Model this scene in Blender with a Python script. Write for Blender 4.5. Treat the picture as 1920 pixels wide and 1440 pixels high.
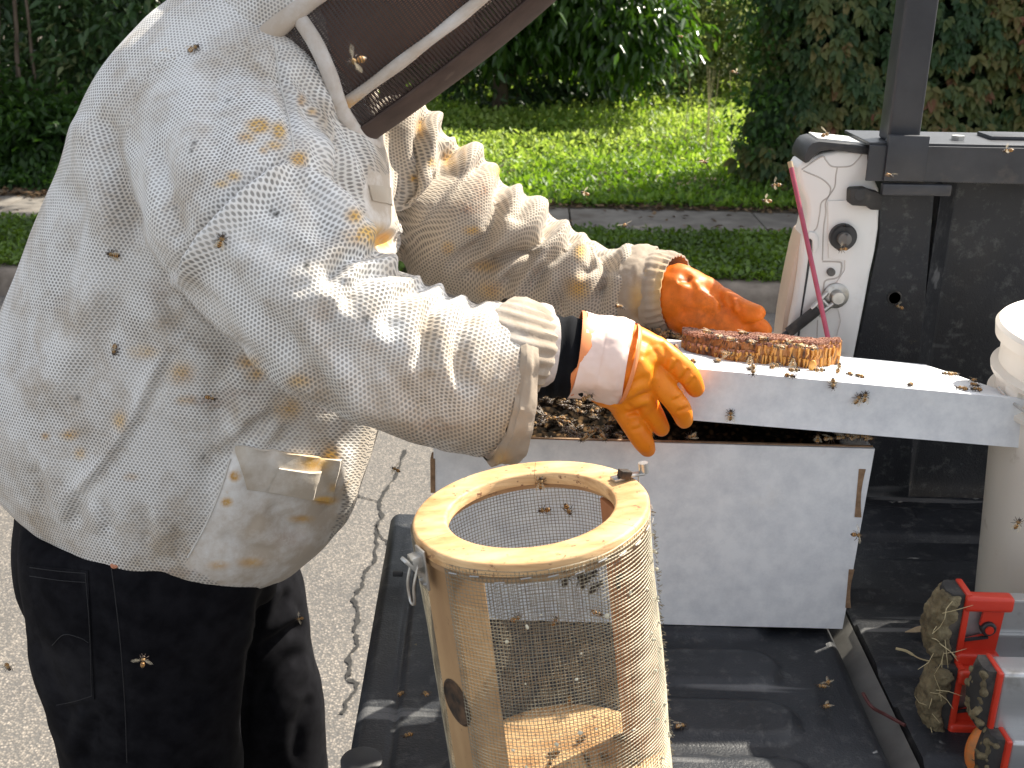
import bpy, bmesh, math, random
import numpy as np
from mathutils import Vector, Matrix, noise
from mathutils.bvhtree import BVHTree

random.seed(7)
rng = np.random.default_rng(7)
for o in list(bpy.data.objects):
    bpy.data.objects.remove(o)
scene = bpy.context.scene
COL = scene.collection
R = math.radians

# ------------------------------------------------------------------ camera
CAM_Z = 1.60            # eye height above the road
F_PX = 2080.0           # focal length in pixels of a 1920 wide picture
PITCH, YAW, ROLL = R(20.0), R(1.0), R(1.0)
cam_data = bpy.data.cameras.new('camera')
cam = bpy.data.objects.new('camera', cam_data)
COL.objects.link(cam)
cam_rot = Matrix.Rotation(YAW, 3, 'Z') @ Matrix.Rotation(math.pi/2 - PITCH, 3, 'X') @ Matrix.Rotation(ROLL, 3, 'Z')
cam.matrix_world = Matrix.Translation((0, 0, CAM_Z)) @ cam_rot.to_4x4()
cam_data.sensor_width = 36.0
cam_data.lens = 36.0 * F_PX / 1920.0
cam_data.clip_start = 0.02
cam_data.clip_end = 500
cam_data.dof.use_dof = True
cam_data.dof.focus_distance = 1.2
cam_data.dof.aperture_fstop = 16.0
scene.camera = cam

# ------------------------------------------------------------------ sky, sun, exposure
SUN_DIR = Vector((0.555, 0.42, 0.72)).normalized()      # towards the sun: behind the box, to the right
world = bpy.data.worlds.new('World')
scene.world = world
world.use_nodes = True
wn = world.node_tree.nodes
sky = wn.new('ShaderNodeTexSky')
sky.sky_type = 'NISHITA'
sky.sun_disc = False
sky.sun_elevation = math.asin(SUN_DIR.z)
sky.sun_rotation = math.atan2(SUN_DIR.x, SUN_DIR.y)
sky.air_density = 1.0
sky.dust_density = 2.0
sky.ozone_density = 0.7
wn['Background'].inputs[1].default_value = 0.135
soft = wn.new('ShaderNodeHueSaturation')          # thin bright haze: a paler blue than clean air
soft.inputs['Saturation'].default_value = 0.34
world.node_tree.links.new(sky.outputs[0], soft.inputs['Color'])
world.node_tree.links.new(soft.outputs[0], wn['Background'].inputs[0])
sun_data = bpy.data.lights.new('sun', 'SUN')
sun_data.energy = 5.0
sun_data.angle = R(0.55)
sun_data.color = (1.0, 0.93, 0.80)
sun = bpy.data.objects.new('sun', sun_data)
COL.objects.link(sun)
sun.rotation_euler = (-SUN_DIR).to_track_quat('-Z', 'Y').to_euler()
sun.location = SUN_DIR * 30
vs = scene.view_settings
scene.display_settings.display_device = 'sRGB'
vs.view_transform = 'Standard'
vs.look = 'None'
vs.exposure = 1.10
vs.gamma = 1.0
vs.use_curve_mapping = False
scene.render.engine = 'CYCLES'
scene.cycles.use_denoising = True
scene.cycles.max_bounces = 8
scene.cycles.transparent_max_bounces = 24
scene.cycles.sample_clamp_indirect = 6.0

# ------------------------------------------------------------------ pixel <-> place
RC = np.array(cam_rot)
CP = np.array((0, 0, CAM_Z))
def ray(px, py):
    d = RC @ np.array(((px-960.0)/F_PX, -(py-720.0)/F_PX, -1.0))
    return d
def at(px, py, X=None, Y=None, Z=None):
    """the point seen at a pixel of the photograph on the plane X, Y or Z = const"""
    d = ray(px, py)
    if Y is not None: t = Y/d[1]
    elif Z is not None: t = (Z-CAM_Z)/d[2]
    else: t = X/d[0]
    return Vector(CP + d*t)
def topx(P):
    """N x 3 points -> N x 2 pixels"""
    q = (np.asarray(P) - CP) @ RC
    return np.stack((960 + F_PX*q[:, 0]/-q[:, 2], 720 - F_PX*q[:, 1]/-q[:, 2]), 1)

# ------------------------------------------------------------------ objects
def link(o, parent=None):
    COL.objects.link(o)
    if parent is not None:
        o.parent = parent
    return o
def tag(o, label=None, cat=None, group=None, kind=None):
    if label: o['label'] = label
    if cat: o['category'] = cat
    if group: o['group'] = group
    if kind: o['kind'] = kind
    return o
def empty(name, loc=(0, 0, 0), label=None, cat=None, group=None):
    o = bpy.data.objects.new(name, None)
    o.empty_display_size = 0.05
    o.location = loc
    link(o)
    return tag(o, label, cat, group)
def mobj(name, verts, faces, mat=None, parent=None, smooth=True, keep_world=True):
    me = bpy.data.meshes.new(name)
    me.from_pydata([tuple(v) for v in verts], [], [tuple(f) for f in faces])
    me.validate()
    me.update()
    if smooth:
        me.polygons.foreach_set('use_smooth', [True]*len(me.polygons))
    if mat is not None:
        me.materials.append(mat)
    o = bpy.data.objects.new(name, me)
    link(o)
    if parent is not None:
        setpar(o, parent)
    return o
def setpar(o, parent):
    """vertices are written in world space: undo the parent's place"""
    o.parent = parent
    o.matrix_parent_inverse = chain(parent).inverted()
def chain(p):
    m = Matrix.LocRotScale(p.location, p.rotation_euler, p.scale)
    if p.parent is not None:
        m = chain(p.parent) @ p.matrix_parent_inverse @ m
    return m

class MB:
    """collects pieces of one mesh"""
    def __init__(s): s.v = []; s.f = []
    def add(s, v, f):
        n = len(s.v)
        s.v += [tuple(p) for p in v]
        s.f += [tuple(i+n for i in q) for q in f]
        return s
    def box(s, c, size, rot=None, bevel=0.0, seg=2):
        bm = bmesh.new()
        bmesh.ops.create_cube(bm, size=1.0)
        bmesh.ops.scale(bm, vec=size, verts=bm.verts)
        if bevel > 0:
            bmesh.ops.bevel(bm, geom=bm.edges[:], offset=bevel, segments=seg, profile=0.6, affect='EDGES')
        if rot is not None:
            bmesh.ops.rotate(bm, cent=(0, 0, 0), matrix=rot, verts=bm.verts)
        bm.verts.index_update()
        s.add([Vector(c)+v.co for v in bm.verts], [[v.index for v in f.verts] for f in bm.faces])
        bm.free()
        return s
    def tube(s, pts, r, n=8, cap=True):
        pts = [Vector(p) for p in pts]
        rs = r if hasattr(r, '__len__') else [r]*len(pts)
        rings = tube_rings(pts, rs, n)
        return s.loft(rings, cap=cap)
    def loft(s, rings, closed=True, cap=True):
        n = len(rings[0]); v = []; f = []
        for q in rings: v += list(q)
        m = n if closed else n-1
        for i in range(len(rings)-1):
            for j in range(m):
                k = (j+1) % n
                f.append((i*n+j, i*n+k, (i+1)*n+k, (i+1)*n+j))
        if cap and closed:
            f.append(tuple(reversed(range(n))))
            f.append(tuple(range((len(rings)-1)*n, len(rings)*n)))
        return s.add(v, f)
    def prism(s, poly, d):
        """polygon (list of points) pushed along d"""
        n = len(poly); d = Vector(d)
        v = [Vector(p) for p in poly] + [Vector(p)+d for p in poly]
        f = [tuple(reversed(range(n))), tuple(range(n, 2*n))]
        f += [(i, (i+1) % n, n+(i+1) % n, n+i) for i in range(n)]
        return s.add(v, f)
    def ball(s, c, r, nu=12, nv=8, rot=None):
        r = Vector(r) if hasattr(r, '__len__') else Vector((r, r, r))
        v = []; f = []
        for i in range(nv+1):
            a = math.pi*i/nv
            for j in range(nu):
                b = 2*math.pi*j/nu
                q = Vector((r.x*math.sin(a)*math.cos(b), r.y*math.sin(a)*math.sin(b), r.z*math.cos(a)))
                if rot is not None: q = rot @ q
                v.append(Vector(c)+q)
        for i in range(nv):
            for j in range(nu):
                k = (j+1) % nu
                f.append((i*nu+j, (i+1)*nu+j, (i+1)*nu+k, i*nu+k))
        return s.add(v, f)
    def build(s, name, mat=None, parent=None, smooth=True, bevel=0, bseg=2):
        o = mobj(name, s.v, s.f, mat, parent, smooth)
        bm = bmesh.new(); bm.from_mesh(o.data)
        bmesh.ops.remove_doubles(bm, verts=bm.verts, dist=1e-6)
        bmesh.ops.recalc_face_normals(bm, faces=bm.faces)
        if bevel > 0:
            es = [e for e in bm.edges if len(e.link_faces) == 2 and e.calc_face_angle(0) > 0.6]
            bmesh.ops.bevel(bm, geom=es, offset=bevel, segments=bseg, profile=0.6, affect='EDGES', clamp_overlap=True)
        for f in bm.faces: f.smooth = smooth
        bm.to_mesh(o.data); bm.free()
        if smooth:
            edge_sharp(o)
        return o
def edge_sharp(o, ang=0.7):
    bm = bmesh.new(); bm.from_mesh(o.data)
    for e in bm.edges:
        if len(e.link_faces) == 2 and e.calc_face_angle(0) > ang:
            e.smooth = False
    bm.to_mesh(o.data); bm.free()
def tube_rings(pts, rs, n, up0=Vector((0, 0, 1))):
    rings = []; up = Vector(up0)
    for i, p in enumerate(pts):
        a = pts[max(i-1, 0)]; b = pts[min(i+1, len(pts)-1)]
        t = (b-a).normalized()
        x = up - t*up.dot(t)
        if x.length < 1e-3: x = Vector((1, 0.3, 0)) - t*t.x
        x.normalize(); y = t.cross(x); up = x
        rings.append([p + (x*math.cos(2*math.pi*k/n) + y*math.sin(2*math.pi*k/n))*rs[i] for k in range(n)])
    return rings
def spline(pts, n):
    """Catmull-Rom through rows of numbers, n samples per span"""
    P = np.array([list(p) for p in pts], float)
    P = np.vstack((2*P[0]-P[1], P, 2*P[-1]-P[-2]))
    out = []
    for i in range(1, len(P)-2):
        for k in range(n):
            t = k/n
            out.append(0.5*((2*P[i]) + (-P[i-1]+P[i+1])*t + (2*P[i-1]-5*P[i]+4*P[i+1]-P[i+2])*t*t
                            + (-P[i-1]+3*P[i]-3*P[i+1]+P[i+2])*t**3))
    out.append(P[-2])
    return np.array(out)
def remesh(o, voxel, smooth_it=4, subdiv=0, fac=0.5):
    """union of the closed pieces of o as one skin"""
    m = o.modifiers.new('r', 'REMESH'); m.mode = 'VOXEL'; m.voxel_size = voxel
    if smooth_it:
        q = o.modifiers.new('s', 'SMOOTH'); q.iterations = smooth_it; q.factor = fac
    if subdiv:
        q = o.modifiers.new('u', 'SUBSURF'); q.levels = subdiv; q.render_levels = subdiv
    dg = bpy.context.evaluated_depsgraph_get()
    dg.update()
    me = bpy.data.meshes.new_from_object(o.evaluated_get(dg))
    o.modifiers.clear()
    old = o.data
    mats = list(old.materials)
    o.data = me
    me.materials.clear()
    for k in mats: me.materials.append(k)
    me.polygons.foreach_set('use_smooth', [True]*len(me.polygons))
    bpy.data.meshes.remove(old)
    return o
def get_co(me):
    a = np.empty(len(me.vertices)*3, np.float32); me.vertices.foreach_get('co', a); return a.reshape(-1, 3).astype(float)
def get_no(me):
    a = np.empty(len(me.vertices)*3, np.float32); me.vertices.foreach_get('normal', a); return a.reshape(-1, 3).astype(float)
def set_co(me, c):
    me.vertices.foreach_set('co', np.asarray(c, np.float32).ravel()); me.update()
def fattr(me, name, vals, domain='POINT'):
    a = me.attributes.new(name, 'FLOAT', domain)
    a.data.foreach_set('value', np.asarray(vals, np.float32))
def seg_dist(Q, poly):
    """signed distance of N x 2 pixels to a polyline and the 0..1 place along it"""
    poly = np.array(poly, float)
    best = np.full(len(Q), 1e9); sg = np.zeros(len(Q)); tt = np.zeros(len(Q))
    L = np.r_[0, np.cumsum(np.linalg.norm(np.diff(poly, axis=0), axis=1))]
    for i in range(len(poly)-1):
        a, b = poly[i], poly[i+1]; ab = b-a
        t = np.clip(((Q-a) @ ab)/(ab @ ab), 0, 1)
        d = Q-(a+t[:, None]*ab); dist = np.hypot(d[:, 0], d[:, 1])
        m = dist < best
        best[m] = dist[m]; sg[m] = np.sign(ab[0]*d[m, 1]-ab[1]*d[m, 0])
        tt[m] = ((L[i]+t*(L[i+1]-L[i]))/L[-1])[m]
    return best, sg, tt
def in_poly(Q, poly):
    poly = np.array(poly, float); inside = np.zeros(len(Q), bool); j = len(poly)-1
    for i in range(len(poly)):
        a, b = poly[i], poly[j]
        c = (a[1] > Q[:, 1]) != (b[1] > Q[:, 1])
        with np.errstate(divide='ignore', invalid='ignore'):
            x = (b[0]-a[0])*(Q[:, 1]-a[1])/(b[1]-a[1])+a[0]
        inside ^= c & (Q[:, 0] < x); j = i
    return inside
def facing(co, no):
    v = CP-co; v /= np.linalg.norm(v, axis=1)[:, None]
    return (v*no).sum(1)
def fold(co, no, lines, mm_px):
    """press creases into a cloth: each line (pixels, depth m, width px, ridge, side)"""
    Q = topx(co); w = np.clip((facing(co, no)+0.55)/0.5, 0, 1); D = np.zeros(len(co))
    for ln in lines:
        poly, dep, wid = ln[0], ln[1], ln[2]
        ridge = ln[3] if len(ln) > 3 else 0.5
        side = ln[4] if len(ln) > 4 else 1
        d, s, t = seg_dist(Q, poly)
        taper = np.clip(np.minimum(t/0.18, (1-t)/0.25), 0, 1)
        if len(ln) > 5 and ln[5]: taper = np.clip((1-t)/0.3, 0, 1)
        taper = taper*taper*(3-2*taper)
        sd = d*s*side
        D += taper*dep*(-np.exp(-(d/wid)**2) + ridge*np.exp(-((sd-1.9*wid)/(1.5*wid))**2))
    return co + no*(D*w)[:, None]

# ------------------------------------------------------------------ materials
def new_mat(name):
    m = bpy.data.materials.new(name); m.use_nodes = True
    nt = m.node_tree
    return m, nt, nt.nodes['Principled BSDF']
def N(nt, typ, **kw):
    n = nt.nodes.new(typ)
    for k, v in kw.items(): setattr(n, k, v)
    return n
def mixc(nt, fac, a, b):
    n = N(nt, 'ShaderNodeMix', data_type='RGBA')
    for key, val in ((0, fac), (6, a), (7, b)):
        if hasattr(val, 'is_linked') or isinstance(val, bpy.types.NodeSocket):
            nt.links.new(val, n.inputs[key])
        else:
            n.inputs[key].default_value = val if key == 0 else (*val[:3], 1)
    return n.outputs[2]
def ramp(nt, src, stops):
    n = N(nt, 'ShaderNodeValToRGB')
    e = n.color_ramp.elements
    while len(e) < len(stops): e.new(0.5)
    for q, (p, c) in zip(e, stops):
        q.position = p; q.color = (*c, 1) if hasattr(c, '__len__') else (c, c, c, 1)
    nt.links.new(src, n.inputs[0])
    return n.outputs[0]
def noise_tex(nt, scale, detail=4, rough=0.6, coord='Object', vec=None, stretch=None):
    n = N(nt, 'ShaderNodeTexNoise'); n.inputs['Scale'].default_value = scale
    n.inputs['Detail'].default_value = detail; n.inputs['Roughness'].default_value = rough
    if vec is None:
        tc = N(nt, 'ShaderNodeTexCoord'); vec = tc.outputs[coord]
    if stretch:
        mp = N(nt, 'ShaderNodeMapping'); mp.inputs['Scale'].default_value = stretch
        nt.links.new(vec, mp.inputs[0]); vec = mp.outputs[0]
    nt.links.new(vec, n.inputs['Vector'])
    return n.outputs[0]
def bump(nt, bsdf, h, strength=0.3, dist=0.002):
    b = N(nt, 'ShaderNodeBump'); b.inputs['Strength'].default_value = strength; b.inputs['Distance'].default_value = dist
    nt.links.new(h, b.inputs['Height']); nt.links.new(b.outputs[0], bsdf.inputs['Normal'])
    return b
def simple(name, a, b=None, rough=0.6, metal=0.0, scale=30, bstr=0.0, bscale=None, bdist=0.002, spec=0.5, lo=0.35, hi=0.65,
           stretch=None, dirt=None, dscale=8, dlo=0.55, dhi=0.7, detail=5):
    """two tones through noise, an optional dirt colour and an optional fine relief"""
    m, nt, p = new_mat(name)
    col = a
    if b is not None:
        f = noise_tex(nt, scale, detail, stretch=stretch)
        col = ramp(nt, f, [(lo, a), (hi, b)])
    if dirt is not None:
        f2 = ramp(nt, noise_tex(nt, dscale, 6, 0.65), [(dlo, 0.0), (dhi, 1.0)])
        col = mixc(nt, f2, col, dirt)
    if isinstance(col, bpy.types.NodeSocket): nt.links.new(col, p.inputs['Base Color'])
    else: p.inputs['Base Color'].default_value = (*col, 1)
    p.inputs['Roughness'].default_value = rough; p.inputs['Metallic'].default_value = metal
    p.inputs['Specular IOR Level'].default_value = spec
    if bstr: bump(nt, p, noise_tex(nt, bscale or scale, 4, stretch=stretch), bstr, bdist)
    return m

# ================================================================== the setting
def asphalt_mat():
    m, nt, p = new_mat('asphalt')
    v = N(nt, 'ShaderNodeTexVoronoi'); v.inputs['Scale'].default_value = 165
    tc = N(nt, 'ShaderNodeTexCoord'); nt.links.new(tc.outputs['Object'], v.inputs['Vector'])
    sep = N(nt, 'ShaderNodeSeparateColor'); nt.links.new(v.outputs['Color'], sep.inputs[0])
    c = ramp(nt, sep.outputs[0], [(0.0, (0.095, 0.086, 0.077)), (0.35, (0.165, 0.148, 0.130)), (0.7, (0.225, 0.20, 0.172)), (1.0, (0.33, 0.29, 0.25))])
    edge = ramp(nt, v.outputs['Distance'], [(0.30, 0.0), (0.62, 1.0)])
    c = mixc(nt, edge, c, (0.10, 0.095, 0.09))
    big = ramp(nt, noise_tex(nt, 1.7, 5), [(0.35, (0.86, 0.85, 0.84)), (0.65, (1.05, 1.03, 1.0))])
    mx = N(nt, 'ShaderNodeMix', data_type='RGBA', blend_type='MULTIPLY'); mx.inputs[0].default_value = 1
    nt.links.new(c, mx.inputs[6]); nt.links.new(big, mx.inputs[7])
    nt.links.new(mx.outputs[2], p.inputs['Base Color'])
    p.inputs['Roughness'].default_value = 0.85
    inv = N(nt, 'ShaderNodeMath', operation='SUBTRACT'); inv.inputs[0].default_value = 1; nt.links.new(v.outputs['Distance'], inv.inputs[1])
    bump(nt, p, inv.outputs[0], 0.45, 0.003)
    return m
M = {}
M['asphalt'] = asphalt_mat()
M['crack'] = simple('crack_dark', (0.012, 0.011, 0.010), (0.03, 0.028, 0.025), 0.9, scale=60)
M['kerb'] = simple('kerb_concrete', (0.13, 0.105, 0.085), (0.22, 0.185, 0.15), 0.9, scale=9, bstr=0.5, bscale=60, bdist=0.004, dirt=(0.10, 0.08, 0.06), dscale=3)
M['slab'] = simple('sidewalk_concrete', (0.13, 0.115, 0.10), (0.21, 0.19, 0.165), 0.9, scale=6, bstr=0.4, bscale=90, bdist=0.003, dirt=(0.085, 0.065, 0.05), dscale=2.3)
M['soil'] = simple('soil', (0.045, 0.035, 0.024), (0.09, 0.07, 0.045), 0.95, scale=7, bstr=0.8, bscale=30, bdist=0.02)
M['litter'] = simple('leaf_litter', (0.13, 0.085, 0.05), (0.28, 0.20, 0.12), 0.8, scale=5)

KERB_Y, WALK_Y0, WALK_Y1, GZ = 5.56, 6.80, 7.58, 0.13
road = mobj('road', [(-60, -40, 0), (60, -40, 0), (60, KERB_Y+0.05, 0), (-60, KERB_Y+0.05, 0)], [(0, 1, 2, 3)], M['asphalt'], smooth=False)
tag(road, kind='structure')
def crack(pts, w, name='crack'):
    """a jagged open crack lying in the road"""
    P = spline([at(x, y, Z=0.0)[:2] for x, y in pts], 9)
    q = []; r_ = random.Random(len(pts)*31+int(w*1e4)); ph = r_.uniform(0, 50)
    for i, a in enumerate(P):
        t = P[min(i+1, len(P)-1)]-P[max(i-1, 0)]; t = t/np.hypot(*t); n = np.array((-t[1], t[0]))
        k_ = ph+i*0.11
        a = a+n*(0.016*noise.noise((k_, 0, 0))+0.004*noise.noise((k_*3.3, 3, 0))+0.0035*r_.uniform(-1, 1))
        ww = w*max(0.15, 0.75+1.3*noise.noise((k_*3.1, 7, 0))+r_.uniform(-.25, .25))
        q.append((a-n*ww, a+n*ww))
    v = []; f = []
    for i, (a, b) in enumerate(q):
        v += [(a[0], a[1], 0.0035), (b[0], b[1], 0.0035)]
        if i: f.append((2*i-2, 2*i-1, 2*i+1, 2*i))
    return mobj(name, v, f, M['crack'], road, smooth=False)
crack([(760, 845), (735, 905), (712, 940), (716, 965), (706, 1000), (702, 1050), (684, 1080), (668, 1110), (672, 1140), (664, 1180), (668, 1210), (656, 1245), (650, 1270), (668, 1290), (640, 1340)], 0.0065)
crack([(712, 940), (680, 935), (664, 925)], 0.004)
crack([(700, 985), (720, 1010), (735, 1030)], 0.004)

kb = MB()
kerb = empty('kerb', (0, KERB_Y, 0)); tag(kerb, kind='structure')
xk = -9.0; ri = random.Random(3)
kprof = [(0, 0.0), (0.012, 0.075), (0.035, 0.112), (0.075, 0.128), (0.15, 0.131), (0.15, 0.0)]
while xk < 9:
    L = 3.0
    k = MB(); rings = []
    for i in range(13):
        x = xk+0.006+(L-0.012)*i/12
        rings.append([(x, KERB_Y+a+ri.uniform(-.004, .004), z+(ri.uniform(-.004, .003) if z else -0.02)) for a, z in kprof])
    k.loft(rings).build('kerb_stone', M['kerb'], kerb)
    xk += L
# ground behind the kerb: one sheet with soft swells, reaching out to the horizon
gv = []; gf = []
xs = [-140, -60, -30, -16]+list(np.linspace(-9, 9, 60))+[16, 30, 60, 140]
ys = [KERB_Y+0.15, 6.1, 6.5, WALK_Y0-0.02, WALK_Y0+0.02, WALK_Y1-0.02, WALK_Y1+0.03]+list(np.linspace(7.8, 20, 50))+[30, 60, 140]
def ground_z(x, y):
    if y < WALK_Y1+0.1: return GZ - (0.05 if WALK_Y0 < y < WALK_Y1 else 0.0)
    k = min((y-WALK_Y1)/3, 1)
    return GZ + k*(0.06*noise.noise((x*0.6, y*0.6, 1.3))+0.05) + max(0, y-11)*0.02
for y in ys:
    for x in xs: gv.append((x, y, ground_z(x, y)))
nx = len(xs)
for j in range(len(ys)-1):
    for i in range(nx-1): gf.append((j*nx+i, j*nx+i+1, (j+1)*nx+i+1, (j+1)*nx+i))
tag(mobj('ground', gv, gf, M['soil']), kind='structure')
walk = empty('sidewalk', (0, WALK_Y0, GZ)); tag(walk, kind='structure')
joint = at(1428, 420, Z=GZ).x
for k in range(-6, 6):
    x0 = joint+k*1.25
    b = MB().box((x0+0.625, (WALK_Y0+WALK_Y1)/2, GZ-0.045+0.004*ri.uniform(-1, 1)), (1.238, WALK_Y1-WALK_Y0, 0.10),
                 Matrix.Rotation(ri.uniform(-.003, .003), 3, 'X'), 0.006)
    b.build('paving_slab', M['slab'], walk)

# ================================================================== the pickup truck
TZ = 0.93                     # top of the lowered tailgate
M['liner'] = simple('black_bed_liner', (0.012, 0.013, 0.017), (0.028, 0.030, 0.036), 0.42, scale=14, bstr=0.55, bscale=420, bdist=0.0012, spec=0.5,
                    dirt=(0.075, 0.078, 0.085), dscale=7, dlo=0.56, dhi=0.78)
def scuffed(name, base, hi, rough):
    """black coating with pale scuffs, splashes and dust"""
    m, nt, p = new_mat(name)
    tc = N(nt, 'ShaderNodeTexCoord')
    c = ramp(nt, noise_tex(nt, 9, 6), [(0.35, base), (0.7, hi)])
    sp = N(nt, 'ShaderNodeTexVoronoi'); sp.inputs['Scale'].default_value = 24
    mp = N(nt, 'ShaderNodeMapping'); mp.inputs['Scale'].default_value = (0.55, 1.1, 1.0); mp.inputs['Rotation'].default_value = (0, 0, 0.5)
    wob = noise_tex(nt, 30, 3)
    ad = N(nt, 'ShaderNodeVectorMath', operation='ADD'); nt.links.new(tc.outputs['Object'], mp.inputs[0]); nt.links.new(mp.outputs[0], ad.inputs[0])
    sc = N(nt, 'ShaderNodeVectorMath', operation='SCALE'); sc.inputs['Scale'].default_value = 0.05
    cmb = N(nt, 'ShaderNodeCombineXYZ'); nt.links.new(wob, cmb.inputs[0]); nt.links.new(wob, cmb.inputs[1])
    nt.links.new(cmb.outputs[0], sc.inputs[0]); nt.links.new(sc.outputs[0], ad.inputs[1]); nt.links.new(ad.outputs[0], sp.inputs['Vector'])
    spot = ramp(nt, sp.outputs['Distance'], [(0.05, 1.0), (0.10, 0.0)])
    gate = ramp(nt, noise_tex(nt, 6.5, 2), [(0.45, 0.0), (0.56, 0.85)])
    mu = N(nt, 'ShaderNodeMath', operation='MULTIPLY'); nt.links.new(spot, mu.inputs[0]); nt.links.new(gate, mu.inputs[1])
    c = mixc(nt, mu.outputs[0], c, (0.50, 0.50, 0.48))
    dust = ramp(nt, noise_tex(nt, 55, 6, 0.75), [(0.53, 0.0), (0.76, 0.6)])
    c = mixc(nt, dust, c, (0.13, 0.13, 0.125))
    och = ramp(nt, noise_tex(nt, 38, 6, 0.8), [(0.63, 0.0), (0.68, 0.6)])
    og = ramp(nt, noise_tex(nt, 4.2, 2), [(0.56, 0.0), (0.64, 1.0)])
    om = N(nt, 'ShaderNodeMath', operation='MULTIPLY'); nt.links.new(och, om.inputs[0]); nt.links.new(og, om.inputs[1])
    c = mixc(nt, om.outputs[0], c, (0.30, 0.22, 0.09))
    scr = ramp(nt, noise_tex(nt, 22, 3, 0.5, stretch=(0.12, 1.6, 1)), [(0.64, 0.0), (0.69, 0.45)])
    c = mixc(nt, scr, c, (0.22, 0.22, 0.22))
    nt.links.new(c, p.inputs['Base Color'])
    nt.links.new(ramp(nt, noise_tex(nt, 12, 4), [(0.3, rough-0.08), (0.7, rough+0.15)]), p.inputs['Roughness'])
    bump(nt, p, noise_tex(nt, 420, 3), 0.5, 0.0012)
    return m
M['tailgate'] = scuffed('tailgate_coating', (0.010, 0.0115, 0.015), (0.026, 0.029, 0.035), 0.40)
M['bed'] = scuffed('bed_coating', (0.006, 0.007, 0.010), (0.014, 0.016, 0.021), 0.5)
M['white_paint'] = simple('white_car_paint', (0.70, 0.69, 0.66), (0.78, 0.77, 0.75), 0.32, scale=4, dirt=(0.50, 0.44, 0.36), dscale=6, dlo=0.58, dhi=0.80)
M['black_metal'] = simple('black_powder_coat', (0.022, 0.024, 0.030), (0.035, 0.037, 0.044), 0.42, scale=20, bstr=0.15, bscale=300, bdist=0.0006, dirt=(0.07, 0.06, 0.055), dscale=14, dlo=0.6, dhi=0.75)
M['black_plastic'] = simple('black_plastic', (0.014, 0.014, 0.016), (0.03, 0.03, 0.032), 0.5, scale=25, bstr=0.2, bscale=500, bdist=0.0005)
M['rubber'] = simple('rubber', (0.020, 0.019, 0.018), (0.045, 0.043, 0.040), 0.75, scale=40, dirt=(0.12, 0.10, 0.08), dscale=20)
M['steel'] = simple('zinc_steel', (0.45, 0.44, 0.42), (0.62, 0.61, 0.58), 0.38, metal=0.9, scale=40, dirt=(0.22, 0.17, 0.12), dscale=30, dlo=0.58, dhi=0.75)
M['grey_metal'] = simple('grey_metal_strip', (0.085, 0.082, 0.075), (0.14, 0.135, 0.125), 0.5, scale=18, bstr=0.2, bscale=200, bdist=0.0006)
M['cream_plastic'] = simple('tail_lamp_trim', (0.55, 0.42, 0.32), (0.66, 0.53, 0.42), 0.4, scale=10)
M['seam'] = simple('panel_sealer', (0.40, 0.37, 0.34), (0.48, 0.45, 0.42), 0.7, scale=30)

TX0f, TX0n, TX1 = -0.190, -0.160, 0.347
TY0, TY1 = -0.02, 1.345
truck = empty('pickup_truck', (0.35, 0.7, 0.0), 'black lined pickup bed with its tailgate lowered under the white box', 'truck')
# tailgate: solid slab with pressed ribs on its inner face
nxg, nyg = 220, 330
gx = np.linspace(0, 1, nxg); gy = np.linspace(TY0, TY1, nyg)
def rr(x, y, cx, cy, hx, hy, r):
    qx = np.abs(x-cx)-hx+r; qy = np.abs(y-cy)-hy+r
    return np.hypot(np.maximum(qx, 0), np.maximum(qy, 0))+np.minimum(np.maximum(qx, qy), 0)-r
tv = np.zeros((nyg, nxg, 3))
for j, y in enumerate(gy):
    k = min(max((y-0.818)/(1.334-0.818), -1.6), 1.1)
    x0 = TX0n+(TX0f-TX0n)*k*0.8
    tv[j, :, 0] = x0+(TX1-x0)*gx; tv[j, :, 1] = y
X_, Y_ = tv[:, :, 0], tv[:, :, 1]
h = np.zeros_like(X_)
for c in np.arange(0.12, 1.3, 0.088):
    d = rr(X_, Y_, 0.10, c, 0.168, 0.030, 0.028)
    h += 0.0080*(1-np.clip((d+0.008)/0.016, 0, 1)**2*(3-2*np.clip((d+0.008)/0.016, 0, 1)))
gl = X_-(X_[:, :1]+0.040)                               # groove of the top cap
h += -0.005*np.exp(-(gl/0.0035)**2) - 0.003*np.clip(-gl/0.004, 0, 1)
h += -0.010*np.clip((0.012-(X_-X_[:, :1]))/0.012, 0, 1)**2 - 0.012*np.clip((0.014-(TX1-X_))/0.014, 0, 1)**2
h += 0.0012*np.array([[noise.noise((x*14, y*14, 0)) for x in X_[0, ::10]] for y in gy]).repeat(10, 1)[:, :nxg]
tv[:, :, 2] = TZ-0.0080+h
tvv = tv.reshape(-1, 3).tolist(); tf = []
for j in range(nyg-1):
    for i in range(nxg-1): tf.append((j*nxg+i, j*nxg+i+1, (j+1)*nxg+i+1, (j+1)*nxg+i))
border = [j*nxg for j in range(nyg)]+[(nyg-1)*nxg+i for i in range(1, nxg)]+[j*nxg+nxg-1 for j in range(nyg-2, -1, -1)]+[i for i in range(nxg-2, 0, -1)]
nb = len(tvv)
for b in border: tvv.append([tvv[b][0], tvv[b][1], TZ-0.062])
for i in range(len(border)):
    k = (i+1) % len(border)
    tf.append((border[k], border[i], nb+i, nb+k))
tf.append(tuple(nb+i for i in range(len(border))))
tailgate = mobj('tailgate', tvv, tf, M['tailgate'], truck)
edge_sharp(tailgate, 0.9)
# plug at the outer edge, drain buttons
q = at(678, 1432, Z=TZ)
MB().tube([(q.x, q.y, TZ-0.02), (q.x, q.y, TZ+0.004), (q.x, q.y, TZ+0.006)], [0.019, 0.019, 0.015], 24).build('edge_plug', M['black_plastic'], tailgate)
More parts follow.
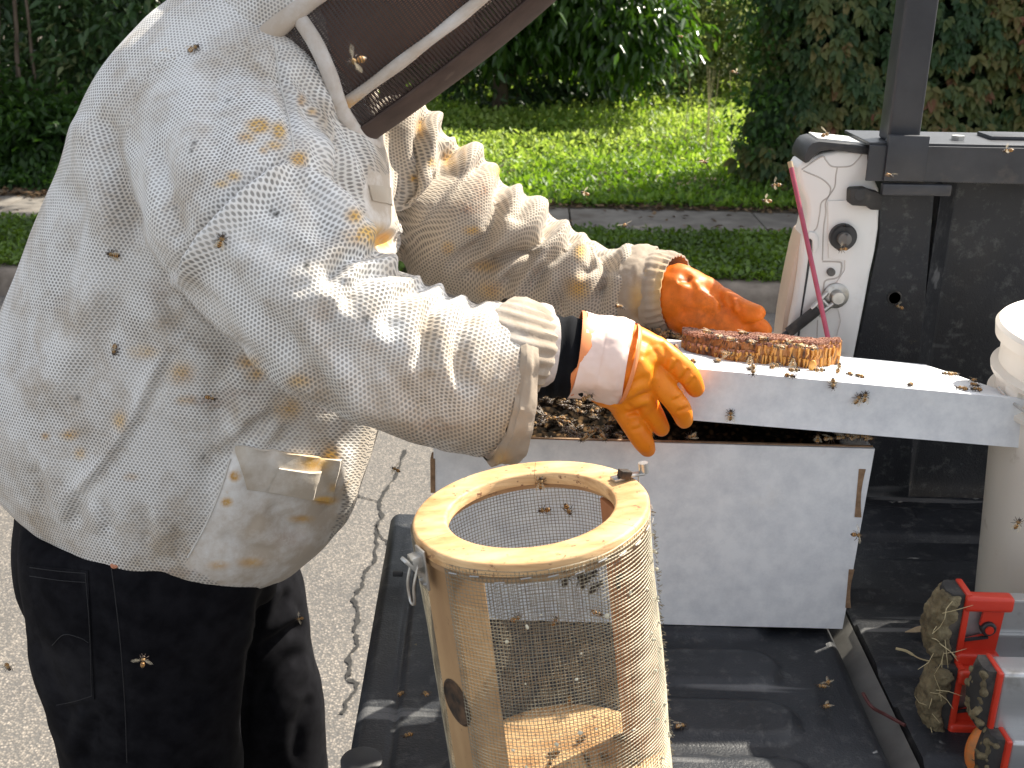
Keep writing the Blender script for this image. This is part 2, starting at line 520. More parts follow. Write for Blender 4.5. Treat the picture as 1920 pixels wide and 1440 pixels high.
# small fittings on the tailgate edge
q = at(746, 1078, Z=TZ)
MB().box((q.x, q.y, TZ+0.002), (0.012, 0.006, 0.006), None, 0.001).build('edge_clip', M['black_plastic'], tailgate)
# strip across the hinge gap
b0, b1 = 1.36, -0.02
s = MB()
s.prism([(0.350, b1, TZ-0.030), (0.371, b1, TZ-0.012), (0.371, b1, TZ-0.045), (0.350, b1, TZ-0.045)], (0, b0-b1, 0))
s.build('hinge_strip', M['grey_metal'], truck, smooth=False, bevel=0.001)
# bed floor: ribbed sheet
rings = []
prof = [(1, TZ-0.05)]
x = 0.374; prof = [(0.374, TZ-0.06), (0.374, TZ-0.012), (0.380, TZ-0.006)]
yy = []
fl = MB(); rows = []
for y in np.linspace(0.0, 1.44, 240):
    t = (y % 0.15)/0.15
    z = TZ-0.010+0.008*min(1, max(0, (abs(t-0.5)-0.18)/0.05))
    rows.append([(0.374, y, TZ-0.06), (0.374, y, z-0.003), (0.379, y, z), (1.0, y, z), (2.0, y, z)])
fl.loft(rows, closed=False)
fl.build('bed_floor', M['bed'], truck)
# far side wall: liner with a step and an opening, rail on top
JY = 1.42
def jz(y, Y=JY): return at(1560, y, Y=Y).z
wz = at(1700, 276, Y=1.44).z
wx0 = at(1604, 660, Y=1.44).x
pl = [at(x, y, Y=1.436) for x, y in ((1590, 700), (1606, 655), (1626, 560), (1648, 450), (1650, 365), (1655, 330))]
poly = [(v.x, v.z) for v in pl]
poly = [(poly[0][0]-0.02, TZ-0.07)]+poly+[(at(1655, 330, Y=1.436).x, wz-0.004), (at(1752, 330, Y=1.436).x, wz-0.004), (at(1745, 700, Y=1.436).x, TZ-0.07)]
w = MB().prism([(a, 1.436, b) for a, b in poly], (0, 0.05, 0))
wl = w.build('bed_wall_end', M['bed'], truck, smooth=False, bevel=0.002)
x1 = at(1745, 500, Y=1.436).x
w = MB().prism([(x1, 1.438, TZ-0.07), (x1+0.03, 1.468, TZ-0.07), (2.0, 1.468, TZ-0.07), (2.0, 1.50, TZ-0.07), (x1, 1.50, TZ-0.07)], (0, 0, wz-TZ+0.066))
wall = w.build('bed_wall', M['bed'], truck, smooth=False, bevel=0.003)
# round drain hole in the liner: dark recessed cup with rim
c = at(1678, 559, Y=1.433)
MB().tube([(c.x, 1.4355, c.z), (c.x, 1.4335, c.z), (c.x, 1.4335, c.z), (c.x, 1.4352, c.z)], [0.0098, 0.0090, 0.0078, 0.0075], 24).build('wall_hole', M['rubber'], wl)
# outer skin of the far side, wheel arch side and rear bumper (seen only from a step aside)
ow = MB().prism([(0.44, 1.60, 0.55), (2.0, 1.60, 0.55), (2.0, 1.60, wz-0.03), (0.46, 1.60, wz-0.03)], (0, 0.02, 0))
ow.build('outer_side', M['white_paint'], truck, smooth=False, bevel=0.004)
MB().box((0.26, 0.70, 0.60), (0.16, 1.75, 0.17), None, 0.03).build('rear_bumper', M['black_plastic'], truck)

# white jamb at the end of the far side
jp = [(1640, 283), (1606, 281), (1570, 283), (1542, 288), (1520, 296), (1503, 305), (1496, 316), (1497, 335), (1503, 355), (1512, 375), (1515, 395),
      (1514, 415), (1510, 432), (1505, 448), (1502, 470), (1498, 510), (1490, 560), (1482, 600), (1476, 640), (1472, 700),
      (1596, 700), (1604, 660), (1612, 620), (1622, 570), (1632, 515), (1642, 470), (1648, 430), (1650, 390), (1649, 355), (1642, 340), (1636, 325)]
P = [at(x, y, Y=JY) for x, y in jp]
bmj = bmesh.new()
vs_ = [bmj.verts.new(p) for p in P]
f0 = bmj.faces.new(vs_)
ext = bmesh.ops.extrude_face_region(bmj, geom=[f0])
for v in ext['geom']:
    if isinstance(v, bmesh.types.BMVert): v.co.y += 0.05
bmesh.ops.recalc_face_normals(bmj, faces=bmj.faces)
es = [e for e in bmj.edges if e.calc_face_angle(0) > 1.0 and min(v.co.y for v in e.verts) < JY+0.01]
bmesh.ops.bevel(bmj, geom=es, offset=0.006, segments=3, profile=0.5, affect='EDGES')
me = bpy.data.meshes.new('jamb'); bmj.to_mesh(me); bmj.free()
me.materials.append(M['white_paint'])
jamb = bpy.data.objects.new('jamb', me); link(jamb); setpar(jamb, truck)
for pz in me.polygons: pz.use_smooth = True
edge_sharp(jamb, 0.6)
def on_jamb(pts, off=0.0): return [at(x, y, Y=JY-off) for x, y in pts]
# pressed lines: raised beads of sealer and steps
def bead(pts, r=0.0011, name='seam_bead', mat=None, parent=jamb):
    P = spline([tuple(v) for v in on_jamb(pts, -0.0003)], 6)
    return MB().tube([Vector(p) for p in P], r, 6).build(name, mat or M['seam'], parent)
bead([(1503, 318), (1540, 294), (1548, 300), (1558, 311), (1575, 313), (1595, 311), (1608, 300), (1616, 289)])
bead([(1506, 320), (1540, 335), (1556, 350), (1556, 362), (1552, 370), (1540, 380), (1537, 400), (1532, 425), (1526, 433)])
bead([(1570, 313), (1567, 330), (1565, 350), (1555, 366), (1548, 380), (1548, 400), (1544, 430), (1542, 488)])
bead([(1542, 490), (1572, 491), (1578, 496), (1575, 515), (1566, 522), (1548, 526), (1544, 540), (1541, 556)], 0.0013)
bead([(1533, 600), (1531, 660)], 0.001)
# raised pressing in the middle of the jamb
pan = on_jamb([(1551, 376), (1640, 372), (1644, 420), (1636, 480), (1622, 520), (1600, 600), (1590, 660), (1560, 660), (1575, 600), (1560, 540), (1583, 505), (1583, 488), (1552, 484)], -0.001)
MB().prism(pan, (0, -0.0035, 0)).build('pressed_panel', M['white_paint'], jamb, smooth=True, bevel=0.0015)
# black cap along the top of the jamb and rail
cap = [(1507, 305), (1509, 291), (1516, 276), (1524, 268), (1536, 265), (1600, 271), (1640, 276), (1638, 292), (1600, 287), (1560, 281), (1540, 284), (1528, 292), (1517, 304), (1512, 306)]
MB().prism([at(x, y, Y=JY-0.006) for x, y in cap], (0, 0.075, 0)).build('end_cap', M['black_plastic'], truck, bevel=0.002)
ty = at(1640, 262, Y=1.42).z
rail = MB()
cz = at(1640, 276, Y=1.414).z
rail.prism([at(1530, 264, Y=JY+0.01)+Vector((0.002, 0, 0.001)), at(1640, 275, Y=JY+0.01)+Vector((0, 0, 0.001)), at(1640, 275, Y=JY+0.01)+Vector((0, 0.06, 0.001)), at(1536, 264, Y=JY+0.01)+Vector((0, 0.06, 0.001))], (0, 0, 0.0025))
rail.build('rail_top_strip', M['white_paint'], truck, smooth=False)
# rack: angle rail, square post with base bracket
rz0 = at(1712, 272, Y=1.405).z
rk = MB()
rk.box((0.412+0.80, 1.398, rz0-0.022), (1.60, 0.004, 0.044), None, 0.001)
rk.box((0.412+0.80, 1.46, rz0+0.001), (1.60, 0.12, 0.004), None, 0.001)
rk.build('rack_rail', M['black_metal'], truck, smooth=False)
c0 = at(1683, 275, Y=1.43)
MB().box((c0.x, 1.43, rz0+0.003+0.60), (0.040, 0.040, 1.20), None, 0.004, 3).build('rack_post', M['black_metal'], truck)
MB().box((c0.x+0.001, 1.396, rz0-0.015), (0.050, 0.010, 0.056), None, 0.002).build('post_bracket', M['black_metal'], truck)
MB().box((c0.x+0.018, 1.394, rz0-0.053), (0.085, 0.012, 0.014), None, 0.002).build('bracket_foot', M['black_metal'], truck)
wd = MB()
for k in range(9):
    wd.ball((c0.x-0.02+0.005*k, 1.4085, rz0+0.004), 0.0034, 8, 6)
wd.build('weld_bead', M['black_metal'], truck)
MB().box((c0.x+0.022, 1.407, rz0+0.005), (0.006, 0.004, 0.007), None, 0.001).build('weld_spatter', M['white_paint'], truck)
bo = at(1794, 272, Y=1.44)
MB().tube([(bo.x, 1.44, rz0+0.003), (bo.x, 1.44, rz0+0.0085)], 0.0085, 6).build('rail_bolt', M['steel'], truck, smooth=False)
MB().box((at(1900, 268, Y=1.46).x+0.03, 1.47, rz0+0.005), (0.13, 0.05, 0.006), None, 0.002).build('rail_plate', M['black_metal'], truck)
ex = [(1632, 284), (1652, 276), (1652, 330), (1638, 328), (1634, 318)]
MB().prism([at(x, y, Y=1.403) for x, y in ex], (0, 0.02, 0)).build('rail_end_cap', M['black_plastic'], truck, bevel=0.002)
# fittings of the jamb
pb = [(1587, 352), (1592, 349), (1616, 348), (1624, 352), (1640, 356), (1646, 362), (1645, 387), (1641, 389), (1624, 388), (1619, 382), (1590, 380), (1586, 376)]
lb = MB().prism(on_jamb(pb, 0.0), (0, -0.020, 0)).build('rubber_bumper', M['rubber'], jamb, bevel=0.003)
q = at(1612, 366, Y=JY-0.021)
MB().tube([(q.x, JY-0.018, q.z), (q.x, JY-0.0205, q.z)], [0.0085, 0.0065], 18).build('bumper_hole', M['black_plastic'], lb)
q = at(1578, 442, Y=JY)
st = MB().tube([(q.x, JY+0.004, q.z), (q.x, JY-0.010, q.z), (q.x, JY-0.014, q.z), (q.x, JY-0.009, q.z), (q.x, JY-0.008, q.z)], [0.0172, 0.0172, 0.0155, 0.010, 0.001], 32).build('striker_cup', M['black_plastic'], jamb)
q2 = at(1584, 449, Y=JY-0.02)
MB().tube([(q2.x, JY-0.008, q2.z), (q2.x, JY-0.022, q2.z), (q2.x, JY-0.024, q2.z), (q2.x, JY-0.022, q2.z), (q2.x, JY-0.021, q2.z)], [0.0085, 0.0085, 0.007, 0.005, 0.001], 20).build('striker_pin', M['grey_metal'], st)
q = at(1557, 509, Y=JY)
MB().tube([(q.x, JY, q.z), (q.x, JY-0.006, q.z), (q.x, JY-0.007, q.z), (q.x, JY-0.004, q.z)], [0.0052, 0.0052, 0.0042, 0.001], 16).build('jamb_plug', M['grey_metal'], jamb)
q = at(1566, 553, Y=JY)
wsh = MB().tube([(q.x, JY+0.002, q.z), (q.x, JY-0.005, q.z), (q.x, JY-0.006, q.z)], [0.0168, 0.0168, 0.0150], 32).build('cable_washer', M['steel'], jamb)
MB().tube([(q.x, JY-0.004, q.z), (q.x, JY-0.016, q.z), (q.x, JY-0.018, q.z)], [0.0092, 0.0092, 0.0078], 24).build('cable_bolt', M['steel'], jamb)
e0 = at(1560, 556, Y=JY-0.012); e1 = at(1528, 585, Y=JY-0.012)
pth = []
dv = (e1-e0).normalized(); nv = Vector((-dv.z, 0, dv.x))
cab = MB()
for sgn in (-1, 1):
    cab.tube([e0+nv*0.0085*sgn, e1+nv*0.006*sgn], [0.0032, 0.004], 10)
cab.tube([e0+dv*0.012-nv*0.007, e0+dv*0.012+nv*0.007], 0.003, 8)
cab.build('cable_eye', M['steel'], jamb)
e2 = at(1478, 624, Y=JY-0.014); e3 = Vector((e2.x-0.10, JY-0.03, e2.z-0.13)); e4 = Vector((-0.02, 1.345, TZ+0.006))
MB().tube([e1-dv*0.006, e2], 0.0072, 16).build('cable_sleeve', M['rubber'], jamb)
MB().tube([e2-dv*0.004, e4], 0.0035, 10).build('tailgate_cable', M['black_plastic'], truck)
# outer lamp trim beside the jamb
tr = [(1512, 432), (1502, 440), (1494, 468), (1486, 505), (1478, 545), (1470, 590), (1464, 640), (1462, 700), (1476, 700), (1478, 640), (1486, 590), (1492, 545), (1498, 505), (1505, 470), (1514, 446)]
MB().prism([at(x, y, Y=JY+0.012) for x, y in tr], (0, 0.05, 0)).build('lamp_trim', M['cream_plastic'], truck, bevel=0.002)
gr = [(1517, 448), (1522, 448), (1522, 470), (1515, 520), (1505, 580), (1498, 640), (1494, 640), (1502, 580), (1511, 520), (1517, 475)]
MB().prism(on_jamb(gr, 0.0008), (0, 0.004, 0)).build('lamp_gap', M['black_plastic'], jamb, smooth=False)
hk = [(1516, 433), (1528, 436), (1533, 445), (1532, 462), (1529, 472), (1523, 473), (1522, 450), (1514, 442)]
MB().prism(on_jamb(hk, 0.0), (0, -0.004, 0)).build('lamp_clip', M['white_paint'], jamb, bevel=0.001)

# ================================================================== white cardboard box, lid, comb
def card_mat():
    m, nt, p = new_mat('white_cardboard')
    c = ramp(nt, noise_tex(nt, 38, 6, 0.7), [(0.32, (0.64, 0.655, 0.68)), (0.62, (0.80, 0.81, 0.82))])
    tc = N(nt, 'ShaderNodeTexCoord')
    sp = N(nt, 'ShaderNodeTexVoronoi'); sp.inputs['Scale'].default_value = 34; nt.links.new(tc.outputs['Object'], sp.inputs['Vector'])
    spot = ramp(nt, sp.outputs['Distance'], [(0.025, 0.8), (0.05, 0.0)])
    gate = ramp(nt, noise_tex(nt, 14, 2), [(0.55, 0.0), (0.6, 1.0)])
    mu = N(nt, 'ShaderNodeMath', operation='MULTIPLY'); nt.links.new(spot, mu.inputs[0]); nt.links.new(gate, mu.inputs[1])
    c = mixc(nt, mu.outputs[0], c, (0.12, 0.09, 0.06))
    sm = ramp(nt, noise_tex(nt, 7, 6, 0.7), [(0.58, 0.0), (0.75, 0.35)])
    c = mixc(nt, sm, c, (0.52, 0.48, 0.42))
    nt.links.new(c, p.inputs['Base Color'])
    p.inputs['Roughness'].default_value = 0.55
    bump(nt, p, noise_tex(nt, 60, 3), 0.08, 0.002)
    return m
M['card'] = card_mat()
M['kraft'] = simple('brown_cardboard_edge', (0.17, 0.10, 0.055), (0.30, 0.19, 0.11), 0.85, scale=120, bstr=0.5, bscale=300, bdist=0.001)
BX0, BX1, BY0, BY1, BZ = -0.100, 0.360, 1.070, 1.300, 1.150
box = empty('cardboard_box', (0.13, 1.18, TZ), 'white cardboard box full of bees standing on the tailgate', 'box')
def panel(p00, p10, p11, p01, d, name, mat, parent, bow=0.0, n=14, bev=0.0008):
    """thin board between four corners with thickness d and a slight bow"""
    p00, p10, p11, p01, d = map(Vector, (p00, p10, p11, p01, d))
    v = []; f = []
    for j in range(n+1):
        for i in range(n+1):
            s, t = i/n, j/n
            q = p00*(1-s)*(1-t)+p10*s*(1-t)+p11*s*t+p01*(1-s)*t
            q = q + d.normalized()*bow*(math.sin(math.pi*s)*math.sin(math.pi*t)) + d.normalized()*0.0006*noise.noise(q*20)
            v.append(q)
    m = len(v)
    v += [a+d for a in v]
    def I(i, j, k=0): return k*m+j*(n+1)+i
    for j in range(n):
        for i in range(n):
            f.append((I(i, j), I(i, j+1), I(i+1, j+1), I(i+1, j)))
            f.append((I(i, j, 1), I(i+1, j, 1), I(i+1, j+1, 1), I(i, j+1, 1)))
    for i in range(n):
        f.append((I(i, 0), I(i+1, 0), I(i+1, 0, 1), I(i, 0, 1)))
        f.append((I(i, n), I(i, n, 1), I(i+1, n, 1), I(i+1, n)))
        f.append((I(0, i), I(0, i, 1), I(0, i+1, 1), I(0, i+1)))
        f.append((I(n, i), I(n, i+1), I(n, i+1, 1), I(n, i, 1)))
    return MB().add(v, f).build(name, mat, parent)
T = 0.004
# the front wall is a rounded rectangle at its foot
fr = [(BX0+0.004, TZ), (BX1-0.016, TZ), (BX1-0.009, TZ+0.003), (BX1-0.005, TZ+0.010), (BX1, BZ), (BX0, BZ-0.004), (BX0, TZ+0.005)]
panel((BX0, BY0, TZ+0.001), (BX1-0.008, BY0, TZ+0.001), (BX1, BY0, BZ-0.002), (BX0, BY0, BZ), (0, T, 0), 'front_wall', M['card'], box, bow=-0.002)
panel((BX0, BY1, TZ+0.001), (BX1, BY1, TZ+0.001), (BX1, BY1, BZ), (BX0, BY1, BZ), (0, -T, 0), 'back_wall', M['card'], box)
panel((BX0, BY0+T, TZ+0.001), (BX0, BY1-T, TZ+0.001), (BX0, BY1-T, BZ-0.001), (BX0, BY0+T, BZ-0.001), (T, 0, 0), 'end_wall', M['card'], box)
panel((BX1-0.008, BY0+T, TZ+0.001), (BX1-0.008, BY1-T, TZ+0.001), (BX1-0.0005, BY1-T, BZ-0.003), (BX1-0.0005, BY0+T, BZ-0.003), (-T, 0, 0), 'end_wall', M['card'], box)
panel((BX0+T, BY0+T, TZ+0.004), (BX1-0.014, BY0+T, TZ+0.004), (BX1-0.014, BY1-T, TZ+0.004), (BX0+T, BY1-T, TZ+0.004), (0, 0, T), 'box_bottom', M['card'], box)
# raw brown edges and locking tabs
MB().box(((BX0+BX1)/2, BY0+T/2, BZ+0.0002), (BX1-BX0-0.004, T*0.8, 0.0012)).build('raw_top_edge', M['kraft'], box, smooth=False)
def tab(px, y0, y1, w):
    a = at(px, y0, Y=BY0-0.001); b = at(px-(y1-y0)*0.09, y1, Y=BY0-0.001)
    t = MB()
    v = []
    for k in range(9):
        s_ = k/8; c = a.lerp(b, s_)
        bend = 0.0025*math.sin(s_*math.pi)
        v.append([(c.x-w/2, BY0-0.0008, c.z), (c.x+w/2-bend, BY0-0.0012, c.z), (c.x+w/2-bend, BY0+0.012, c.z), (c.x-w/2, BY0+0.012, c.z)])
    t.loft(v).build('locking_tab', M['kraft'], box, smooth=False)
tab(1617, 880, 970, 0.007)
tab(1597, 1068, 1140, 0.006)
a = at(825, 852, Y=BY0-0.002)
MB().box((BX0-0.001, BY0+0.008, 1.105), (0.005, 0.018, 0.04), None, 0.0008).build('locking_tab', M['kraft'], box, smooth=False)

# lid: front flange rests on the front wall, the back hangs behind, so it slopes away
lid = empty('box_lid', (0.35, 1.06, BZ), 'white cardboard lid pulled half off the box under a broken comb', 'lid')
FL, FR = at(1284, 690, Y=1.052), at(1930, 750, Y=1.052)
ex_ = (FR-FL); ex_u = ex_.normalized()
BL, BR = at(1258, 634, Y=1.262), at(1735, 684, Y=1.262)
BL = FL+Vector((0.006, 0.205, BL.z-FL.z)); BR = at(1737, 684, Y=1.267)
lid_n = (FR-FL).cross(BL-FL).normalized()
def flange(a, b, h0, h1, name, inward):
    da = Vector((0, 0, -1))*h0; db = Vector((0, 0, -1))*h1
    return panel(a+da, b+db, b, a, inward, name, M['card'], lid, n=12, bow=0.0015)
panel(FL, FR, BR, BL, lid_n*-T, 'lid_top', M['card'], lid, bow=-0.002)
h0 = (FL-at(1284, 787, Y=1.052)).z; h1 = (FR-at(1937, 841, Y=1.052)).z
flange(FL+Vector((0, -0.0012, 0.0008)), FR+Vector((0, -0.0012, 0.0008)), h0, h1, 'lid_front', (0, T, 0))
flange(BL+Vector((0, 0.001, 0)), BR+Vector((0, 0.001, 0)), 0.045, 0.045, 'lid_back', (0, -T, 0))
flange(FL+Vector((0, T, 0)), BL-Vector((0, T, 0)), h0, 0.045, 'lid_end', (T, 0, 0))
flange(FR+Vector((0, T, 0)), BR-Vector((0, T, 0)), h1, 0.045, 'lid_end', (-T, 0, 0))

def lid_z(x, y):
    """height of the lid's upper face"""
    return FL.z-(lid_n.x*(x-FL.x)+lid_n.y*(y-FL.y))/lid_n.z
def on_lid(px, py, up=0.0):
    d = Vector(ray(px, py)); o_ = Vector(CP)
    t = (FL+lid_n*up-o_).dot(lid_n)/d.dot(lid_n)
    return o_+d*t

# ---- comb
def comb_mat():
    m, nt, p = new_mat('beeswax_comb')
    c = ramp(nt, noise_tex(nt, 22, 5, 0.6), [(0.30, (0.10, 0.028, 0.008)), (0.50, (0.34, 0.125, 0.025)), (0.68, (0.60, 0.29, 0.065))])
    tc = N(nt, 'ShaderNodeTexCoord')
    v = N(nt, 'ShaderNodeTexVoronoi'); v.inputs['Scale'].default_value = 230
    mp = N(nt, 'ShaderNodeMapping'); mp.inputs['Scale'].default_value = (1, 1, 0.28)
    nt.links.new(tc.outputs['Object'], mp.inputs[0]); nt.links.new(mp.outputs[0], v.inputs['Vector'])
    cell = ramp(nt, v.outputs['Distance'], [(0.15, 1.0), (0.5, 0.0)])
    c = mixc(nt, cell, c, (0.05, 0.016, 0.006))
    nt.links.new(c, p.inputs['Base Color']); p.inputs['Roughness'].default_value = 0.45
    p.inputs['Subsurface Weight'].default_value = 0.12
    p.inputs['Subsurface Radius'].default_value = (0.004, 0.002, 0.0005)
    bump(nt, p, v.outputs['Distance'], 0.8, 0.003)
    return m
M['comb'] = comb_mat()
M['wax'] = simple('golden_wax', (0.42, 0.17, 0.030), (0.66, 0.34, 0.075), 0.42, scale=60, bstr=0.4, bscale=220, bdist=0.001)
M['brood'] = simple('dark_cell_wax', (0.16, 0.055, 0.035), (0.36, 0.16, 0.09), 0.55, scale=45)
comb = empty('honeycomb', on_lid(1420, 668), 'broken slab of brown and golden honeycomb lying on the lid', 'honeycomb')
th = 0.0265
front = [(1277, 652), (1296, 661), (1330, 668), (1362, 676), (1392, 680), (1420, 683), (1452, 686), (1490, 690), (1522, 692), (1545, 689), (1572, 684)]
fp = [on_lid(x, y) for x, y in front]
fpr = spline([tuple(v) for v in fp], 9)
# slab as a height grid: s along, t into depth
ns, nt_ = len(fpr), 26
depth = 0.085
top = np.zeros((nt_, ns, 3)); bot = np.zeros((nt_, ns, 3))
for i in range(ns):
    s_ = i/(ns-1)
    dep = depth*(0.55+0.45*math.sin(math.pi*min(max(s_*0.9+0.12, 0), 1)))
    for j in range(nt_):
        t_ = j/(nt_-1)
        x = fpr[i][0]+0.012*t_+0.004*noise.noise((i*.3, j*.3, 0)); y = fpr[i][1]+dep*t_
        z = lid_z(x, y)
        edge = min(t_*dep, (1-t_)*dep, s_*0.155+0.002, (1-s_)*0.155+0.004)
        rnd = 0.5+0.5*math.sqrt(max(0, 1-max(0, 1-edge/0.010)**2)) if s_ < 0.5 else 0.82+0.18*min(1, edge/0.004)
        bot[j, i] = (x, y, z+0.0006)
        hh = th*(0.72+0.34*min(1, s_*1.6))*rnd*(1-0.12*t_)+0.0010*noise.noise((x*90, y*90, 2))
        top[j, i] = (x+0.0012*noise.noise((i*.9, j*.5, 3)), y-(0.0035*noise.noise((i*.8, 4.1, 3)) if j == 0 else 0), z+hh)
v = top.reshape(-1, 3).tolist()+bot.reshape(-1, 3).tolist(); f = []; m_ = ns*nt_
for j in range(nt_-1):
    for i in range(ns-1):
        a = j*ns+i
        f += [(a, a+1, a+ns+1, a+ns), (m_+a, m_+a+ns, m_+a+ns+1, m_+a+1)]
for i in range(ns-1):
    f += [(m_+i, m_+i+1, i+1, i), ((nt_-1)*ns+i, (nt_-1)*ns+i+1, m_+(nt_-1)*ns+i+1, m_+(nt_-1)*ns+i)]
for j in range(nt_-1):
    f += [(j*ns, (j+1)*ns, m_+(j+1)*ns, m_+j*ns), (j*ns+ns-1, m_+j*ns+ns-1, m_+(j+1)*ns+ns-1, (j+1)*ns+ns-1)]
MB().add(v, f).build('comb_slab', M['comb'], comb)
# open cells on the upper face and cut cell walls along the front edge
cells = MB(); pit = 0.0052
ti = 0
for r_ in range(18):
    for c_ in range(30):
        s_ = (c_+0.5*(r_ % 2)+0.5)/30.5; t_ = (r_+0.5)/18
        i = min(int(s_*(ns-1)), ns-1); j = min(int(t_*(nt_-1)), nt_-1)
        q = top[j, i]
        hs = 0.0026
        ring = []
        for zz in (-0.001, 0.0016+random.uniform(0, 0.0009)):
            ring.append([Vector((q[0]+hs*math.cos(k*math.pi/3+.5), q[1]+hs*math.sin(k*math.pi/3+.5), q[2]+zz)) for k in range(6)])
        ring.append([Vector((q[0]+hs*.68*math.cos(k*math.pi/3+.5), q[1]+hs*.68*math.sin(k*math.pi/3+.5), ring[1][0].z)) for k in range(6)])
        ring.append([Vector((q[0]+hs*.6*math.cos(k*math.pi/3+.5), q[1]+hs*.6*math.sin(k*math.pi/3+.5), q[2]-0.001)) for k in range(6)])
        cells.loft(ring, cap=False)
tag(cells.build('cell_rims', M['brood'], comb, smooth=False), kind='stuff')
wal = MB()
for i in range(2, ns-1):
    for lay in (0, 1):
        if random.random() < (0.88 if i < ns*.36 else 0.52): continue
        a = Vector(top[0, i]); b = Vector(bot[0, i]); mid = a.lerp(b, 0.5)
        p0, p1 = (a, mid) if lay == 0 else (mid, b)
        off = Vector((random.uniform(-.0022, .0022), -0.0008-random.uniform(0, 0.0014), 0))
        wal.tube([p0+off, p0.lerp(p1, .5)+off*1.4, p1+off*random.uniform(.2, 1.4)], [random.uniform(.0012, .0021), random.uniform(.0008, .0016), random.uniform(.0004, .0016)], 5)
tag(wal.build('cut_cell_walls', M['wax'], comb), kind='stuff')
for (px, py, sx) in ((1512, 680, 1.0), (1523, 686, .7), (1468, 676, .6), (1400, 668, .5), (1536, 660, .8), (1300, 640, .6)):
    q = on_lid(px, py, 0.006)
    MB().ball(q+Vector((0, -0.001, 0)), (0.0060*sx, 0.004*sx, 0.010*sx), 10, 8).build('wax_lump', M['wax'], comb)

# ================================================================== bee cage of wood and wire cloth
M['pine'] = simple('pine_wood', (0.46, 0.25, 0.10), (0.76, 0.51, 0.26), 0.6, scale=22, stretch=(0.35, 2.2, 7), bstr=0.3, bscale=60, bdist=0.001, dirt=(0.20, 0.085, 0.04), dscale=130, dlo=0.60, dhi=0.66)
M['ply'] = simple('aged_pine', (0.34, 0.20, 0.095), (0.47, 0.30, 0.15), 0.6, scale=24, stretch=(1, 1, 0.25), bstr=0.2, bscale=80, bdist=0.001, dirt=(0.14, 0.075, 0.04), dscale=80, dlo=0.64, dhi=0.72)
M['redwood'] = simple('reddish_wood', (0.33, 0.13, 0.055), (0.45, 0.22, 0.10), 0.55, scale=24, stretch=(1, 1, 0.2), bstr=0.15, bscale=80, bdist=0.001, dirt=(0.10, 0.05, 0.03), dscale=60, dlo=0.60, dhi=0.70)
M['wire'] = simple('galvanised_wire', (0.20, 0.175, 0.125), (0.36, 0.32, 0.235), 0.55, metal=0.3, scale=60)
M['lint'] = simple('dried_wax_bits', (0.62, 0.56, 0.40), (0.75, 0.70, 0.55), 0.8, scale=40)
CB = Vector((0.0375, 0.806, TZ+0.001))
CR, CH = 0.0965, 0.270
ctop = at(994, 951, Y=0.812)
cax = (ctop-CB).normalized(); CH = (ctop-CB).length
cx = Vector((1, 0, 0)); cx = (cx-cax*cx.dot(cax)).normalized(); cy = cax.cross(cx)
def cage(r, ang, h): return CB+cax*h+(cx*math.cos(ang)+cy*math.sin(ang))*r
cg = empty('bee_cage', CB, 'round bee cage of pine hoops and wire cloth with an open top', 'cage')
def hoop(r0, r1, z0, z1, name, mat, joints=0, n=96, bev=0.0012, seg_gap=0.0):
    """hoop of pieces butted end to end"""
    k = max(joints, 1); out = []
    for s_ in range(k):
        a0, a1 = 2*math.pi*s_/k+3.62+seg_gap, 2*math.pi*(s_+1)/k+3.62-seg_gap
        m = MB(); m_n = n//k; rings = []
        for i in range(m_n+1):
            a = a0+(a1-a0)*i/m_n
            rings.append([cage(r0, a, z0), cage(r1, a, z0), cage(r1, a, z1-0.002), cage(r1-0.0012, a, z1-0.0005), cage(r1-0.003, a, z1), cage(r0+0.003, a, z1), cage(r0+0.0012, a, z1-0.0005), cage(r0, a, z1-0.002)])
        m.loft(rings)
        out.append(m.build(name, mat, cg))
    return out
hoop(0.0685, CR, CH-0.0105, CH, 'top_hoop', M['pine'], 3, 96, seg_gap=0.0022)
hoop(0.0, CR-0.001, 0.0, 0.016, 'cage_floor', M['pine'], 1)
hoop(0.0735, CR-0.001, CH-0.0165, CH-0.011, 'lower_hoop', M['ply'], 1)
# posts
def post(ang, wid, thick, mat, name, hole=False, z0=0.016, z1=None, rr0=None):
    z1 = z1 or CH-0.0168
    ro = rr0 or CR-0.001
    out = (cx*math.cos(ang)+cy*math.sin(ang)); tan = cax.cross(out)
    m = MB(); base = CB
    pts = []
    n = 5
    prof = [out*ro*1.0+tan*(-wid/2), out*ro+tan*(wid/2), out*(ro-thick)+tan*(wid/2), out*(ro-thick)-tan*(wid/2)]
    m.loft([[base+cax*z+p for p in prof] for z in np.linspace(z0, z1, 12)])
    o = m.build(name, mat, cg, smooth=False, bevel=0.0012)
    return o, out, tan
LA = math.pi+0.62
pL, oL, tL = post(LA, 0.044, 0.028, M['ply'], 'post', rr0=CR-0.005)
pR, oR, tR = post(0.36, 0.040, 0.024, M['redwood'], 'post', rr0=CR-0.004)
pB, oB, tB = post(LA-0.62, 0.026, 0.012, M['pine'], 'post', z1=0.10, rr0=CR-0.016)
# entrance hole in the left post: flat dark disc, the bore's shade put into its colour, with a worn rim
hc = CB+cax*0.128+oL*(CR-0.005)
hm = MB()
def disc(r, d): return [hc+oL*d+(tL*math.cos(2*math.pi*k/28)+cax*math.sin(2*math.pi*k/28))*r for k in range(28)]
hm.loft([disc(0.0205, 0.0004), disc(0.0185, 0.0012), disc(0.0175, 0.0004), disc(0.0170, 0.0003), disc(0.0001, 0.0003)], cap=False)
M['bore'] = simple('dark_bore', (0.018, 0.012, 0.008), (0.11, 0.06, 0.03), 0.8, scale=70, lo=0.40, hi=0.70)
hm.build('entrance_hole', M['bore'], pL)
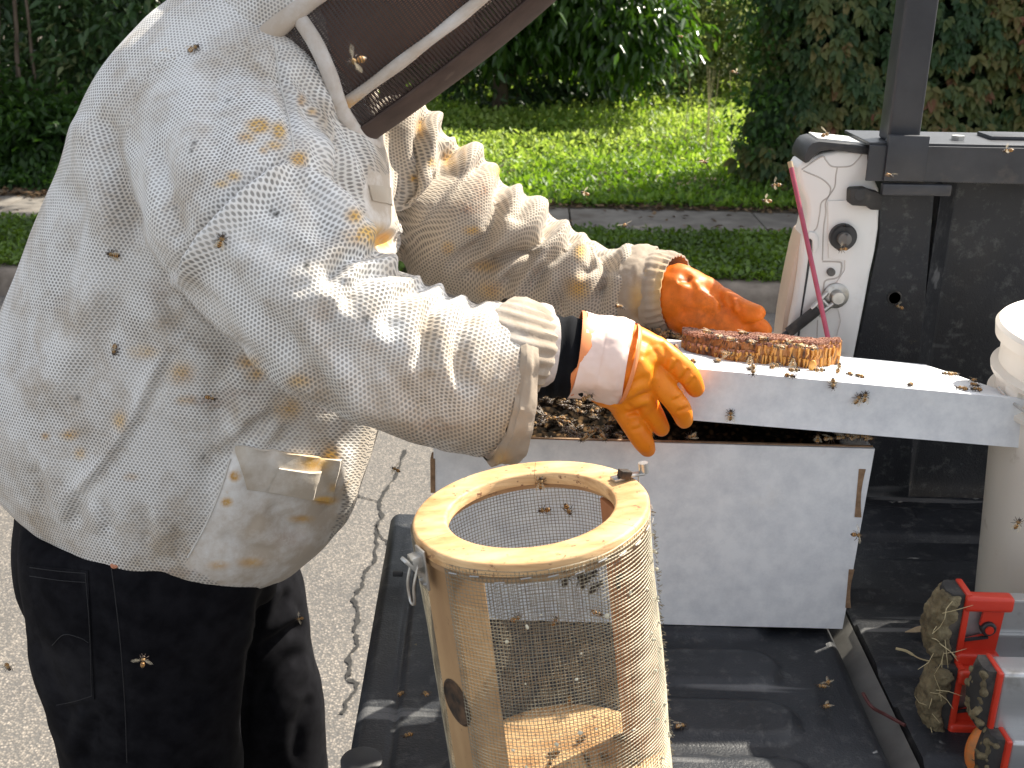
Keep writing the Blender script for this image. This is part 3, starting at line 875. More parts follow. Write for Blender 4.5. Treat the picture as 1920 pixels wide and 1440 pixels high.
# wire cloth: crossed wires, open over the left post
a0, a1 = LA+0.20, LA+2*math.pi-0.30
wr = 0.00029
mesh = MB(); pitch = 0.00318
nv_ = int((a1-a0)*CR/pitch); nh = int((CH-0.008)/pitch)
WV = []; WF = []
def strip(pts, outs):
    n0 = len(WV)
    for p, o_ in zip(pts, outs):
        WV.extend(((p+o_[0]*wr), (p-o_[0]*wr*.6+o_[1]*wr), (p-o_[0]*wr*.6-o_[1]*wr)))
    for i in range(len(pts)-1):
        for k in range(3):
            WF.append((n0+3*i+k, n0+3*i+(k+1) % 3, n0+3*i+3+(k+1) % 3, n0+3*i+3+k))
rr_ = random.Random(5)
def bulge(a, h): return CR+0.0006+0.0010*math.sin(a*3+h*20)+0.0006*math.sin(a*7-h*33)-0.0012*max(0, math.sin(h/CH*math.pi))
for i in range(nv_+1):
    a = a0+(a1-a0)*i/nv_
    o_ = cx*math.cos(a)+cy*math.sin(a); t = cax.cross(o_)
    hs = np.linspace(0.002, CH-0.0065+rr_.uniform(-.002, .001), 12)
    strip([CB+cax*h_+o_*bulge(a, h_)+t*0.0005*math.sin(h_*40+i*.2) for h_ in hs], [(o_, t)]*len(hs))
for j in range(nh+1):
    h_ = 0.003+j*pitch
    aa = np.linspace(a0-rr_.uniform(0, .01), a1+rr_.uniform(0, .01), 72)
    os_ = [cx*math.cos(a)+cy*math.sin(a) for a in aa]
    strip([CB+cax*(h_+0.0004*math.sin(a*9+j))+o_*(bulge(a, h_)+0.0002) for a, o_ in zip(aa, os_)], [(o_, cax) for o_ in os_])
mesh.add(WV, WF)
wm = mobj('wire_cloth', mesh.v, mesh.f, M['wire'], cg, smooth=False); tag(wm, kind='stuff')
# frayed wire ends at the overlap on the right, bits of wax
fr_ = MB()
for k in range(150):
    h_ = rr_.uniform(0.01, CH-0.012); a = 0.02+rr_.uniform(-.05, .05)
    p = cage(CR+0.001, a, h_); d = (cx*rr_.uniform(.3, 1)+cy*rr_.uniform(-1, .3)+cax*rr_.uniform(-.6, .6)).normalized()
    fr_.tube([p, p+d*rr_.uniform(.002, .005)], 0.00035, 3, cap=False)
tag(fr_.build('frayed_wire_ends', M['wire'], cg, smooth=False), kind='stuff')
bits = MB()
for k in range(46):
    a = rr_.uniform(-1.9, 0.4); h_ = rr_.uniform(.05, CH-.03)
    if k < 22: a = rr_.uniform(-.5, .15)
    bits.ball(cage(CR+0.0012, a, h_), (rr_.uniform(.0006, .0022), rr_.uniform(.0006, .001), rr_.uniform(.0006, .0024)), 6, 4, Matrix.Rotation(rr_.uniform(0, 3), 3, 'Y'))
tag(bits.build('wax_bits', M['lint'], cg), kind='stuff')
# staples
stp = MB()
for k in range(26):
    a = LA+0.3+k*0.205
    p = cage(CR+0.0016, a, CH-0.0125+0.002*math.sin(k*2.3)); t = cax.cross(cx*math.cos(a)+cy*math.sin(a))
    stp.tube([p-t*0.004, p+t*0.004+cax*0.0006], 0.0005, 4)
stp.build('staples', M['steel'], cg)
# toggle latches
def latch(ang, zc, flip=1.0, name='toggle_latch'):
    out = cx*math.cos(ang)+cy*math.sin(ang); t = cax.cross(out)
    rot = Matrix((t, out, cax)).transposed()
    def L(x, y, z): return CB+out*(CR+0.0015)+cax*zc+rot @ Vector((x, y, z))
    e = MB().box(L(0, 0.0012, 0), (0.016, 0.002, 0.034), rot, 0.0006).build(name, M['steel'], cg)
    MB().box(L(0.0, 0.006, 0.008), (0.011, 0.009, 0.010), rot, 0.0010).build('latch_cam', M['steel'], e)
    m = MB()
    m.box(L(0.0, 0.010, 0.004), (0.010, 0.003, 0.020), rot @ Matrix.Rotation(-0.6, 3, 'X'), 0.0008)
    m.build('latch_lever', M['steel'], e)
    w = 0.0060
    lp = [L(-w, 0.007, 0.006), L(-w, 0.013, -0.010), L(-w*.8, 0.014, -0.024), L(0, 0.0145, -0.027), L(w*.8, 0.014, -0.024), L(w, 0.013, -0.010), L(w, 0.007, 0.006)]
    P = spline([tuple(v) for v in lp], 5)
    MB().tube([Vector(p) for p in P], 0.0011, 8).build('latch_loop', M['steel'], e)
    for sx in (-1, 1):
        MB().ball(L(0.0045*sx, 0.0026, -0.012), (0.0018, 0.0018, 0.0012), 8, 5).build('rivet', M['steel'], e)
    return e
latch(LA-0.10, CH-0.020)
# far latch lies open across the rim
out = cx*math.cos(0.42)+cy*math.sin(0.42); t = cax.cross(out); rot = Matrix((out, t, cax)).transposed()
def L2(x, y, z): return CB+cax*CH+out*(CR-0.012)+rot @ Vector((x, y, z))
e = MB().box(L2(-0.002, 0.004, 0.0015), (0.010, 0.010, 0.003), rot, 0.0007).build('toggle_latch', M['steel'], cg)
MB().box(L2(0.003, 0, 0.0055), (0.010, 0.009, 0.007), rot @ Matrix.Rotation(0.3, 3, 'Y'), 0.0012).build('latch_cam', M['bore'], e)
MB().box(L2(0.013, -0.001, 0.003), (0.014, 0.007, 0.002), rot @ Matrix.Rotation(0.15, 3, 'Y'), 0.0006).build('latch_lever', M['steel'], e)
MB().tube([L2(0.021, 0, 0.002), L2(0.021, 0, 0.011)], [0.0042, 0.0042], 14).build('latch_knob', M['steel'], e)
P = spline([tuple(L2(*q)) for q in ((0.018, 0.004, 0.001), (0.0165, 0.002, -0.008), (0.016, -0.002, -0.020), (0.015, -0.004, -0.024))], 5)
MB().tube([Vector(p) for p in P], 0.0008, 6).build('latch_loop', M['steel'], e)

# ================================================================== white plastic bucket
M['bucket'] = simple('white_bucket_plastic', (0.76, 0.70, 0.61), (0.82, 0.78, 0.70), 0.42, scale=6, stretch=(1, 1, 0.3), dirt=(0.38, 0.29, 0.20), dscale=16, dlo=0.62, dhi=0.78)
BUZ = TZ-0.005
bl = at(1843, 1120, Y=1.085); rl = at(1879, 640, Y=1.085)
bc = Vector((bl.x+0.132, 1.085, BUZ))
rtop = at(1884, 622, Y=1.085).z
bh = rtop-BUZ
bu = empty('bucket', bc, 'tall white plastic bucket standing in the truck bed beside the lid', 'bucket')
rb0 = 0.1285; rb1 = bc.x-at(1876, 800, Y=1.085).x
prof = [(0.0, 0.004), (rb0-0.012, 0.004), (rb0-0.004, 0.0), (rb0, 0.006), (rb1, bh-0.085),
        (rb1+0.007, bh-0.083), (rb1+0.008, bh-0.078), (rb1+0.001, bh-0.074), (rb1+0.001, bh-0.055),
        (rb1+0.008, bh-0.053), (rb1+0.009, bh-0.048), (rb1+0.0015, bh-0.044), (rb1+0.0015, bh-0.018),
        (rb1+0.009, bh-0.016), (rb1+0.0105, bh-0.004), (rb1+0.007, bh), (rb1+0.001, bh-0.002), (rb1-0.002, bh-0.010), (rb0-0.004, 0.010), (0.0, 0.010)]
n = 96
bk = MB()
bk.loft([[bc+Vector((r_*math.cos(2*math.pi*k/n), r_*math.sin(2*math.pi*k/n), z)) for k in range(n)] for r_, z in prof], cap=False)
bk.build('bucket_shell', M['bucket'], bu)
ear = bc+Vector((-(rb1+0.004), -0.045, bh-0.063))
MB().box((bc.x-rb1*0.985-0.003, bc.y-0.02, bh+BUZ-0.066), (0.010, 0.022, 0.034), Matrix.Rotation(0.2, 3, 'Z'), 0.003).build('handle_ear', M['bucket'], bu)
P = []
for k in range(25):
    a = math.pi*k/24
    P.append(bc+Vector((-(rb1+0.010)*math.cos(a), -(rb1+0.012)*math.sin(a)*0.98, bh-0.060-0.022*math.sin(a))))
MB().tube(P, 0.0016, 8).build('wire_handle', M['steel'], bu)

# ================================================================== ladder lying in the bed
M['red_plastic'] = simple('red_ladder_plastic', (0.52, 0.030, 0.014), (0.64, 0.050, 0.022), 0.38, scale=12, dirt=(0.30, 0.09, 0.05), dscale=30, dlo=0.60, dhi=0.78)
M['orange_plastic'] = simple('orange_plastic', (0.72, 0.16, 0.025), (0.80, 0.24, 0.05), 0.4, scale=10, dirt=(0.35, 0.20, 0.10), dscale=18)
M['alu'] = simple('aluminium', (0.46, 0.46, 0.46), (0.58, 0.58, 0.57), 0.42, metal=0.75, scale=30, stretch=(0.1, 1, 1), dirt=(0.30, 0.28, 0.25), dscale=24, dlo=0.6, dhi=0.78)
M['mud'] = simple('dry_mud', (0.085, 0.066, 0.036), (0.21, 0.17, 0.095), 0.95, scale=70, bstr=1.0, bscale=150, bdist=0.004)
M['straw'] = simple('dry_grass', (0.42, 0.34, 0.18), (0.55, 0.46, 0.27), 0.7, scale=30)
lad = empty('ladder', at(1800, 1385, Y=0.905), 'aluminium ladder with muddy red feet lying on edge in the bed', 'ladder')
def foot_far(px0, px1, y0, y1, Y, dep, padw, seed):
    """red end fitting, its rubber pad caked with mud and the rail behind it"""
    a = at(px0, y0, Y=Y); b = at(px0, y1, Y=Y); zt, zb = a.z, b.z; x0 = a.x; x1 = at(px1, y0, Y=Y).x
    xr = at(1990, y0, Y=Y).x+0.5
    rl_ = MB()
    hgt = zt-zb
    # C-section rail: web with two flanges
    rl_.box(((x1+xr)/2-0.01, Y+0.012, (zt+zb)/2), (xr-x1+0.02, 0.0025, hgt-0.006))
    for z in (zt-0.004, zb+0.004):
        rl_.box(((x1+xr)/2-0.01, Y+0.006, z), (xr-x1+0.02, 0.014, 0.003), None, 0.0006)
    rl_.box(((x1+xr)/2-0.01, Y+0.0085, (zt*.42+zb*.58)), (xr-x1+0.02, 0.004, 0.003), None, 0.0006)
    rl_.build('rail', M['alu'], lad, smooth=False)
    ft = MB()
    ft.box((x0+0.003, Y+dep/2, (zt+zb)/2), (0.006, dep, hgt+0.004), None, 0.0015)
    ft.box(((x0+x1)/2, Y+0.004, zt-hgt*.10), (x1-x0, 0.014, hgt*.20), None, 0.004, 3)
    ft.box(((x0+x1)/2-0.002, Y+0.004, zb+hgt*.11), (x1-x0-0.004, 0.014, hgt*.22), None, 0.004, 3)
    f_ = ft.build('foot', M['red_plastic'], lad)
    # web plate with the slanted window edge and the pivot
    zm = zt-hgt*.52
    pv = Vector((x0+(x1-x0)*0.62, Y+0.003, zm+hgt*.05))
    wb = MB().prism([(x0+0.022, Y+0.006, zt-hgt*.20), (x1-0.004, Y+0.006, zt-hgt*.20), (x1-0.006, Y+0.006, zb+hgt*.2), (x0+0.004, Y+0.006, zb+hgt*.2), (x0+0.004, Y+0.006, zm-hgt*.14), (pv.x+0.002, Y+0.006, zm-hgt*.03), (pv.x-0.008, Y+0.006, zm+hgt*.09)], (0, 0.003, 0))
    wb.build('foot_web', M['red_plastic'], f_, smooth=False)
    MB().box(((x0+x1)/2, Y+0.0145, (zt+zb)/2), (x1-x0-0.004, 0.002, hgt*0.6)).build('inner_plate', M['alu'], f_, smooth=False)
    pn = MB().tube([pv+Vector((0, 0.006, 0)), pv+Vector((0, 0.000, 0)), pv+Vector((0, -0.0012, 0))], [0.0072, 0.0072, 0.006], 20).build('pivot_ring', M['black_plastic'], f_)
    MB().tube([pv+Vector((0, 0.002, 0)), pv+Vector((0, -0.0025, 0))], [0.0048, 0.004], 14).build('pivot_pin', M['red_plastic'], pn)
    MB().box((x0+(x1-x0)*.34, Y+0.004, zm-hgt*.09), ((x1-x0)*.60, 0.003, 0.0022), Matrix.Rotation(-0.17, 3, 'Y')).build('web_edge', M['black_plastic'], f_, smooth=False)
    # pad: rubber block rounded at the outside
    rs = random.Random(seed)
    pd = MB(); rings = []
    for k in range(13):
        u = k/12; z = zb+(zt-zb)*u
        w = padw*(0.42+0.58*math.sin(math.pi*(0.08+0.84*u)))
        rings.append([(x0, Y+0.002, z), (x0-w*.7, Y+0.003, z), (x0-w, Y+0.010, z), (x0-w, Y+dep-0.008, z), (x0-w*.7, Y+dep, z), (x0, Y+dep, z)])
    pad = pd.loft(rings).build('rubber_pad', M['rubber'], f_)
    mud = MB()
    rings = []
    for k in range(21):
        u = 0.02+0.96*k/20; z = zb+(zt-zb)*u
        w = padw*(0.42+0.58*math.sin(math.pi*(0.08+0.84*u)))
        i_ = w*(0.30+0.28*noise.noise((u*6, seed*3.1, 0)))
        rings.append([(x0-i_, Y-0.0005, z), (x0-w*.72, Y-0.003, z), (x0-w*1.06, Y+0.006, z), (x0-w*1.08, Y+dep-0.006, z), (x0-w*.7, Y+dep+.001, z), (x0-i_, Y+dep, z)])
    mud.loft(rings)
    for k in range(16):
        u = rs.random(); z = zb+(zt-zb)*(0.05+0.9*u); w = padw*(0.42+0.58*math.sin(math.pi*(0.08+0.84*u)))
        mud.ball((x0-w*rs.uniform(.4, 1.0), Y-.001, z), (rs.uniform(.003, .006), .003, rs.uniform(.003, .007)), 8, 6)
    mo = mud.build('caked_mud', M['mud'], f_)
    remesh(mo, 0.0018, 3)
    c = get_co(mo.data); no = get_no(mo.data)
    d = np.array([noise.fractal(Vector(p)*160, 1.0, 2.0, 3) for p in c])
    set_co(mo.data, c+no*(d*0.0022)[:, None])
    gs = MB()
    for k in range(13):
        u = rs.random(); z = zb+(zt-zb)*u; w = padw*(0.42+0.58*math.sin(math.pi*(0.08+0.84*u)))
        p = Vector((x0-w*rs.uniform(.5, 1.0), Y-0.003, z)); ln_ = rs.uniform(.008, .032)
        d1 = Vector((rs.uniform(-.5, .6), -0.15, rs.uniform(-1, .5))).normalized()
        d2 = (d1+Vector((rs.uniform(-.5, .5), 0, rs.uniform(-.5, .5)))).normalized()
        gs.tube([p, p+d1*ln_*.5, p+d1*ln_*.5+d2*ln_*.5], [0.0004, 0.0004, 0.0002], 4)
    tag(gs.build('grass_shreds', M['straw'], f_), kind='stuff')
    return f_
foot_far(1812, 1904, 1118, 1254, 0.912, 0.030, 0.027, 1)
foot_far(1798, 1890, 1257, 1386, 0.900, 0.030, 0.026, 2)
def tube_end(px0, y0, y1, Y, dep, seed, padw):
    a = at(px0, y0, Y=Y); b = at(px0, y1, Y=Y); zt, zb = a.z, b.z; x0 = a.x; hgt = zt-zb
    xr = x0+0.55
    MB().box(((x0+0.005+xr)/2, Y+dep/2, (zt+zb)/2), (xr-x0-0.005, dep, hgt), None, 0.004, 3).build('rail', M['alu'], lad)
    f_ = MB().box((x0+0.0025, Y+dep/2, (zt+zb)/2), (0.005, dep+0.003, hgt+0.003), None, 0.002, 3).build('foot', M['red_plastic'], lad)
    rs = random.Random(seed)
    rings = []
    for k in range(13):
        u = k/12; z = zb+hgt*u
        w = padw*(0.30+0.70*math.sin(math.pi*(0.05+0.80*u)))
        rings.append([(x0, Y+0.003, z), (x0-w*.7, Y+0.004, z), (x0-w, Y+0.010, z), (x0-w, Y+dep-0.008, z), (x0-w*.7, Y+dep, z), (x0, Y+dep, z)])
    MB().loft(rings).build('rubber_pad', M['rubber'], f_)
    mud = MB()
    for k in range(46):
        u = rs.random(); z = zb+hgt*(0.05+0.9*u); w = padw*(0.30+0.70*math.sin(math.pi*(0.05+0.80*u)))
        s_ = rs.uniform(.002, .0045)
        mud.ball((x0-w*rs.uniform(.5, 1.05), Y+rs.uniform(0, dep*0.8), z), (s_, s_*rs.uniform(.6, 1), s_*rs.uniform(.7, 1.2)), 8, 6)
    mo = mud.build('caked_mud', M['mud'], f_)
    remesh(mo, 0.0015, 2)
tube_end(1872, 1264, 1375, 0.845, 0.030, 5, 0.016)
tube_end(1888, 1392, 1500, 0.825, 0.030, 6, 0.016)
# round orange end cap between the rails
c = at(1872, 1412, Y=0.856)
rings = []
for k in range(9):
    a = k/8*math.pi/2
    rings.append([Vector((c.x-0.006-0.024*math.sin(a), c.y+0.018*math.cos(2*math.pi*j/28)*math.cos(a)*1.0, c.z+0.034*math.sin(2*math.pi*j/28)*max(math.cos(a), .02))) for j in range(28)])
rings.insert(0, [p+Vector((0.03, 0, 0)) for p in rings[0]])
MB().loft(rings).build('orange_end_cap', M['orange_plastic'], lad)

# ================================================================== thin rod leaning on the jamb, loose twigs and stalks
M['rod'] = simple('magenta_rod', (0.30, 0.045, 0.085), (0.40, 0.075, 0.115), 0.4, scale=40)
M['rodtip'] = simple('bare_rod_tip', (0.45, 0.33, 0.20), None, 0.6)
r0 = at(1482, 308, Y=1.395); r2 = on_lid(1557, 655, 0.003); rdir = (r2-r0).normalized(); r1 = r0.lerp(r2, .5)
rod = MB().tube([r0, r1, r2], 0.0031, 10).build('stake', M['rod'])
tag(rod, 'thin magenta stake leaning from the lid behind the comb towards the jamb', 'stake')
MB().tube([r0-rdir*0.003, r0+rdir*0.005], 0.0032, 10).build('bare_tip', M['rodtip'], rod)
M['twig'] = simple('dark_red_twig', (0.07, 0.018, 0.018), (0.13, 0.04, 0.035), 0.6, scale=60)
tw = [at(1618, 1300, Z=TZ+0.004), at(1634, 1325, Z=TZ+0.003), at(1660, 1340, Z=TZ-0.008), at(1697, 1360, Z=TZ-0.006)]
tag(MB().tube([Vector(p) for p in spline([tuple(v) for v in tw], 5)], 0.0018, 7).build('twig', M['twig']), 'dark red twig lying across the gap beside the tailgate', 'twig')
st_ = [at(1680, 1216, Z=TZ+0.002), at(1700, 1221, Z=TZ+0.003), at(1725, 1235, Z=TZ+0.002), at(1755, 1242, Z=TZ+0.002)]
tag(MB().tube([Vector(p) for p in spline([tuple(v) for v in st_], 5)], [0.0016]*8+[0.0008]*8, 6).build('straw_stalk', M['straw']), 'pale straw stalk lying on the bed floor by the ladder', 'straw')
lf = at(1738, 1186, Z=TZ+0.002)
lfm = MB().loft([[lf+Vector((x, w, 0.002+0.004*abs(w)/0.005+0.003*math.sin(x*90)), ) for w in (-ww, 0, ww)] for x, ww in ((-0.024, .0006), (-0.012, .005), (0, .006), (0.012, .0045), (0.022, .0005))], closed=False)
M['dry_leaf'] = simple('dry_leaf', (0.32, 0.23, 0.13), (0.45, 0.35, 0.22), 0.6, scale=50)
tag(lfm.build('dry_leaf', M['dry_leaf']), 'curled dry leaf lying on the dark bed floor', 'leaf')

# ================================================================== the beekeeper
def cloth_mat(name, mesh=True, white=(0.86, 0.85, 0.83), grime=(0.50, 0.42, 0.33), uvscale=1.0):
    """off-white work cloth: woven with rows of round holes, stained with wax and honey"""
    m, nt, p = new_mat(name)
    def attr(n_):
        a = N(nt, 'ShaderNodeAttribute', attribute_name=n_); return a.outputs['Fac']
    tone = ramp(nt, noise_tex(nt, 9, 5, 0.6), [(0.30, tuple(c*0.90 for c in white)), (0.70, white)])
    gn = N(nt, 'ShaderNodeMath', operation='MULTIPLY_ADD'); nt.links.new(noise_tex(nt, 14, 6, 0.7), gn.inputs[0]); gn.inputs[1].default_value = 1.4
    nt.links.new(attr('grime'), gn.inputs[2])
    gf_ = ramp(nt, gn.outputs[0], [(0.62, 0.0), (1.55, 0.95)])
    col = mixc(nt, gf_, tone, grime)
    # stains
    sn = N(nt, 'ShaderNodeMath', operation='MULTIPLY_ADD'); nt.links.new(noise_tex(nt, 75, 8, 0.8), sn.inputs[0]); sn.inputs[1].default_value = 1.25
    sn.inputs[2].default_value = 0.0
    mot = ramp(nt, sn.outputs[0], [(0.42, 0.30), (0.62, 1.0)])
    sm_ = N(nt, 'ShaderNodeMath', operation='MULTIPLY'); nt.links.new(ramp(nt, attr('stain'), [(0.08, 0.0), (0.75, 0.95)]), sm_.inputs[0]); nt.links.new(mot, sm_.inputs[1])
    sf = sm_.outputs[0]
    sc_ = ramp(nt, noise_tex(nt, 30, 3), [(0.35, (0.50, 0.26, 0.055)), (0.65, (0.72, 0.44, 0.10))])
    col = mixc(nt, sf, col, sc_)
    rn = N(nt, 'ShaderNodeMath', operation='MULTIPLY_ADD'); nt.links.new(noise_tex(nt, 110, 8, 0.8), rn.inputs[0]); rn.inputs[1].default_value = 1.4
    rn.inputs[2].default_value = 0.0
    rm_ = N(nt, 'ShaderNodeMath', operation='MULTIPLY'); nt.links.new(attr('rust'), rm_.inputs[0]); nt.links.new(ramp(nt, rn.outputs[0], [(0.55, 0.0), (0.82, 0.85)]), rm_.inputs[1])
    rf = rm_.outputs[0]
    col = mixc(nt, rf, col, (0.30, 0.15, 0.085))
    # stray specks all over
    sp = ramp(nt, noise_tex(nt, 26, 5, 0.75), [(0.66, 0.0), (0.74, 0.55)])
    col = mixc(nt, sp, col, (0.55, 0.38, 0.17))
    if mesh:
        col = mixc(nt, attr('tear'), col, (0.05, 0.05, 0.045))
        uv = N(nt, 'ShaderNodeUVMap'); uv.uv_map = 'weave'
        pitch = 0.0040
        def lattice(off):
            mp = N(nt, 'ShaderNodeMapping'); mp.inputs['Scale'].default_value = (1/pitch, 1/(pitch*1.62), 1); mp.inputs['Location'].default_value = (off, off, 0)
            nt.links.new(uv.outputs[0], mp.inputs[0])
            fr = N(nt, 'ShaderNodeVectorMath', operation='FRACTION'); nt.links.new(mp.outputs[0], fr.inputs[0])
            sb = N(nt, 'ShaderNodeVectorMath', operation='SUBTRACT'); nt.links.new(fr.outputs[0], sb.inputs[0]); sb.inputs[1].default_value = (0.5, 0.5, 0)
            ml = N(nt, 'ShaderNodeVectorMath', operation='MULTIPLY'); nt.links.new(sb.outputs[0], ml.inputs[0]); ml.inputs[1].default_value = (1, 1.62, 0)
            ln = N(nt, 'ShaderNodeVectorMath', operation='LENGTH'); nt.links.new(ml.outputs[0], ln.inputs[0])
            return ln.outputs['Value']
        mn = N(nt, 'ShaderNodeMath', operation='MINIMUM'); nt.links.new(lattice(0.0), mn.inputs[0]); nt.links.new(lattice(0.5), mn.inputs[1])
        hole = ramp(nt, mn.outputs[0], [(0.22, 1.0), (0.39, 0.0)])
        pl = N(nt, 'ShaderNodeMath', operation='SUBTRACT'); pl.inputs[0].default_value = 1; nt.links.new(attr('plain'), pl.inputs[1])
        vary = ramp(nt, noise_tex(nt, 17, 3), [(0.3, 0.55), (0.7, 1.0)])
        h1 = N(nt, 'ShaderNodeMath', operation='MULTIPLY'); nt.links.new(hole, h1.inputs[0]); nt.links.new(pl.outputs[0], h1.inputs[1])
        h2 = N(nt, 'ShaderNodeMath', operation='MULTIPLY'); nt.links.new(h1.outputs[0], h2.inputs[0]); nt.links.new(vary, h2.inputs[1])
        inner = mixc(nt, 0.88, col, (0.13, 0.125, 0.115))
        col = mixc(nt, h2.outputs[0], col, inner)
        iv = N(nt, 'ShaderNodeMath', operation='SUBTRACT'); iv.inputs[0].default_value = 1; nt.links.new(h1.outputs[0], iv.inputs[1])
        wv = noise_tex(nt, 700, 2)
        ad = N(nt, 'ShaderNodeMath', operation='MULTIPLY_ADD'); nt.links.new(wv, ad.inputs[0]); ad.inputs[1].default_value = 0.3; nt.links.new(iv.outputs[0], ad.inputs[2])
        bump(nt, p, ad.outputs[0], 0.55, 0.0010)
    else:
        bump(nt, p, noise_tex(nt, 420, 3), 0.35, 0.0008)
    nt.links.new(col, p.inputs['Base Color'])
    p.inputs['Roughness'].default_value = 0.9
    p.inputs['Specular IOR Level'].default_value = 0.2
    p.inputs['Sheen Weight'].default_value = 0.15
    return m
M['jacket'] = cloth_mat('ventilated_cloth')
M['cuffcloth'] = cloth_mat('plain_cuff_cloth', mesh=False, white=(0.62, 0.57, 0.52), grime=(0.36, 0.29, 0.22))
M['lining'] = cloth_mat('pale_lining', mesh=False, white=(0.62, 0.56, 0.54), grime=(0.46, 0.38, 0.34))
M['denim'] = simple('black_denim', (0.004, 0.004, 0.0055), (0.010, 0.010, 0.0125), 0.95, scale=40, bstr=0.35, bscale=900, bdist=0.0006, spec=0.10, dirt=(0.022, 0.022, 0.025), dscale=5, dlo=0.55, dhi=0.80)
M['thread'] = simple('grey_stitching', (0.014, 0.014, 0.016), None, 0.8)
M['copper'] = simple('copper_rivet', (0.60, 0.24, 0.13), (0.72, 0.34, 0.20), 0.35, metal=0.8, scale=200)
M['blackcloth'] = simple('black_sleeve_cloth', (0.003, 0.0034, 0.005), (0.007, 0.008, 0.011), 0.95, scale=50, bstr=0.4, bscale=600, bdist=0.0006, spec=0.2)
def glove_mat(name, a, b, dirt):
    m, nt, p = new_mat(name)
    c = ramp(nt, noise_tex(nt, 26, 5), [(0.3, a), (0.7, b)])
    d = ramp(nt, noise_tex(nt, 130, 5, 0.7), [(0.60, 0.0), (0.74, 0.55)])
    c = mixc(nt, d, c, dirt)
    at_ = N(nt, 'ShaderNodeAttribute', attribute_name='rust')
    d2 = N(nt, 'ShaderNodeMath', operation='MULTIPLY'); nt.links.new(at_.outputs['Fac'], d2.inputs[0]); nt.links.new(ramp(nt, noise_tex(nt, 60, 5, 0.7), [(0.35, 0.0), (0.65, 1.0)]), d2.inputs[1])
    c = mixc(nt, d2.outputs[0], c, tuple(k*0.35 for k in a))
    nt.links.new(c, p.inputs['Base Color']); p.inputs['Roughness'].default_value = 0.48
    p.inputs['Specular IOR Level'].default_value = 0.35
    p.inputs['Subsurface Weight'].default_value = 0.08
    p.inputs['Subsurface Radius'].default_value = (0.006, 0.002, 0.0006)
    h = noise_tex(nt, 90, 4, stretch=(1, 1, 1)); bump(nt, p, h, 0.18, 0.002)
    return m
M['glove'] = glove_mat('orange_rubber_glove', (0.80, 0.215, 0.008), (0.92, 0.30, 0.015), (0.50, 0.13, 0.01))
M['glove_far'] = glove_mat('orange_rubber_glove_dirty', (0.74, 0.155, 0.010), (0.86, 0.22, 0.014), (0.33, 0.075, 0.01))
M['pinkcuff'] = simple('pale_pink_glove_lining', (0.83, 0.62, 0.54), (0.89, 0.72, 0.65), 0.65, scale=18, bstr=0.12, bscale=60, bdist=0.002)
M['orange_edge'] = simple('orange_glove_rim', (0.82, 0.28, 0.10), None, 0.5)
M['skin'] = simple('skin', (0.42, 0.24, 0.16), (0.50, 0.30, 0.21), 0.6, scale=10)
M['boot'] = simple('boot_leather', (0.05, 0.03, 0.02), (0.09, 0.06, 0.04), 0.6, scale=20)

man = empty('person', (-0.40, 1.27, 0.0), 'person in a stained white ventilated bee jacket leaning over the white box', 'person')
YC = 1.27
SEC = [  # back pixel, front pixel, half depth, y centre
    ((52, 945), (575, 1030), 0.175, YC), ((8, 895), (645, 968), 0.20, YC), ((-12, 850), (690, 880), 0.205, YC), ((-18, 760), (712, 800), 0.212, YC), ((2, 640), (730, 690), 0.215, YC),
    ((52, 520), (742, 570), 0.215, YC), ((100, 400), (745, 460), 0.212, YC), ((140, 300), (738, 370), 0.205, YC), ((178, 200), (722, 300), 0.20, YC),
    ((228, 110), (702, 250), 0.185, YC), ((300, 25), (684, 205), 0.16, YC), ((400, -55), (664, 160), 0.125, YC), ((500, -90), (646, 110), 0.095, YC), ((560, -95), (640, 60), 0.07, YC)]
rows = []
for b_, f_, hw, yc in SEC:
    B = at(*b_, Y=yc); F_ = at(*f_, Y=yc)
    rows.append([*B, *F_, hw])
rows = spline(rows, 6)
TC = []; TA = []; TB = []
torso_rings = []
for r_ in rows:
    B, F_, hw = Vector(r_[0:3]), Vector(r_[3:6]), r_[6]
    C_ = (B+F_)/2; A_ = (F_-B)/2
    TC.append(C_); TA.append(A_); TB.append(hw)
    ring = []; low = max(0, 1-len(torso_rings)/20)
    for k in range(64):
        t = 2*math.pi*k/64; e = 2/2.25
        cc = math.copysign(abs(math.cos(t))**e, math.cos(t)); ss = math.copysign(abs(math.sin(t))**e, math.sin(t))
        egg = 1-0.80*low*max(0, -math.cos(t))**1.3           # the hem narrows towards the back
        ring.append(C_+A_*cc+Vector((0, hw*ss*egg, 0)))
    torso_rings.append(ring)
def limb(rows, n=5, seg=40):
    """rows: pixel x, y, world Y, half width in pixels -> centre line and radii"""
    R_ = []
    for x, y, Y, w in rows:
        c = at(x, y, Y=Y); depth = -((np.array(c)-CP) @ RC)[2]
        R_.append([*c, w*depth/F_PX])
    S = spline(R_, n)
    return [Vector(q[:3]) for q in S], [q[3] for q in S]
NEAR = [(395, 215, 1.20, 170), (430, 300, 1.135, 186), (470, 400, 1.05, 190), (525, 490, 0.995, 182), (600, 570, 0.975, 172), (690, 630, 0.98, 160), (785, 672, 0.995, 150), (870, 700, 1.015, 148), (936, 712, 1.025, 149)]
FAR = [(690, 330, 1.36, 120), (770, 355, 1.43, 140), (830, 395, 1.455, 138), (900, 440, 1.455, 124), (980, 480, 1.44, 112), (1060, 512, 1.42, 98), (1130, 535, 1.40, 90), (1190, 545, 1.385, 84)]
nc, nr = limb(NEAR); fc, fr2 = limb(FAR)
jb = MB().loft(torso_rings)
jb.tube(nc, nr, 48); jb.tube(fc, fr2, 48)
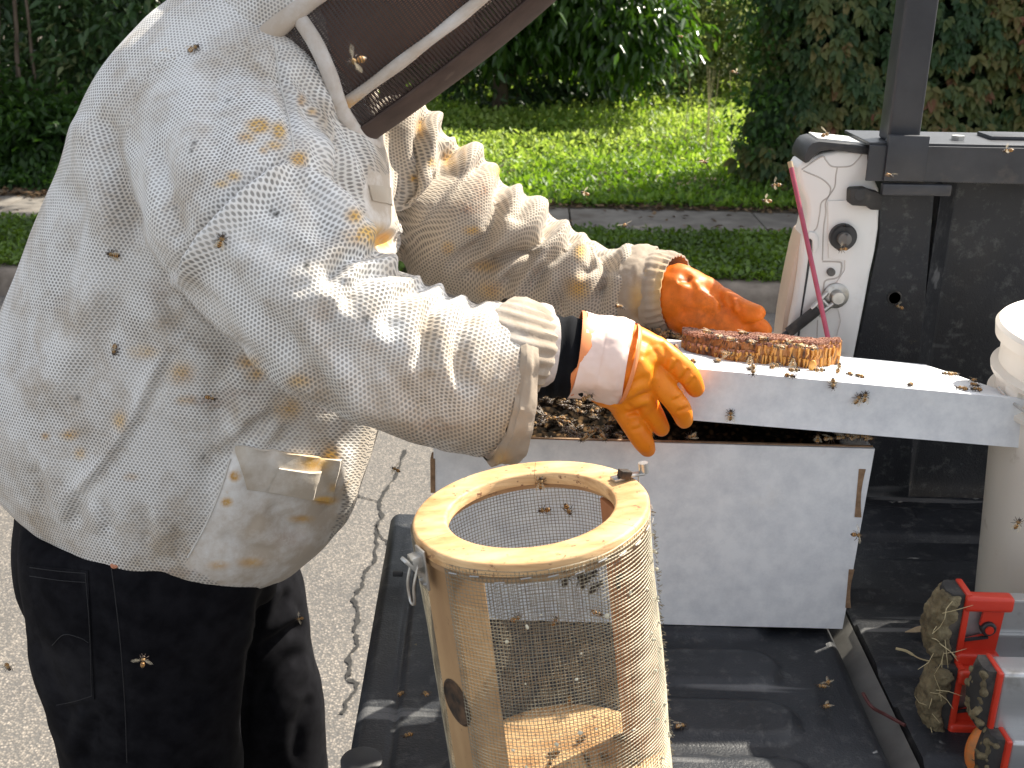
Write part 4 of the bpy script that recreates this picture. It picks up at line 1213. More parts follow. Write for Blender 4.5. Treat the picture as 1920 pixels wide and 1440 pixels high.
# shoulder yoke joining neck and both arms
jb.ball(at(478, 200, Y=1.165), (0.085, 0.075, 0.085), 24, 16)
jb.ball(at(760, 260, Y=1.40), (0.06, 0.07, 0.055), 24, 16)
jacket = jb.build('jacket', M['jacket'], man)
remesh(jacket, 0.0072, 5, 1, 0.5)
jm = jacket.data
co = get_co(jm); no = get_no(jm)
co_base, no_base = co.copy(), no.copy()
def metric(P, cen, rad):
    C_ = np.array([tuple(c) for c in cen]); r_ = np.array(rad)
    best = np.full(len(P), 1e9); idx = np.zeros(len(P), int); s0 = np.zeros(len(P))
    L = np.r_[0, np.cumsum(np.linalg.norm(np.diff(C_, axis=0), axis=1))]
    for i in range(len(C_)-1):
        ab = C_[i+1]-C_[i]; t = np.clip(((P-C_[i]) @ ab)/(ab @ ab), 0, 1)
        d = np.linalg.norm(P-(C_[i]+t[:, None]*ab), axis=1)
        k = d < best
        best[k] = d[k]; idx[k] = i; s0[k] = (L[i]+t*(L[i+1]-L[i]))[k]
    return best/r_[np.minimum(idx, len(r_)-1)], idx, s0
def tube_uv(P, cen, n_=8):
    _, idx, s0 = metric(P, cen, [1]*len(cen))
    rings = tube_rings(cen, [1]*len(cen), 4, Vector((0, 0, 1)))
    C_ = np.array([tuple(c) for c in cen])
    X = np.array([tuple(rings[i][0]-cen[i]) for i in range(len(cen))]); Yv = np.array([tuple(rings[i][1]-cen[i]) for i in range(len(cen))])
    d = P-C_[idx]
    return np.arctan2((d*Yv[idx]).sum(1), (d*X[idx]).sum(1)), s0
TCn = np.array([tuple(c) for c in TC]); TAn = np.array([tuple(c) for c in TA]); TBn = np.array(TB)
def torso_param(P):
    ax = TCn[-1]-TCn[0]
    best = np.full(len(P), 1e9); idx = np.zeros(len(P), int); s0 = np.zeros(len(P))
    L = np.r_[0, np.cumsum(np.linalg.norm(np.diff(TCn, axis=0), axis=1))]
    for i in range(len(TCn)-1):
        ab = TCn[i+1]-TCn[i]; t = ((P-TCn[i]) @ ab)/(ab @ ab)
        # plane of the section
        nrm = np.cross(TAn[i], (0, 1, 0)); nrm /= np.linalg.norm(nrm)
        d = np.abs((P-TCn[i]) @ nrm)
        k = d < best
        best[k] = d[k]; idx[k] = i
        s0[k] = (L[i]+np.clip((P-TCn[i]) @ nrm*np.sign(ab @ nrm), -.01, .01))[k]
    a = np.linalg.norm(TAn[idx], axis=1); b = TBn[idx]
    d = P-TCn[idx]
    xx = (d*(TAn[idx]/a[:, None])).sum(1); yy = d[:, 1]
    th_ = np.arctan2(yy/b, xx/a)
    mt = np.hypot(yy/b, xx/a)
    # arc length of a mean ellipse
    tt = np.linspace(-math.pi, math.pi, 400); am, bm_ = 0.215, 0.20
    ds = np.hypot(am*np.sin(tt), bm_*np.cos(tt)); S = np.r_[0, np.cumsum((ds[1:]+ds[:-1])/2*np.diff(tt))]
    return np.interp(th_, tt, S), s0, mt
# ---- creases
T_FOLDS = [
    ([(548, 285), (505, 318), (440, 372), (385, 432), (335, 498), (298, 532)], 0.016, 10, 0.8, -1),
    ([(515, 70), (524, 150), (540, 215), (552, 285)], 0.0045, 9, 0.3, 1),
    ([(190, 200), (200, 245), (214, 310), (236, 380), (268, 470)], 0.007, 20, 0.8, 1),
    ([(292, 250), (304, 330), (322, 400), (345, 480)], 0.005, 18, 0.8, 1),
    ([(252, 250), (262, 330), (280, 410)], 0.003, 14, 0.5, 1),
    ([(150, 330), (140, 420), (120, 520), (105, 610)], 0.005, 24, 0.6, -1),
    ([(240, 520), (200, 620), (150, 720), (110, 800)], 0.005, 26, 0.7, 1),
    ([(300, 540), (330, 600), (390, 640), (470, 690)], 0.004, 16, 0.6, 1),
    ([(560, 292), (610, 318), (660, 360), (705, 420)], 0.009, 15, 0.7, 1),
    ([(575, 262), (620, 300), (668, 352), (700, 390)], 0.005, 10, 0.8, -1),
    ([(560, 190), (600, 240), (640, 300), (690, 360)], 0.006, 14, 0.7, -1),
    ([(545, 130), (580, 170), (620, 220), (660, 270)], 0.0045, 12, 0.7, 1),
    ([(640, 240), (668, 290), (690, 340), (720, 420)], 0.006, 12, 0.6, 1),
    ([(412, 120), (398, 200), (404, 280), (430, 330)], 0.003, 22, 0.5, 1),
    # side seam and hem gathers
    ([(335, 640), (300, 710), (262, 790), (215, 860), (165, 920), (140, 985)], 0.004, 8, 1.4, 1),
    ([(150, 915), (142, 955), (138, 990)], 0.006, 11, 0.5, 1),
    ([(60, 870), (75, 910), (82, 965)], 0.004, 12, 0.5, -1),
    ([(190, 930), (205, 970), (200, 1010)], 0.004, 10, 0.6, 1),
    ([(270, 940), (280, 990), (272, 1035)], 0.004, 10, 0.6, -1),
    ([(330, 975), (338, 1020), (332, 1055)], 0.003, 9, 0.6, 1),
    ([(430, 640), (410, 720), (420, 800), (400, 880), (370, 960)], 0.006, 24, 0.6, -1),
    ([(520, 770), (480, 800), (445, 835), (425, 880)], 0.006, 16, 0.8, 1),
    ([(545, 795), (520, 830), (505, 860)], 0.004, 12, 0.7, 1),
    ([(620, 820), (605, 880), (622, 940), (600, 1000)], 0.004, 14, 0.7, -1),
    ([(500, 950), (540, 985), (580, 1010)], 0.004, 18, 0.6, 1),
    ([(410, 1000), (470, 1030), (540, 1040)], 0.003, 12, 0.6, 1),
]
N_FOLDS = [
    ([(735, 452), (700, 462), (664, 474), (632, 505), (610, 560)], 0.013, 15, 0.06, 1, 1),
    ([(776, 494), (735, 497), (697, 506), (660, 545), (640, 600)], 0.012, 15, 0.06, 1, 1),
    ([(806, 522), (760, 548), (735, 590), (722, 640)], 0.010, 15, 0.06, 1, 1),
    ([(850, 540), (815, 575), (800, 630), (805, 700)], 0.009, 15, 0.06, 1, 1),
    ([(893, 558), (868, 610), (862, 680), (876, 760)], 0.007, 15, 0.06, 1, 1),
    ([(660, 480), (600, 520), (540, 560)], 0.004, 18, 0.3, -1),
    ([(590, 560), (630, 640), (690, 720), (740, 790)], 0.006, 22, 0.3, 1),
    ([(500, 560), (540, 640), (600, 720), (650, 780)], 0.005, 24, 0.3, 1),
    ([(400, 470), (440, 540), (500, 620), (560, 690)], 0.005, 26, 0.3, -1),
    ([(340, 520), (390, 580), (450, 660), (520, 730)], 0.004, 22, 0.3, 1),
    ([(660, 640), (730, 700), (800, 780), (850, 830)], 0.005, 20, 0.3, 1),
    ([(770, 650), (810, 720), (860, 800)], 0.004, 18, 0.3, -1),
    ([(560, 330), (600, 400), (620, 470)], 0.004, 22, 0.3, 1),
    ([(470, 380), (560, 410), (640, 450)], 0.003, 22, 0.3, -1),
    ([(440, 430), (540, 470), (640, 500)], 0.003, 24, 0.3, 1),
]
F_FOLDS = [
    ([(806, 205), (790, 280), (765, 380), (748, 470), (742, 560)], 0.010, 16, 0.06, -1, 1),
    ([(868, 262), (860, 314), (828, 359), (793, 404), (757, 464), (745, 500)], 0.015, 14, 0.06, -1, 1),
    ([(911, 300), (868, 357), (828, 410), (780, 470), (760, 520)], 0.008, 14, 0.06, 1, 1),
    ([(955, 330), (943, 378), (917, 436), (900, 460), (828, 520)], 0.012, 14, 0.06, -1, 1),
    ([(995, 352), (980, 385), (958, 420)], 0.006, 13, 0.06, 1, 1),
    ([(1050, 392), (1030, 418), (994, 452), (940, 487), (844, 545)], 0.017, 15, 0.06, 1, 1),
    ([(1010, 455), (985, 490), (955, 525), (930, 560)], 0.010, 13, 0.3, -1),
    ([(1099, 404), (1078, 432), (1045, 468), (1005, 520), (975, 570)], 0.013, 13, 0.06, -1, 1),
    ([(1113, 418), (1111, 450), (1107, 490), (1080, 530)], 0.009, 10, 0.06, 1, 1),
    ([(1137, 428), (1138, 468), (1126, 531), (1112, 600)], 0.013, 13, 0.06, -1, 1),
    ([(1162, 436), (1150, 480), (1160, 520)], 0.006, 10, 0.06, 1, 1),
    ([(1070, 520), (1050, 560), (1040, 600)], 0.005, 13, 0.3, 1),
    ([(845, 230), (838, 300), (815, 340)], 0.007, 15, 0.06, 1, 1),
]
FOLD_GAIN = 1.45
mT_u, mT_v, mT = torso_param(co)
mN, iN, sN = metric(co, nc, nr); mF, iF, sF = metric(co, fc, fr2)
reg = np.argmin(np.stack((mT, mN*1.0, mF*1.0)), 0)
edges = np.empty(len(jm.edges)*2, np.int32); jm.edges.foreach_get('vertices', edges); edges = edges.reshape(-1, 2)
deg = np.bincount(edges.ravel(), minlength=len(co))
def relax(A, it, lam=0.5, mask=None):
    for _ in range(it):
        S_ = np.stack([np.bincount(edges[:, 0], A[edges[:, 1], k], len(A))+np.bincount(edges[:, 1], A[edges[:, 0], k], len(A)) for k in range(A.shape[1])], 1)/deg[:, None]
        w_ = lam if mask is None else (lam*mask)[:, None]
        A = A+(S_-A)*w_
    return A
disp = np.zeros((len(co), 3))
for sel, lines in ((reg != 2, T_FOLDS+N_FOLDS), (reg == 2, F_FOLDS)):
    disp[sel] = (fold(co[sel], no[sel], lines, 1)-co[sel])*(1.9 if lines is F_FOLDS else 1.15)
co = co+relax(disp, 3, 0.5)*FOLD_GAIN
# soft unevenness of hanging cloth
nz = np.array([noise.noise(Vector(p)*9)*0.0045+noise.noise(Vector(p)*24+Vector((5, 1, 2)))*0.0016 for p in co])
# bunched sleeves: slanting rings of slack
def rings_of(s0, u, per, ph, slant): return np.sin(2*math.pi*(s0/per+slant*np.sin(u)+ph+0.35*np.sin(s0*37)))
uN, _ = tube_uv(co, nc); uF, _ = tube_uv(co, fc)
kN = (reg == 1)*np.clip((sN-0.24)/0.08, 0, 1)*np.clip(mN*0+1, 0, 1); kF = (reg == 2)*np.clip((sF-0.05)/0.08, 0, 1)
nz += kN*0.0006*rings_of(sN, uN, 0.034, 0.2, 0.5)+kF*0.0008*rings_of(sF, uF, 0.036, 0.4, 0.8)
co += no*nz[:, None]
set_co(jm, co)
for _ in range(1):
    pass
jm.update()
no = get_no(jm)
Q = topx(co); vis = facing(co, no) > -0.35
# ---- stains, dirt, plain panels
grime = np.zeros(len(co)); stain = np.zeros(len(co)); rust = np.zeros(len(co)); plain = np.zeros(len(co))
grime += (reg == 2)*0.42+(reg == 2)*np.clip((sF-0.1)/0.3, 0, 1)*0.15
grime += (reg == 1)*np.clip((sN-0.30)/0.25, 0, 1)*0.40
grime += (reg == 0)*np.clip((Q[:, 0]-420)/300, 0, 1)*np.clip((Q[:, 1]-600)/200, 0, 1)*0.25
grime += (reg == 0)*np.clip((Q[:, 1]-880)/150, 0, 1)*0.12
grime += (reg == 0)*np.clip((Q[:, 0]-660)/60, 0, 1)*0.25
def blob(arr, x, y, rx, ry=None, a=1.0, rg=None):
    ry = ry or rx
    d = ((Q[:, 0]-x)/rx)**2+((Q[:, 1]-y)/ry)**2
    k = vis if rg is None else vis & (reg == rg)
    arr[k] = np.maximum(arr[k], a*np.exp(-d[k]*0.9))
for x, y, rx, ry, a in ((485, 236, 22, 15, 1), (523, 245, 13, 15, 1), (462, 258, 18, 12, .7), (560, 298, 15, 13, 1), (515, 272, 16, 9, .7), (495, 282, 10, 8, .6),
                        (438, 330, 14, 10, .7), (415, 345, 16, 8, .6), (565, 188, 8, 12, .7), (585, 210, 10, 8, .6), (690, 440, 34, 18, 1), (715, 450, 22, 16, 1.1), (665, 405, 16, 16, .8),
                        (540, 765, 30, 22, .6), (560, 715, 25, 14, .55), (340, 700, 26, 22, .6), (350, 750, 18, 10, .55), (465, 680, 26, 14, .6), (480, 700, 20, 14, .6), (130, 815, 16, 10, .7), (85, 818, 9, 7, .7), (150, 850, 12, 12, .6),
                        (225, 790, 14, 20, .6), (270, 660, 30, 14, .45), (245, 895, 14, 8, .5), (620, 860, 16, 22, .9), (440, 893, 9, 8, 1.2), (425, 942, 9, 7, 1.2), (610, 938, 18, 7, 1.1), (565, 973, 22, 7, .7), (410, 1060, 20, 8, .6), (470, 1055, 26, 9, .6)):
    blob(stain, x, y, rx, ry, a)
for x, y, rx, ry, a in ((905, 350, 16, 30, 1.0), (880, 390, 28, 16, .8), (895, 375, 10, 12, .9), (395, 755, 40, 10, .8), (445, 738, 30, 8, .6), (610, 590, 20, 10, .4), (820, 800, 40, 14, .5), (960, 690, 20, 20, .4), (330, 1075, 40, 8, .5), (300, 540, 20, 20, .3), (540, 1010, 30, 16, .45)):
    blob(rust, x, y, rx, ry, a)
for x, y, rx, ry, a in ((788, 240, 8, 18, .9), (842, 300, 12, 16, .8), (810, 305, 8, 8, .8), (868, 260, 7, 40, .7), (935, 320, 18, 12, .8), (885, 432, 16, 8, .8), (775, 335, 7, 7, .9), (1088, 470, 12, 18, .7), (1085, 540, 22, 22, .7), (1180, 560, 20, 30, .6), (910, 500, 30, 12, .5), (840, 465, 12, 12, .6), (920, 545, 24, 18, .5)):
    blob(stain, x, y, rx, ry, a, 2)
panel_px = [(440, 833), (555, 858), (640, 862), (648, 880), (640, 950), (605, 1040), (560, 1100), (420, 1100), (345, 1060), (385, 985), (415, 915), (432, 860)]
flap_px = [(690, 318), (738, 330), (742, 490), (738, 520), (705, 520), (690, 420), (680, 360)]
k = vis & (reg == 0)
plain[k & in_poly(Q, panel_px)] = 1
plain[k & in_poly(Q, flap_px)] = 1
plain[(reg == 0) & (Q[:, 1] > 10000)] = 1
tear = np.zeros(len(co))
for x, y, rx, ry, a in ((511, 396, 5, 4, 1.2), (520, 400, 4, 4, 1.2), (515, 404, 4, 3, 1), (575, 498, 4, 6, 1.2), (686, 598, 5, 6, 1.1), (364, 268, 4, 4, 1), (359, 282, 3, 4, .9), (428, 188, 4, 3, .9), (145, 745, 5, 4, .9), (380, 857, 4, 4, .9), (330, 390, 3, 3, .7)):
    blob(tear, x, y, rx, ry, a)
for n_, a_ in (('grime', grime), ('stain', stain), ('rust', rust), ('plain', plain), ('tear', tear)):
    fattr(jm, n_, np.clip(a_, 0, 2))
# weave coordinates, one chart for the body and one for each sleeve
nl = len(jm.loops); lv = np.empty(nl, np.int32); jm.loops.foreach_get('vertex_index', lv)
lp = np.empty(len(jm.polygons), np.int32); jm.polygons.foreach_get('loop_start', lp)
ltot = np.empty(len(jm.polygons), np.int32); jm.polygons.foreach_get('loop_total', ltot)
face_of = np.repeat(np.arange(len(jm.polygons)), ltot)
freg = reg[lv[lp]][face_of]
mT_u, mT_v, _ = torso_param(co)
uv = np.zeros((nl, 2))
tilt = 0.30
U0, V0 = mT_u[lv], mT_v[lv]
U1, V1 = uN[lv]*0.088, sN[lv]; U2, V2 = uF[lv]*0.072, sF[lv]
uv[:, 0] = np.choose(freg, (U0, V1, V2)); uv[:, 1] = np.choose(freg, (V0, U1, U2))
# let each chart settle until its edges have the cloth's own length: the weave stays even over folds
def settle(UV, ok, it=160):
    e = edges[ok[edges[:, 0]] & ok[edges[:, 1]]]
    d = UV[e[:, 1]]-UV[e[:, 0]]; e = e[np.abs(d).max(1) < 0.10]
    L3 = np.linalg.norm(co_base[e[:, 1]]-co_base[e[:, 0]], axis=1); dg = np.maximum(np.bincount(e.ravel(), minlength=len(UV)), 1); UV0 = UV.copy(); D_ = np.zeros_like(UV)
    for _ in range(it):
        d = UV[e[:, 1]]-UV[e[:, 0]]; l2 = np.maximum(np.hypot(d[:, 0], d[:, 1]), 1e-7)
        q = d*((l2-L3)/l2)[:, None]*0.9
        mv = np.stack([np.bincount(e[:, 0], q[:, k], len(UV))-np.bincount(e[:, 1], q[:, k], len(UV)) for k in (0, 1)], 1)
        D_ = D_+mv/dg[:, None]
        for _s in range(2):      # a smooth give of the cloth, no local buckling
            av_ = np.stack([np.bincount(e[:, 0], D_[e[:, 1], k], len(UV))+np.bincount(e[:, 1], D_[e[:, 0], k], len(UV)) for k in (0, 1)], 1)/dg[:, None]
            D_ = D_*0.4+av_*0.6
        UV = UV0+D_
    return UV
vd = np.array((-0.10, -0.93, 0.35)); vd /= np.linalg.norm(vd)
e1 = np.cross((0, 0, 1), vd)*-1; e1 /= np.linalg.norm(e1); e2 = np.cross(e1, vd); e2 *= np.sign(e2[2])
e1 *= np.sign(e1[0])
half = np.where(no_base @ vd > -0.02, 0, 1)
cid = reg*2+half
fcid = cid[lv[lp]][face_of]
charts = []
for r_i in range(6):
    ok = cid == r_i
    for _ in range(2):
        g_ = ok.copy(); g_[edges[ok[edges[:, 0]], 1]] = True; g_[edges[ok[edges[:, 1]], 0]] = True; ok = g_
    a_, b_ = co_base @ e1, co_base @ e2
    th_ = (0.12, 0.62, 0.45)[r_i//2]
    UV = np.stack((a_*math.cos(th_)-b_*math.sin(th_), a_*math.sin(th_)+b_*math.cos(th_)), 1)
    charts.append(settle(UV, ok, 150 if r_i % 2 == 0 else 5))
uv = np.choose(fcid[:, None], [c_[lv] for c_ in charts])
# keep a face that crosses the wrap on one side
first = np.repeat(uv[lp], ltot, axis=0)
big = np.abs(uv-first) > 0.05
uv[big] = first[big]
ul = jm.uv_layers.new(name='weave'); ul.data.foreach_set('uv', uv.astype(np.float32).ravel())
jbvh = BVHTree.FromPolygons([tuple(c) for c in co], [tuple(p.vertices) for p in jm.polygons])

def cast(bvh, px, py):
    d = Vector(ray(px, py)).normalized()
    h = bvh.ray_cast(Vector(CP), d)
    return h[0], h[1]
def patch(bvh, poly, off, name, mat, parent, n=26, thick=0.0016, bulge_=0.0, wr=0.0006, dep=0.006):
    """cloth piece lying on a surface, cut to a quad of pixels (four corners, edges subdivided)"""
    p00, p10, p11, p01 = [np.array(q, float) for q in poly]
    v = []; f = []; last = None
    for j in range(n+1):
        for i in range(n+1):
            s, t = i/n, j/n
            q = p00*(1-s)*(1-t)+p10*s*(1-t)+p11*s*t+p01*(1-s)*t
            h, nn = cast(bvh, q[0], q[1])
            if h is None: h, nn = last
            last = (h, nn)
            nn = (nn+Vector((0, -0.6, 0.2))).normalized()
            v.append(h+nn*(off+bulge_*math.sin(math.pi*s)*math.sin(math.pi*t)+wr*noise.noise(h*70)))
    V_ = np.array([tuple(a) for a in v]).reshape(n+1, n+1, 3)
    for _ in range(6):
        W = V_.copy(); W[1:-1, 1:-1] = (V_[:-2, 1:-1]+V_[2:, 1:-1]+V_[1:-1, :-2]+V_[1:-1, 2:])/4; V_ = W*0.5+V_*0.5
    v = [Vector(a) for a in V_.reshape(-1, 3)]
    m = len(v); v += [a+Vector((0, dep+thick, -0.001)) for a in v]
    def I(i, j, k=0): return k*m+j*(n+1)+i
    for j in range(n):
        for i in range(n):
            f += [(I(i, j), I(i, j+1), I(i+1, j+1), I(i+1, j)), (I(i, j, 1), I(i+1, j, 1), I(i+1, j+1, 1), I(i, j+1, 1))]
    for i in range(n):
        f += [(I(i, 0), I(i+1, 0), I(i+1, 0, 1), I(i, 0, 1)), (I(i, n), I(i, n, 1), I(i+1, n, 1), I(i+1, n)),
              (I(0, i), I(0, i, 1), I(0, i+1, 1), I(0, i+1)), (I(n, i), I(n, i+1), I(n, i+1, 1), I(n, i, 1))]
    o = MB().add(v, f).build(name, mat, parent)
    return o
def stain_attrs(o, g=0.3, blobs=()):
    c = get_co(o.data); q = topx(c); st = np.zeros(len(c)); ru = np.zeros(len(c))
    for x, y, rx, ry, a in blobs: st = np.maximum(st, a*np.exp(-0.9*(((q[:, 0]-x)/rx)**2+((q[:, 1]-y)/ry)**2)))
    fattr(o.data, 'grime', np.full(len(c), g)+np.clip((q[:, 1]-740)/130, 0, 1)*(q[:, 0] > 880)*(q[:, 0] < 1000)*0.45); fattr(o.data, 'stain', st); fattr(o.data, 'rust', ru); fattr(o.data, 'plain', np.ones(len(c)))
M['pocketcloth'] = cloth_mat('pocket_cloth', mesh=False, white=(0.76, 0.73, 0.68), grime=(0.50, 0.43, 0.34))
pk = patch(jbvh, [(442, 834), (636, 862), (622, 940), (462, 914)], 0.0055, 'pocket_flap', M['pocketcloth'], jacket, bulge_=0.003, wr=0.0015)
stain_attrs(pk, 0.25, ((560, 846, 30, 10, .6), (590, 868, 26, 16, .9), (610, 938, 20, 6, 1.2), (625, 915, 10, 10, .6)))
pk2 = patch(jbvh, [(520, 872), (590, 884), (582, 930), (500, 915)], 0.0115, 'flap_tab', M['pocketcloth'], jacket, n=12, bulge_=0.001)
stain_attrs(pk2, 0.3)
zf = patch(jbvh, [(690, 346), (733, 352), (736, 384), (698, 376)], 0.0015, 'zip_placket', M['pocketcloth'], jacket, bulge_=0.0008, dep=0.001)
stain_attrs(zf, 0.35, ((730, 470, 14, 30, .6),))
# piping along the armhole and zip: thin stitched seams lying on the cloth
def seam_line(bvh, pts, r, name, mat, parent, off=0.0006, n=8):
    P = spline(pts, n); out = []
    for q in P:
        h, nn = cast(bvh, q[0], q[1])
        if h is not None: out.append(h+nn*off)
    return MB().tube(out, r, 6).build(name, mat, parent)
M['seamcloth'] = simple('seam_tape', (0.60, 0.58, 0.54), (0.70, 0.68, 0.64), 0.9, scale=120)
seam_line(jbvh, [(515, 75), (524, 150), (540, 215), (552, 284)], 0.0009, 'shoulder_seam', M['seamcloth'], jacket, 0.0)
seam_line(jbvh, [(432, 860), (415, 915), (385, 985), (352, 1045)], 0.0011, 'panel_seam', M['seamcloth'], jacket)
seam_line(jbvh, [(441, 833), (500, 845), (560, 858), (640, 863)], 0.0012, 'pocket_seam', M['seamcloth'], jacket)

# ---- cuffs
def cuff_tube(rows, gathers, amp, name, mat, parent, seg=120, n=6, inner=True, phase=0.0, wob=0.004, flare=None):
    """open tube of gathered cloth: rows of pixel x, y, Y, half width px"""
    cen, rad = limb(rows, n)
    rings = tube_rings(cen, rad, seg)
    v = []
    for i, (c, ring) in enumerate(zip(cen, rings)):
        s = i/(len(cen)-1)
        for k, p in enumerate(ring):
            a = 2*math.pi*k/seg; d = (p-c).normalized()
            g = amp*math.sin(gathers*a+phase+1.3*math.sin(3*a)+2.0*s)*min(1, 0.25+s*1.2)
            v.append(p+d*(g+wob*noise.noise(p*22+Vector((phase, 0, 0)))+0.32*wob*noise.noise(p*75+Vector((0, phase, 3)))+0.16*wob*noise.noise(p*190)))
    nr_ = len(cen); f = []
    for i in range(nr_-1):
        for k in range(seg):
            f.append((i*seg+k, i*seg+(k+1) % seg, (i+1)*seg+(k+1) % seg, (i+1)*seg+k))
    m = len(v)
    if inner:
        for i in range(nr_):
            for k in range(seg):
                p = v[i*seg+k]; v.append(p+(cen[i]-p).normalized()*0.0022)
        for i in range(nr_-1):
            for k in range(seg):
                f.append((m+i*seg+k, m+(i+1)*seg+k, m+(i+1)*seg+(k+1) % seg, m+i*seg+(k+1) % seg))
        e = (nr_-1)*seg
        for k in range(seg):
            f.append((e+k, e+(k+1) % seg, m+e+(k+1) % seg, m+e+k))
    o = MB().add(v, f).build(name, mat, parent)
    return o
c1 = cuff_tube([(926, 710, 1.024, 149), (940, 712, 1.026, 154), (958, 715, 1.028, 152), (976, 716, 1.03, 146)], 5, 0.0020, 'cuff', M['cuffcloth'], jacket, wob=0.010)
stain_attrs(c1, 0.45, ((940, 860, 20, 20, .5),))
c1b = cuff_tube([(944, 650, 1.024, 96), (958, 655, 1.020, 100), (978, 660, 1.022, 95), (992, 664, 1.026, 88)], 26, 0.0014, 'elastic_band', M['cuffcloth'], jacket, wob=0.003)
stain_attrs(c1b, 0.30)
c2 = cuff_tube([(950, 648, 1.03, 82), (985, 654, 1.032, 85), (1008, 658, 1.034, 85), (1026, 660, 1.036, 81)], 3, 0.002, 'inner_cuff', M['lining'], jacket, wob=0.004, phase=2)
stain_attrs(c2, 0.10)
c3 = cuff_tube([(1178, 545, 1.388, 84), (1195, 546, 1.384, 88), (1212, 548, 1.380, 85), (1228, 549, 1.376, 80)], 5, 0.0022, 'cuff', M['cuffcloth'], jacket, wob=0.006, phase=1)
stain_attrs(c3, 0.40, ((1195, 560, 16, 40, .5),))
c4 = cuff_tube([(1215, 546, 1.376, 76), (1232, 547, 1.372, 80), (1252, 549, 1.366, 78), (1268, 550, 1.360, 73)], 30, 0.0012, 'elastic_band', M['cuffcloth'], jacket, wob=0.003)
stain_attrs(c4, 0.45, ((1240, 540, 20, 50, .5),))
# black undersleeve
us = MB()
cen, rad = limb([(930, 668, 1.03, 66), (1000, 668, 1.034, 76), (1045, 668, 1.037, 76), (1095, 670, 1.040, 74)], 10)
rings = tube_rings(cen, rad, 64)
for i, ring in enumerate(rings):
    for k in range(len(ring)):
        p = ring[k]; d = (p-cen[i]).normalized()
        ring[k] = p+d*(0.0016*noise.noise(p*40)+0.0014*math.sin(i*1.1+2*math.sin(2*math.pi*k/64)))
us.loft(rings); us.build('undersleeve', M['blackcloth'], man)

# ---- near glove: palm, four fingers on the lid and box, thumb hooked behind the lid
def hand(parts, vox, name, mat, parent, lines=(), smooth_it=4):
    m = MB()
    for rows in parts:
        cen, rad = limb(rows, 5)
        # rounded ends
        t0 = (cen[0]-cen[1]).normalized(); t1 = (cen[-1]-cen[-2]).normalized()
        cc = [cen[0]+t0*rad[0]*.8, cen[0]+t0*rad[0]*.5]+cen+[cen[-1]+t1*rad[-1]*.5, cen[-1]+t1*rad[-1]*.8, cen[-1]+t1*rad[-1]*.95]
        rr2 = [rad[0]*.5, rad[0]*.85]+rad+[rad[-1]*.86, rad[-1]*.58, rad[-1]*.2]
        m.tube(cc, rr2, 20)
    o = m.build(name, mat, parent)
    remesh(o, vox, smooth_it, 1, 0.5)
    c = get_co(o.data); n_ = get_no(o.data)
    if lines: c = fold(c, n_, lines, 1)
    set_co(o.data, c)
    return o
FY = 1.040
NH = [
    [(1105, 672, 1.040, 64), (1140, 678, 1.036, 70), (1172, 686, 1.032, 66)],
    [(1120, 640, 1.045, 40), (1175, 640, 1.040, 36), (1215, 650, 1.037, 28), (1240, 664, 1.036, 23)],
    [(1120, 670, 1.038, 44), (1180, 684, 1.032, 42), (1212, 698, 1.030, 31), (1234, 715, 1.030, 23)],
    [(1120, 700, 1.038, 44), (1170, 718, 1.032, 42), (1196, 734, 1.032, 31), (1210, 752, 1.033, 23)],
    [(1120, 712, 1.042, 40), (1155, 735, 1.038, 40), (1168, 756, 1.038, 29), (1176, 774, 1.038, 22)],
    # fingers: index, middle, ring, little
    [(1228, 652, 1.037, 25), (1264, 678, 1.031, 22.5), (1291, 704, 1.031, 21.5), (1304, 728, 1.037, 18)],
    [(1226, 702, 1.031, 25), (1254, 738, 1.025, 22), (1275, 766, 1.027, 21), (1283, 787, 1.034, 17.5)],
    [(1204, 744, 1.034, 24), (1226, 778, 1.040, 20), (1240, 803, 1.048, 16.5)],
    [(1168, 764, 1.038, 24), (1188, 800, 1.034, 21), (1206, 828, 1.036, 20), (1214, 842, 1.041, 16)],
    # thumb, over the far edge of the lid's end
    [(1140, 660, 1.055, 34), (1190, 668, 1.085, 30), (1225, 682, 1.115, 25), (1245, 690, 1.13, 20)],
]
gl_lines = [([(1150, 745), (1185, 720), (1215, 705)], 0.0022, 7, 0.9, 1), ([(1165, 760), (1195, 745), (1225, 735)], 0.0022, 6, 0.9, 1), ([(1170, 776), (1200, 768), (1215, 760)], 0.002, 5, 0.9, 1),
            ([(1240, 640), (1250, 668), (1245, 690)], 0.0018, 7, 0.8, 1), ([(1272, 674), (1264, 690), (1256, 700)], 0.0016, 5, 0.8, 1), ([(1292, 690), (1282, 706), (1272, 716)], 0.0014, 4, 0.8, 1), ([(1304, 706), (1294, 720), (1284, 728)], 0.0012, 4, .8, 1),
            ([(1284, 740), (1272, 748), (1258, 752)], 0.0014, 4, .8, 1), ([(1294, 762), (1282, 768), (1266, 772)], 0.0013, 4, .8, 1), ([(1210, 660), (1230, 690), (1228, 712)], 0.002, 9, .7, 1),
            ([(1130, 620), (1150, 660), (1148, 700)], 0.0015, 9, .7, 1), ([(1205, 800), (1190, 806), (1180, 806)], 0.001, 4, .8, 1)]
gn_ = hand(NH, 0.0019, 'glove', M['glove'], man, gl_lines, 3)
gn_['label'] = 'clean orange rubber glove on the hand in front'
fattr(gn_.data, 'rust', np.zeros(len(gn_.data.vertices)))
